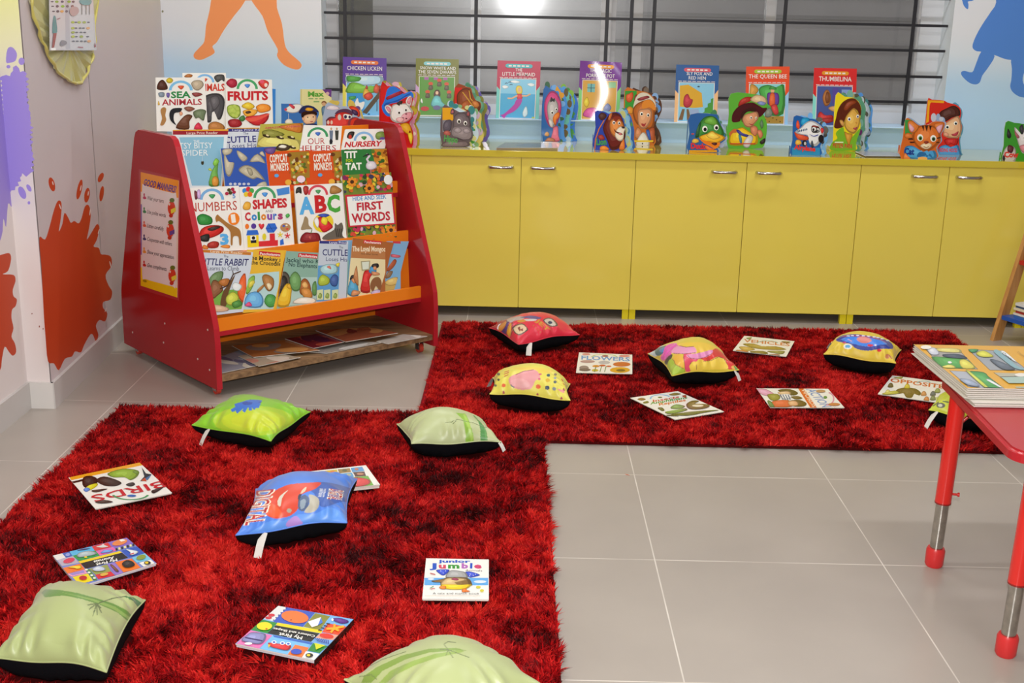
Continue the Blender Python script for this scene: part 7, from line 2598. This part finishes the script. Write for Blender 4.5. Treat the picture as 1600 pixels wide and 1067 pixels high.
# ================================================================== WALL HANGING
PH = Plane(P1 + far_n * .012, far_n)
A = Art(50, 0, .13125)
hp = [A.m(*q) for q in smooth_closed([(0, -120), (20, 200), (90, 420), (160, 600), (240, 760), (350, 900), (470, 975), (520, 992), (590, 970), (650, 860), (700, 720), (730, 560), (740, 300), (740, -120), (380, -300)])]
hc = np.mean(np.array(hp), axis=0)
P3 = [PH.at(*p) for p in hp]
c3 = PH.at(*hc)
hang = root('wall_hanging', (c3.x, c3.y, min(p.z for p in P3)), 'oval yellow-green satin cloth hanging on the left wall', 'wall hanging')
mb = MB()
nr, m_ = 14, len(P3)
rings = []
for i in range(nr + 1):
    t_ = i / nr
    rings.append([c3.lerp(p, t_) + far_n * (.006 * math.sin(k * 2.1 + t_ * 3) * t_ + .004 * math.sin(k * 5.3) * t_ + .004 * (1 - t_)) for k, p in enumerate(P3)])
for i in range(nr):
    for k in range(m_):
        k2 = (k + 1) % m_
        mb.face([rings[i][k], rings[i][k2], rings[i + 1][k2], rings[i + 1][k]], '#bfba76', True)
mb.build('cloth', SATIN, hang)
mb = MB()
mb.tube([p + far_n * (.003 + .004 * math.sin(k * 1.7)) for k, p in enumerate(P3 + P3[:1])], .008, '#cfc468', 8, caps=False, radii=[.0055 + .0018 * math.sin(k * 2.3) for k in range(m_ + 1)])
mb.build('gathered_rim', SATIN, hang)
dq = [A.m(*q) for q in ((205, -200), (715, -200), (770, 600), (215, 600))]
PD = Plane(P1 + far_n * .030, far_n)
A.p('#dcdde2', 212, -190, 708, -190, 745, 585, 222, 590)
A.p('#c4c6d0', 390, -190, 440, -190, 455, 580, 400, 585)
for y, xs in ((20, ((240, '#5a5a68'), (295, '#8ab83a'), (360, '#4a5a78'), (440, '#8ab83a'), (490, '#6a5a68'))), (75, ((245, '#5a5a68'), (300, '#4a4a60'), (365, '#8ac83a'), (420, '#6a6a78'), (480, '#8a5a5a'))), (135, ((255, '#5a5a68'), (305, '#4a4a60'), (355, '#e8b060'), (410, '#6a6a78'))), (265, ((485, '#b8c83a'), (520, '#5a5a68'), (560, '#b8c83a'), (620, '#a8b83a'), (670, '#5a5a68'))), (335, ((485, '#b8c83a'), (520, '#5a5a68'), (570, '#5a5a68'), (610, '#5a5a68'), (665, '#f0b070'))), (385, ((485, '#a8b848'), (530, '#5a5a68'), (580, '#5a5a68'), (625, '#5a5a68'))), (435, ((485, '#b8c83a'), (525, '#5a5a68'), (585, '#a8b83a'), (660, '#5a5a68'))), (490, ((490, '#5a5a68'), (535, '#5a5a68'), (585, '#5a5a68'), (630, '#5a5a68'), (675, '#f0b070')))):
    for x, c_ in xs:
        A.e(c_, x, y, 18 if c_ in ('#5a5a68', '#4a4a60', '#4a5a78', '#6a6a78', '#6a5a68', '#8a5a5a') else 22, 8 if c_ == '#5a5a68' else 15)
A.b('#4a9aa0', 240, 390, 250, 220, 265, 185, 280, 220, 295, 380)
A.p('#a04a4a', 250, 395, 290, 395, 260, 560, 232, 575)
A.l('#a05a6a', 8, 295, 230, 330, 215)
A.b('#8a8a94', 330, 540, 345, 480, 400, 490, 408, 520, 360, 545)
A.b('#c8a8a8', 440, 130, 470, 80, 540, 90, 550, 150, 500, 190, 460, 180)
for x in (590, 640, 680):
    A.l('#6a6a5a', 6, x, -40, x, 170)
A.b('#6ab0b8', 560, 20, 620, -60, 700, 0, 690, 50, 620, 60)
A.p('#b04a4a', 735, 560, 745, 505, 760, 560)
A.l('#b04a5a', 10, 545, 560, 600, 565)
ds = slab('child_drawing', PD, dq, .0015, '#d3d4da', A, None, GLOSSY, side='#c8c8d0', clip=True)
tag(ds, "child's crayon drawing in a clear sleeve on the yellow-green cloth", 'drawing')
mb = MB()
q = PD.at(*A.m(232, 585))
mb.frame_box(q, E1, far_n, EZ, -.006, .012, 0, .003, -.004, .004, '#f0f0f0')
mb.build('clip', PLAST, ds, None)

# ================================================================== SHAGGY RED RUGS


def inside(P, quad):
    s = np.ones(len(P), bool)
    q = np.array(quad)
    ar = sum(q[i][0] * q[(i + 1) % 4][1] - q[(i + 1) % 4][0] * q[i][1] for i in range(4))
    sg = 1 if ar > 0 else -1
    for i in range(4):
        a, b = q[i], q[(i + 1) % 4]
        s &= sg * ((b[0] - a[0]) * (P[:, 1] - a[1]) - (b[1] - a[1]) * (P[:, 0] - a[0])) > 0
    return s


def vnoise(P, sc, seed):
    r_ = np.random.default_rng(seed)
    G = r_.uniform(-1, 1, (64, 64))
    x, y = P[:, 0] * sc + 31.7, P[:, 1] * sc + 17.3
    xi, yi = np.floor(x).astype(int), np.floor(y).astype(int)
    fx, fy = x - xi, y - yi
    fx, fy = fx * fx * (3 - 2 * fx), fy * fy * (3 - 2 * fy)
    g = lambda i, j: G[i % 64, j % 64]
    return (g(xi, yi) * (1 - fx) + g(xi + 1, yi) * fx) * (1 - fy) + (g(xi, yi + 1) * (1 - fx) + g(xi + 1, yi + 1) * fx) * fy


PILE = mat('shaggy_pile', .6, spec=.12)
BACK = mat('rug_backing', .9, spec=.1, bump=.4, bscale=500)


def rug(label, outline, holes, dens, seed, binding):
    q = np.array(outline)
    c = q.mean(0)
    r = root('shag_rug', (c[0], c[1], 0), label, 'rug', 'red shaggy rugs')
    mb = MB()
    mb.prism([(x, y, .001) for x, y in outline], (0, 0, .009), '#4a080a')
    mb.build('backing', BACK, r)
    mb = MB()
    for a, b in binding:
        a, b = Vector((*a, .012)), Vector((*b, .012))
        mb.tube([a.lerp(b, k / 8) for k in range(9)], .009, '#8a141c', 8)
    if binding:
        mb.build('binding', MATTE, r)
    lo, hi = q.min(0), q.max(0)
    N = int(dens * (hi[0] - lo[0]) * (hi[1] - lo[1]))
    rg = np.random.default_rng(seed)
    P = rg.uniform(lo, hi, (N, 2))
    # visible part of the outline only: polygon test by triangles
    tri = tessellate_polygon([[Vector((x, y, 0)) for x, y in outline]])
    P = P[in_tris(P, [np.array([outline[i] for i in t]) for t in tri])]
    for h in holes:
        P = P[~inside(P, h)]
    for fq, k in FOOT:
        cc = np.mean(np.array(fq), axis=0)
        P = P[~inside(P, [cc + (np.array(p) - cc) * k for p in fq])]
    N = len(P)
    lean = np.stack([vnoise(P, 6.5, seed + 1) + .7 * vnoise(P, 17, seed + 2), vnoise(P, 6.5, seed + 3) + .8 * vnoise(P, 17, seed + 4)], -1) * .6
    lean += np.stack([vnoise(P, 70, seed + 7), vnoise(P, 70, seed + 8)], -1) * 1.5
    lean += rg.normal(0, .42, (N, 2))
    hgt = rg.uniform(.015, .026, N) * (1 + .12 * vnoise(P, 12, seed + 5))
    ln = np.linalg.norm(lean, axis=1)
    zt_ = hgt / np.sqrt(1 + (ln * .9) ** 2)
    ang = rg.uniform(0, 2 * math.pi, N)
    wv = np.stack([np.cos(ang), np.sin(ang)], -1) * rg.uniform(.0013, .0025, N)[:, None]
    V = np.zeros((N, 5, 3))
    off = lean * hgt[:, None] * .8
    V[:, 0, :2], V[:, 1, :2] = P - wv, P + wv
    V[:, 0, 2] = V[:, 1, 2] = .008
    mid = P + off * .38
    V[:, 2, :2], V[:, 3, :2] = mid + wv * .9, mid - wv * .9
    V[:, 2, 2] = V[:, 3, 2] = .008 + zt_ * .58
    V[:, 4, :2] = P + off
    V[:, 4, 2] = .008 + zt_
    V[:, :, 0] -= c[0]
    V[:, :, 1] -= c[1]
    me = bpy.data.meshes.new('pile')
    me.vertices.add(N * 5)
    me.vertices.foreach_set('co', V.ravel())
    base = np.arange(N)[:, None] * 5
    loops = np.concatenate([base + np.array([0, 1, 2, 3]), base + np.array([3, 2, 4])], 1).ravel()
    me.loops.add(len(loops))
    me.loops.foreach_set('vertex_index', loops)
    me.polygons.add(N * 2)
    st = (np.arange(N)[:, None] * 7 + np.array([0, 4])).ravel()
    me.polygons.foreach_set('loop_start', st)
    me.update(calc_edges=True)
    pal = np.array([lin(x) for x in ('#d01c1c', '#b81216', '#e22e26', '#980a11', '#6c0609', '#360508')])
    tone = vnoise(P, 7.5, seed + 9) * .6 + vnoise(P, 19, seed + 10) * .4 + vnoise(P, 48, seed + 13) * .55 + rg.normal(0, .26, N)  # random strand colours, plus dark patches painting the shade of leaning pile
    k = np.clip(np.digitize(-tone, [-.45, -.15, .1, .42, .75]), 0, 5)
    order = np.array([2, 0, 1, 3, 4, 5])
    cc = np.ones((N, 5, 4))
    cc[:, :, :3] = (pal[order[k]] * .86 * rg.uniform(.8, 1.2, N)[:, None])[:, None, :]
    at = me.color_attributes.new('ink', 'FLOAT_COLOR', 'POINT')
    at.data.foreach_set('color', cc.ravel())
    me.materials.append(PILE)
    o = link('pile', me, r, (c[0], c[1], 0))
    o['kind'] = 'stuff'
    return r


DENS = 110000
r2 = [(-.315, 5.285), (-.322, 3.785), (1.93, 3.775), (1.965, 5.31)]
r1 = [(-1.372, 4.025), (-1.40, 1.72), (.122, 1.72), (.106, 3.783), (-.324, 3.785), (-.324, 4.018)]
rug('long red shaggy rug lying along the yellow cabinets', r2, [], DENS, 40, [(r2[0], r2[1])])
rug('large red shaggy rug in the left foreground', r1, [], DENS, 90, [])
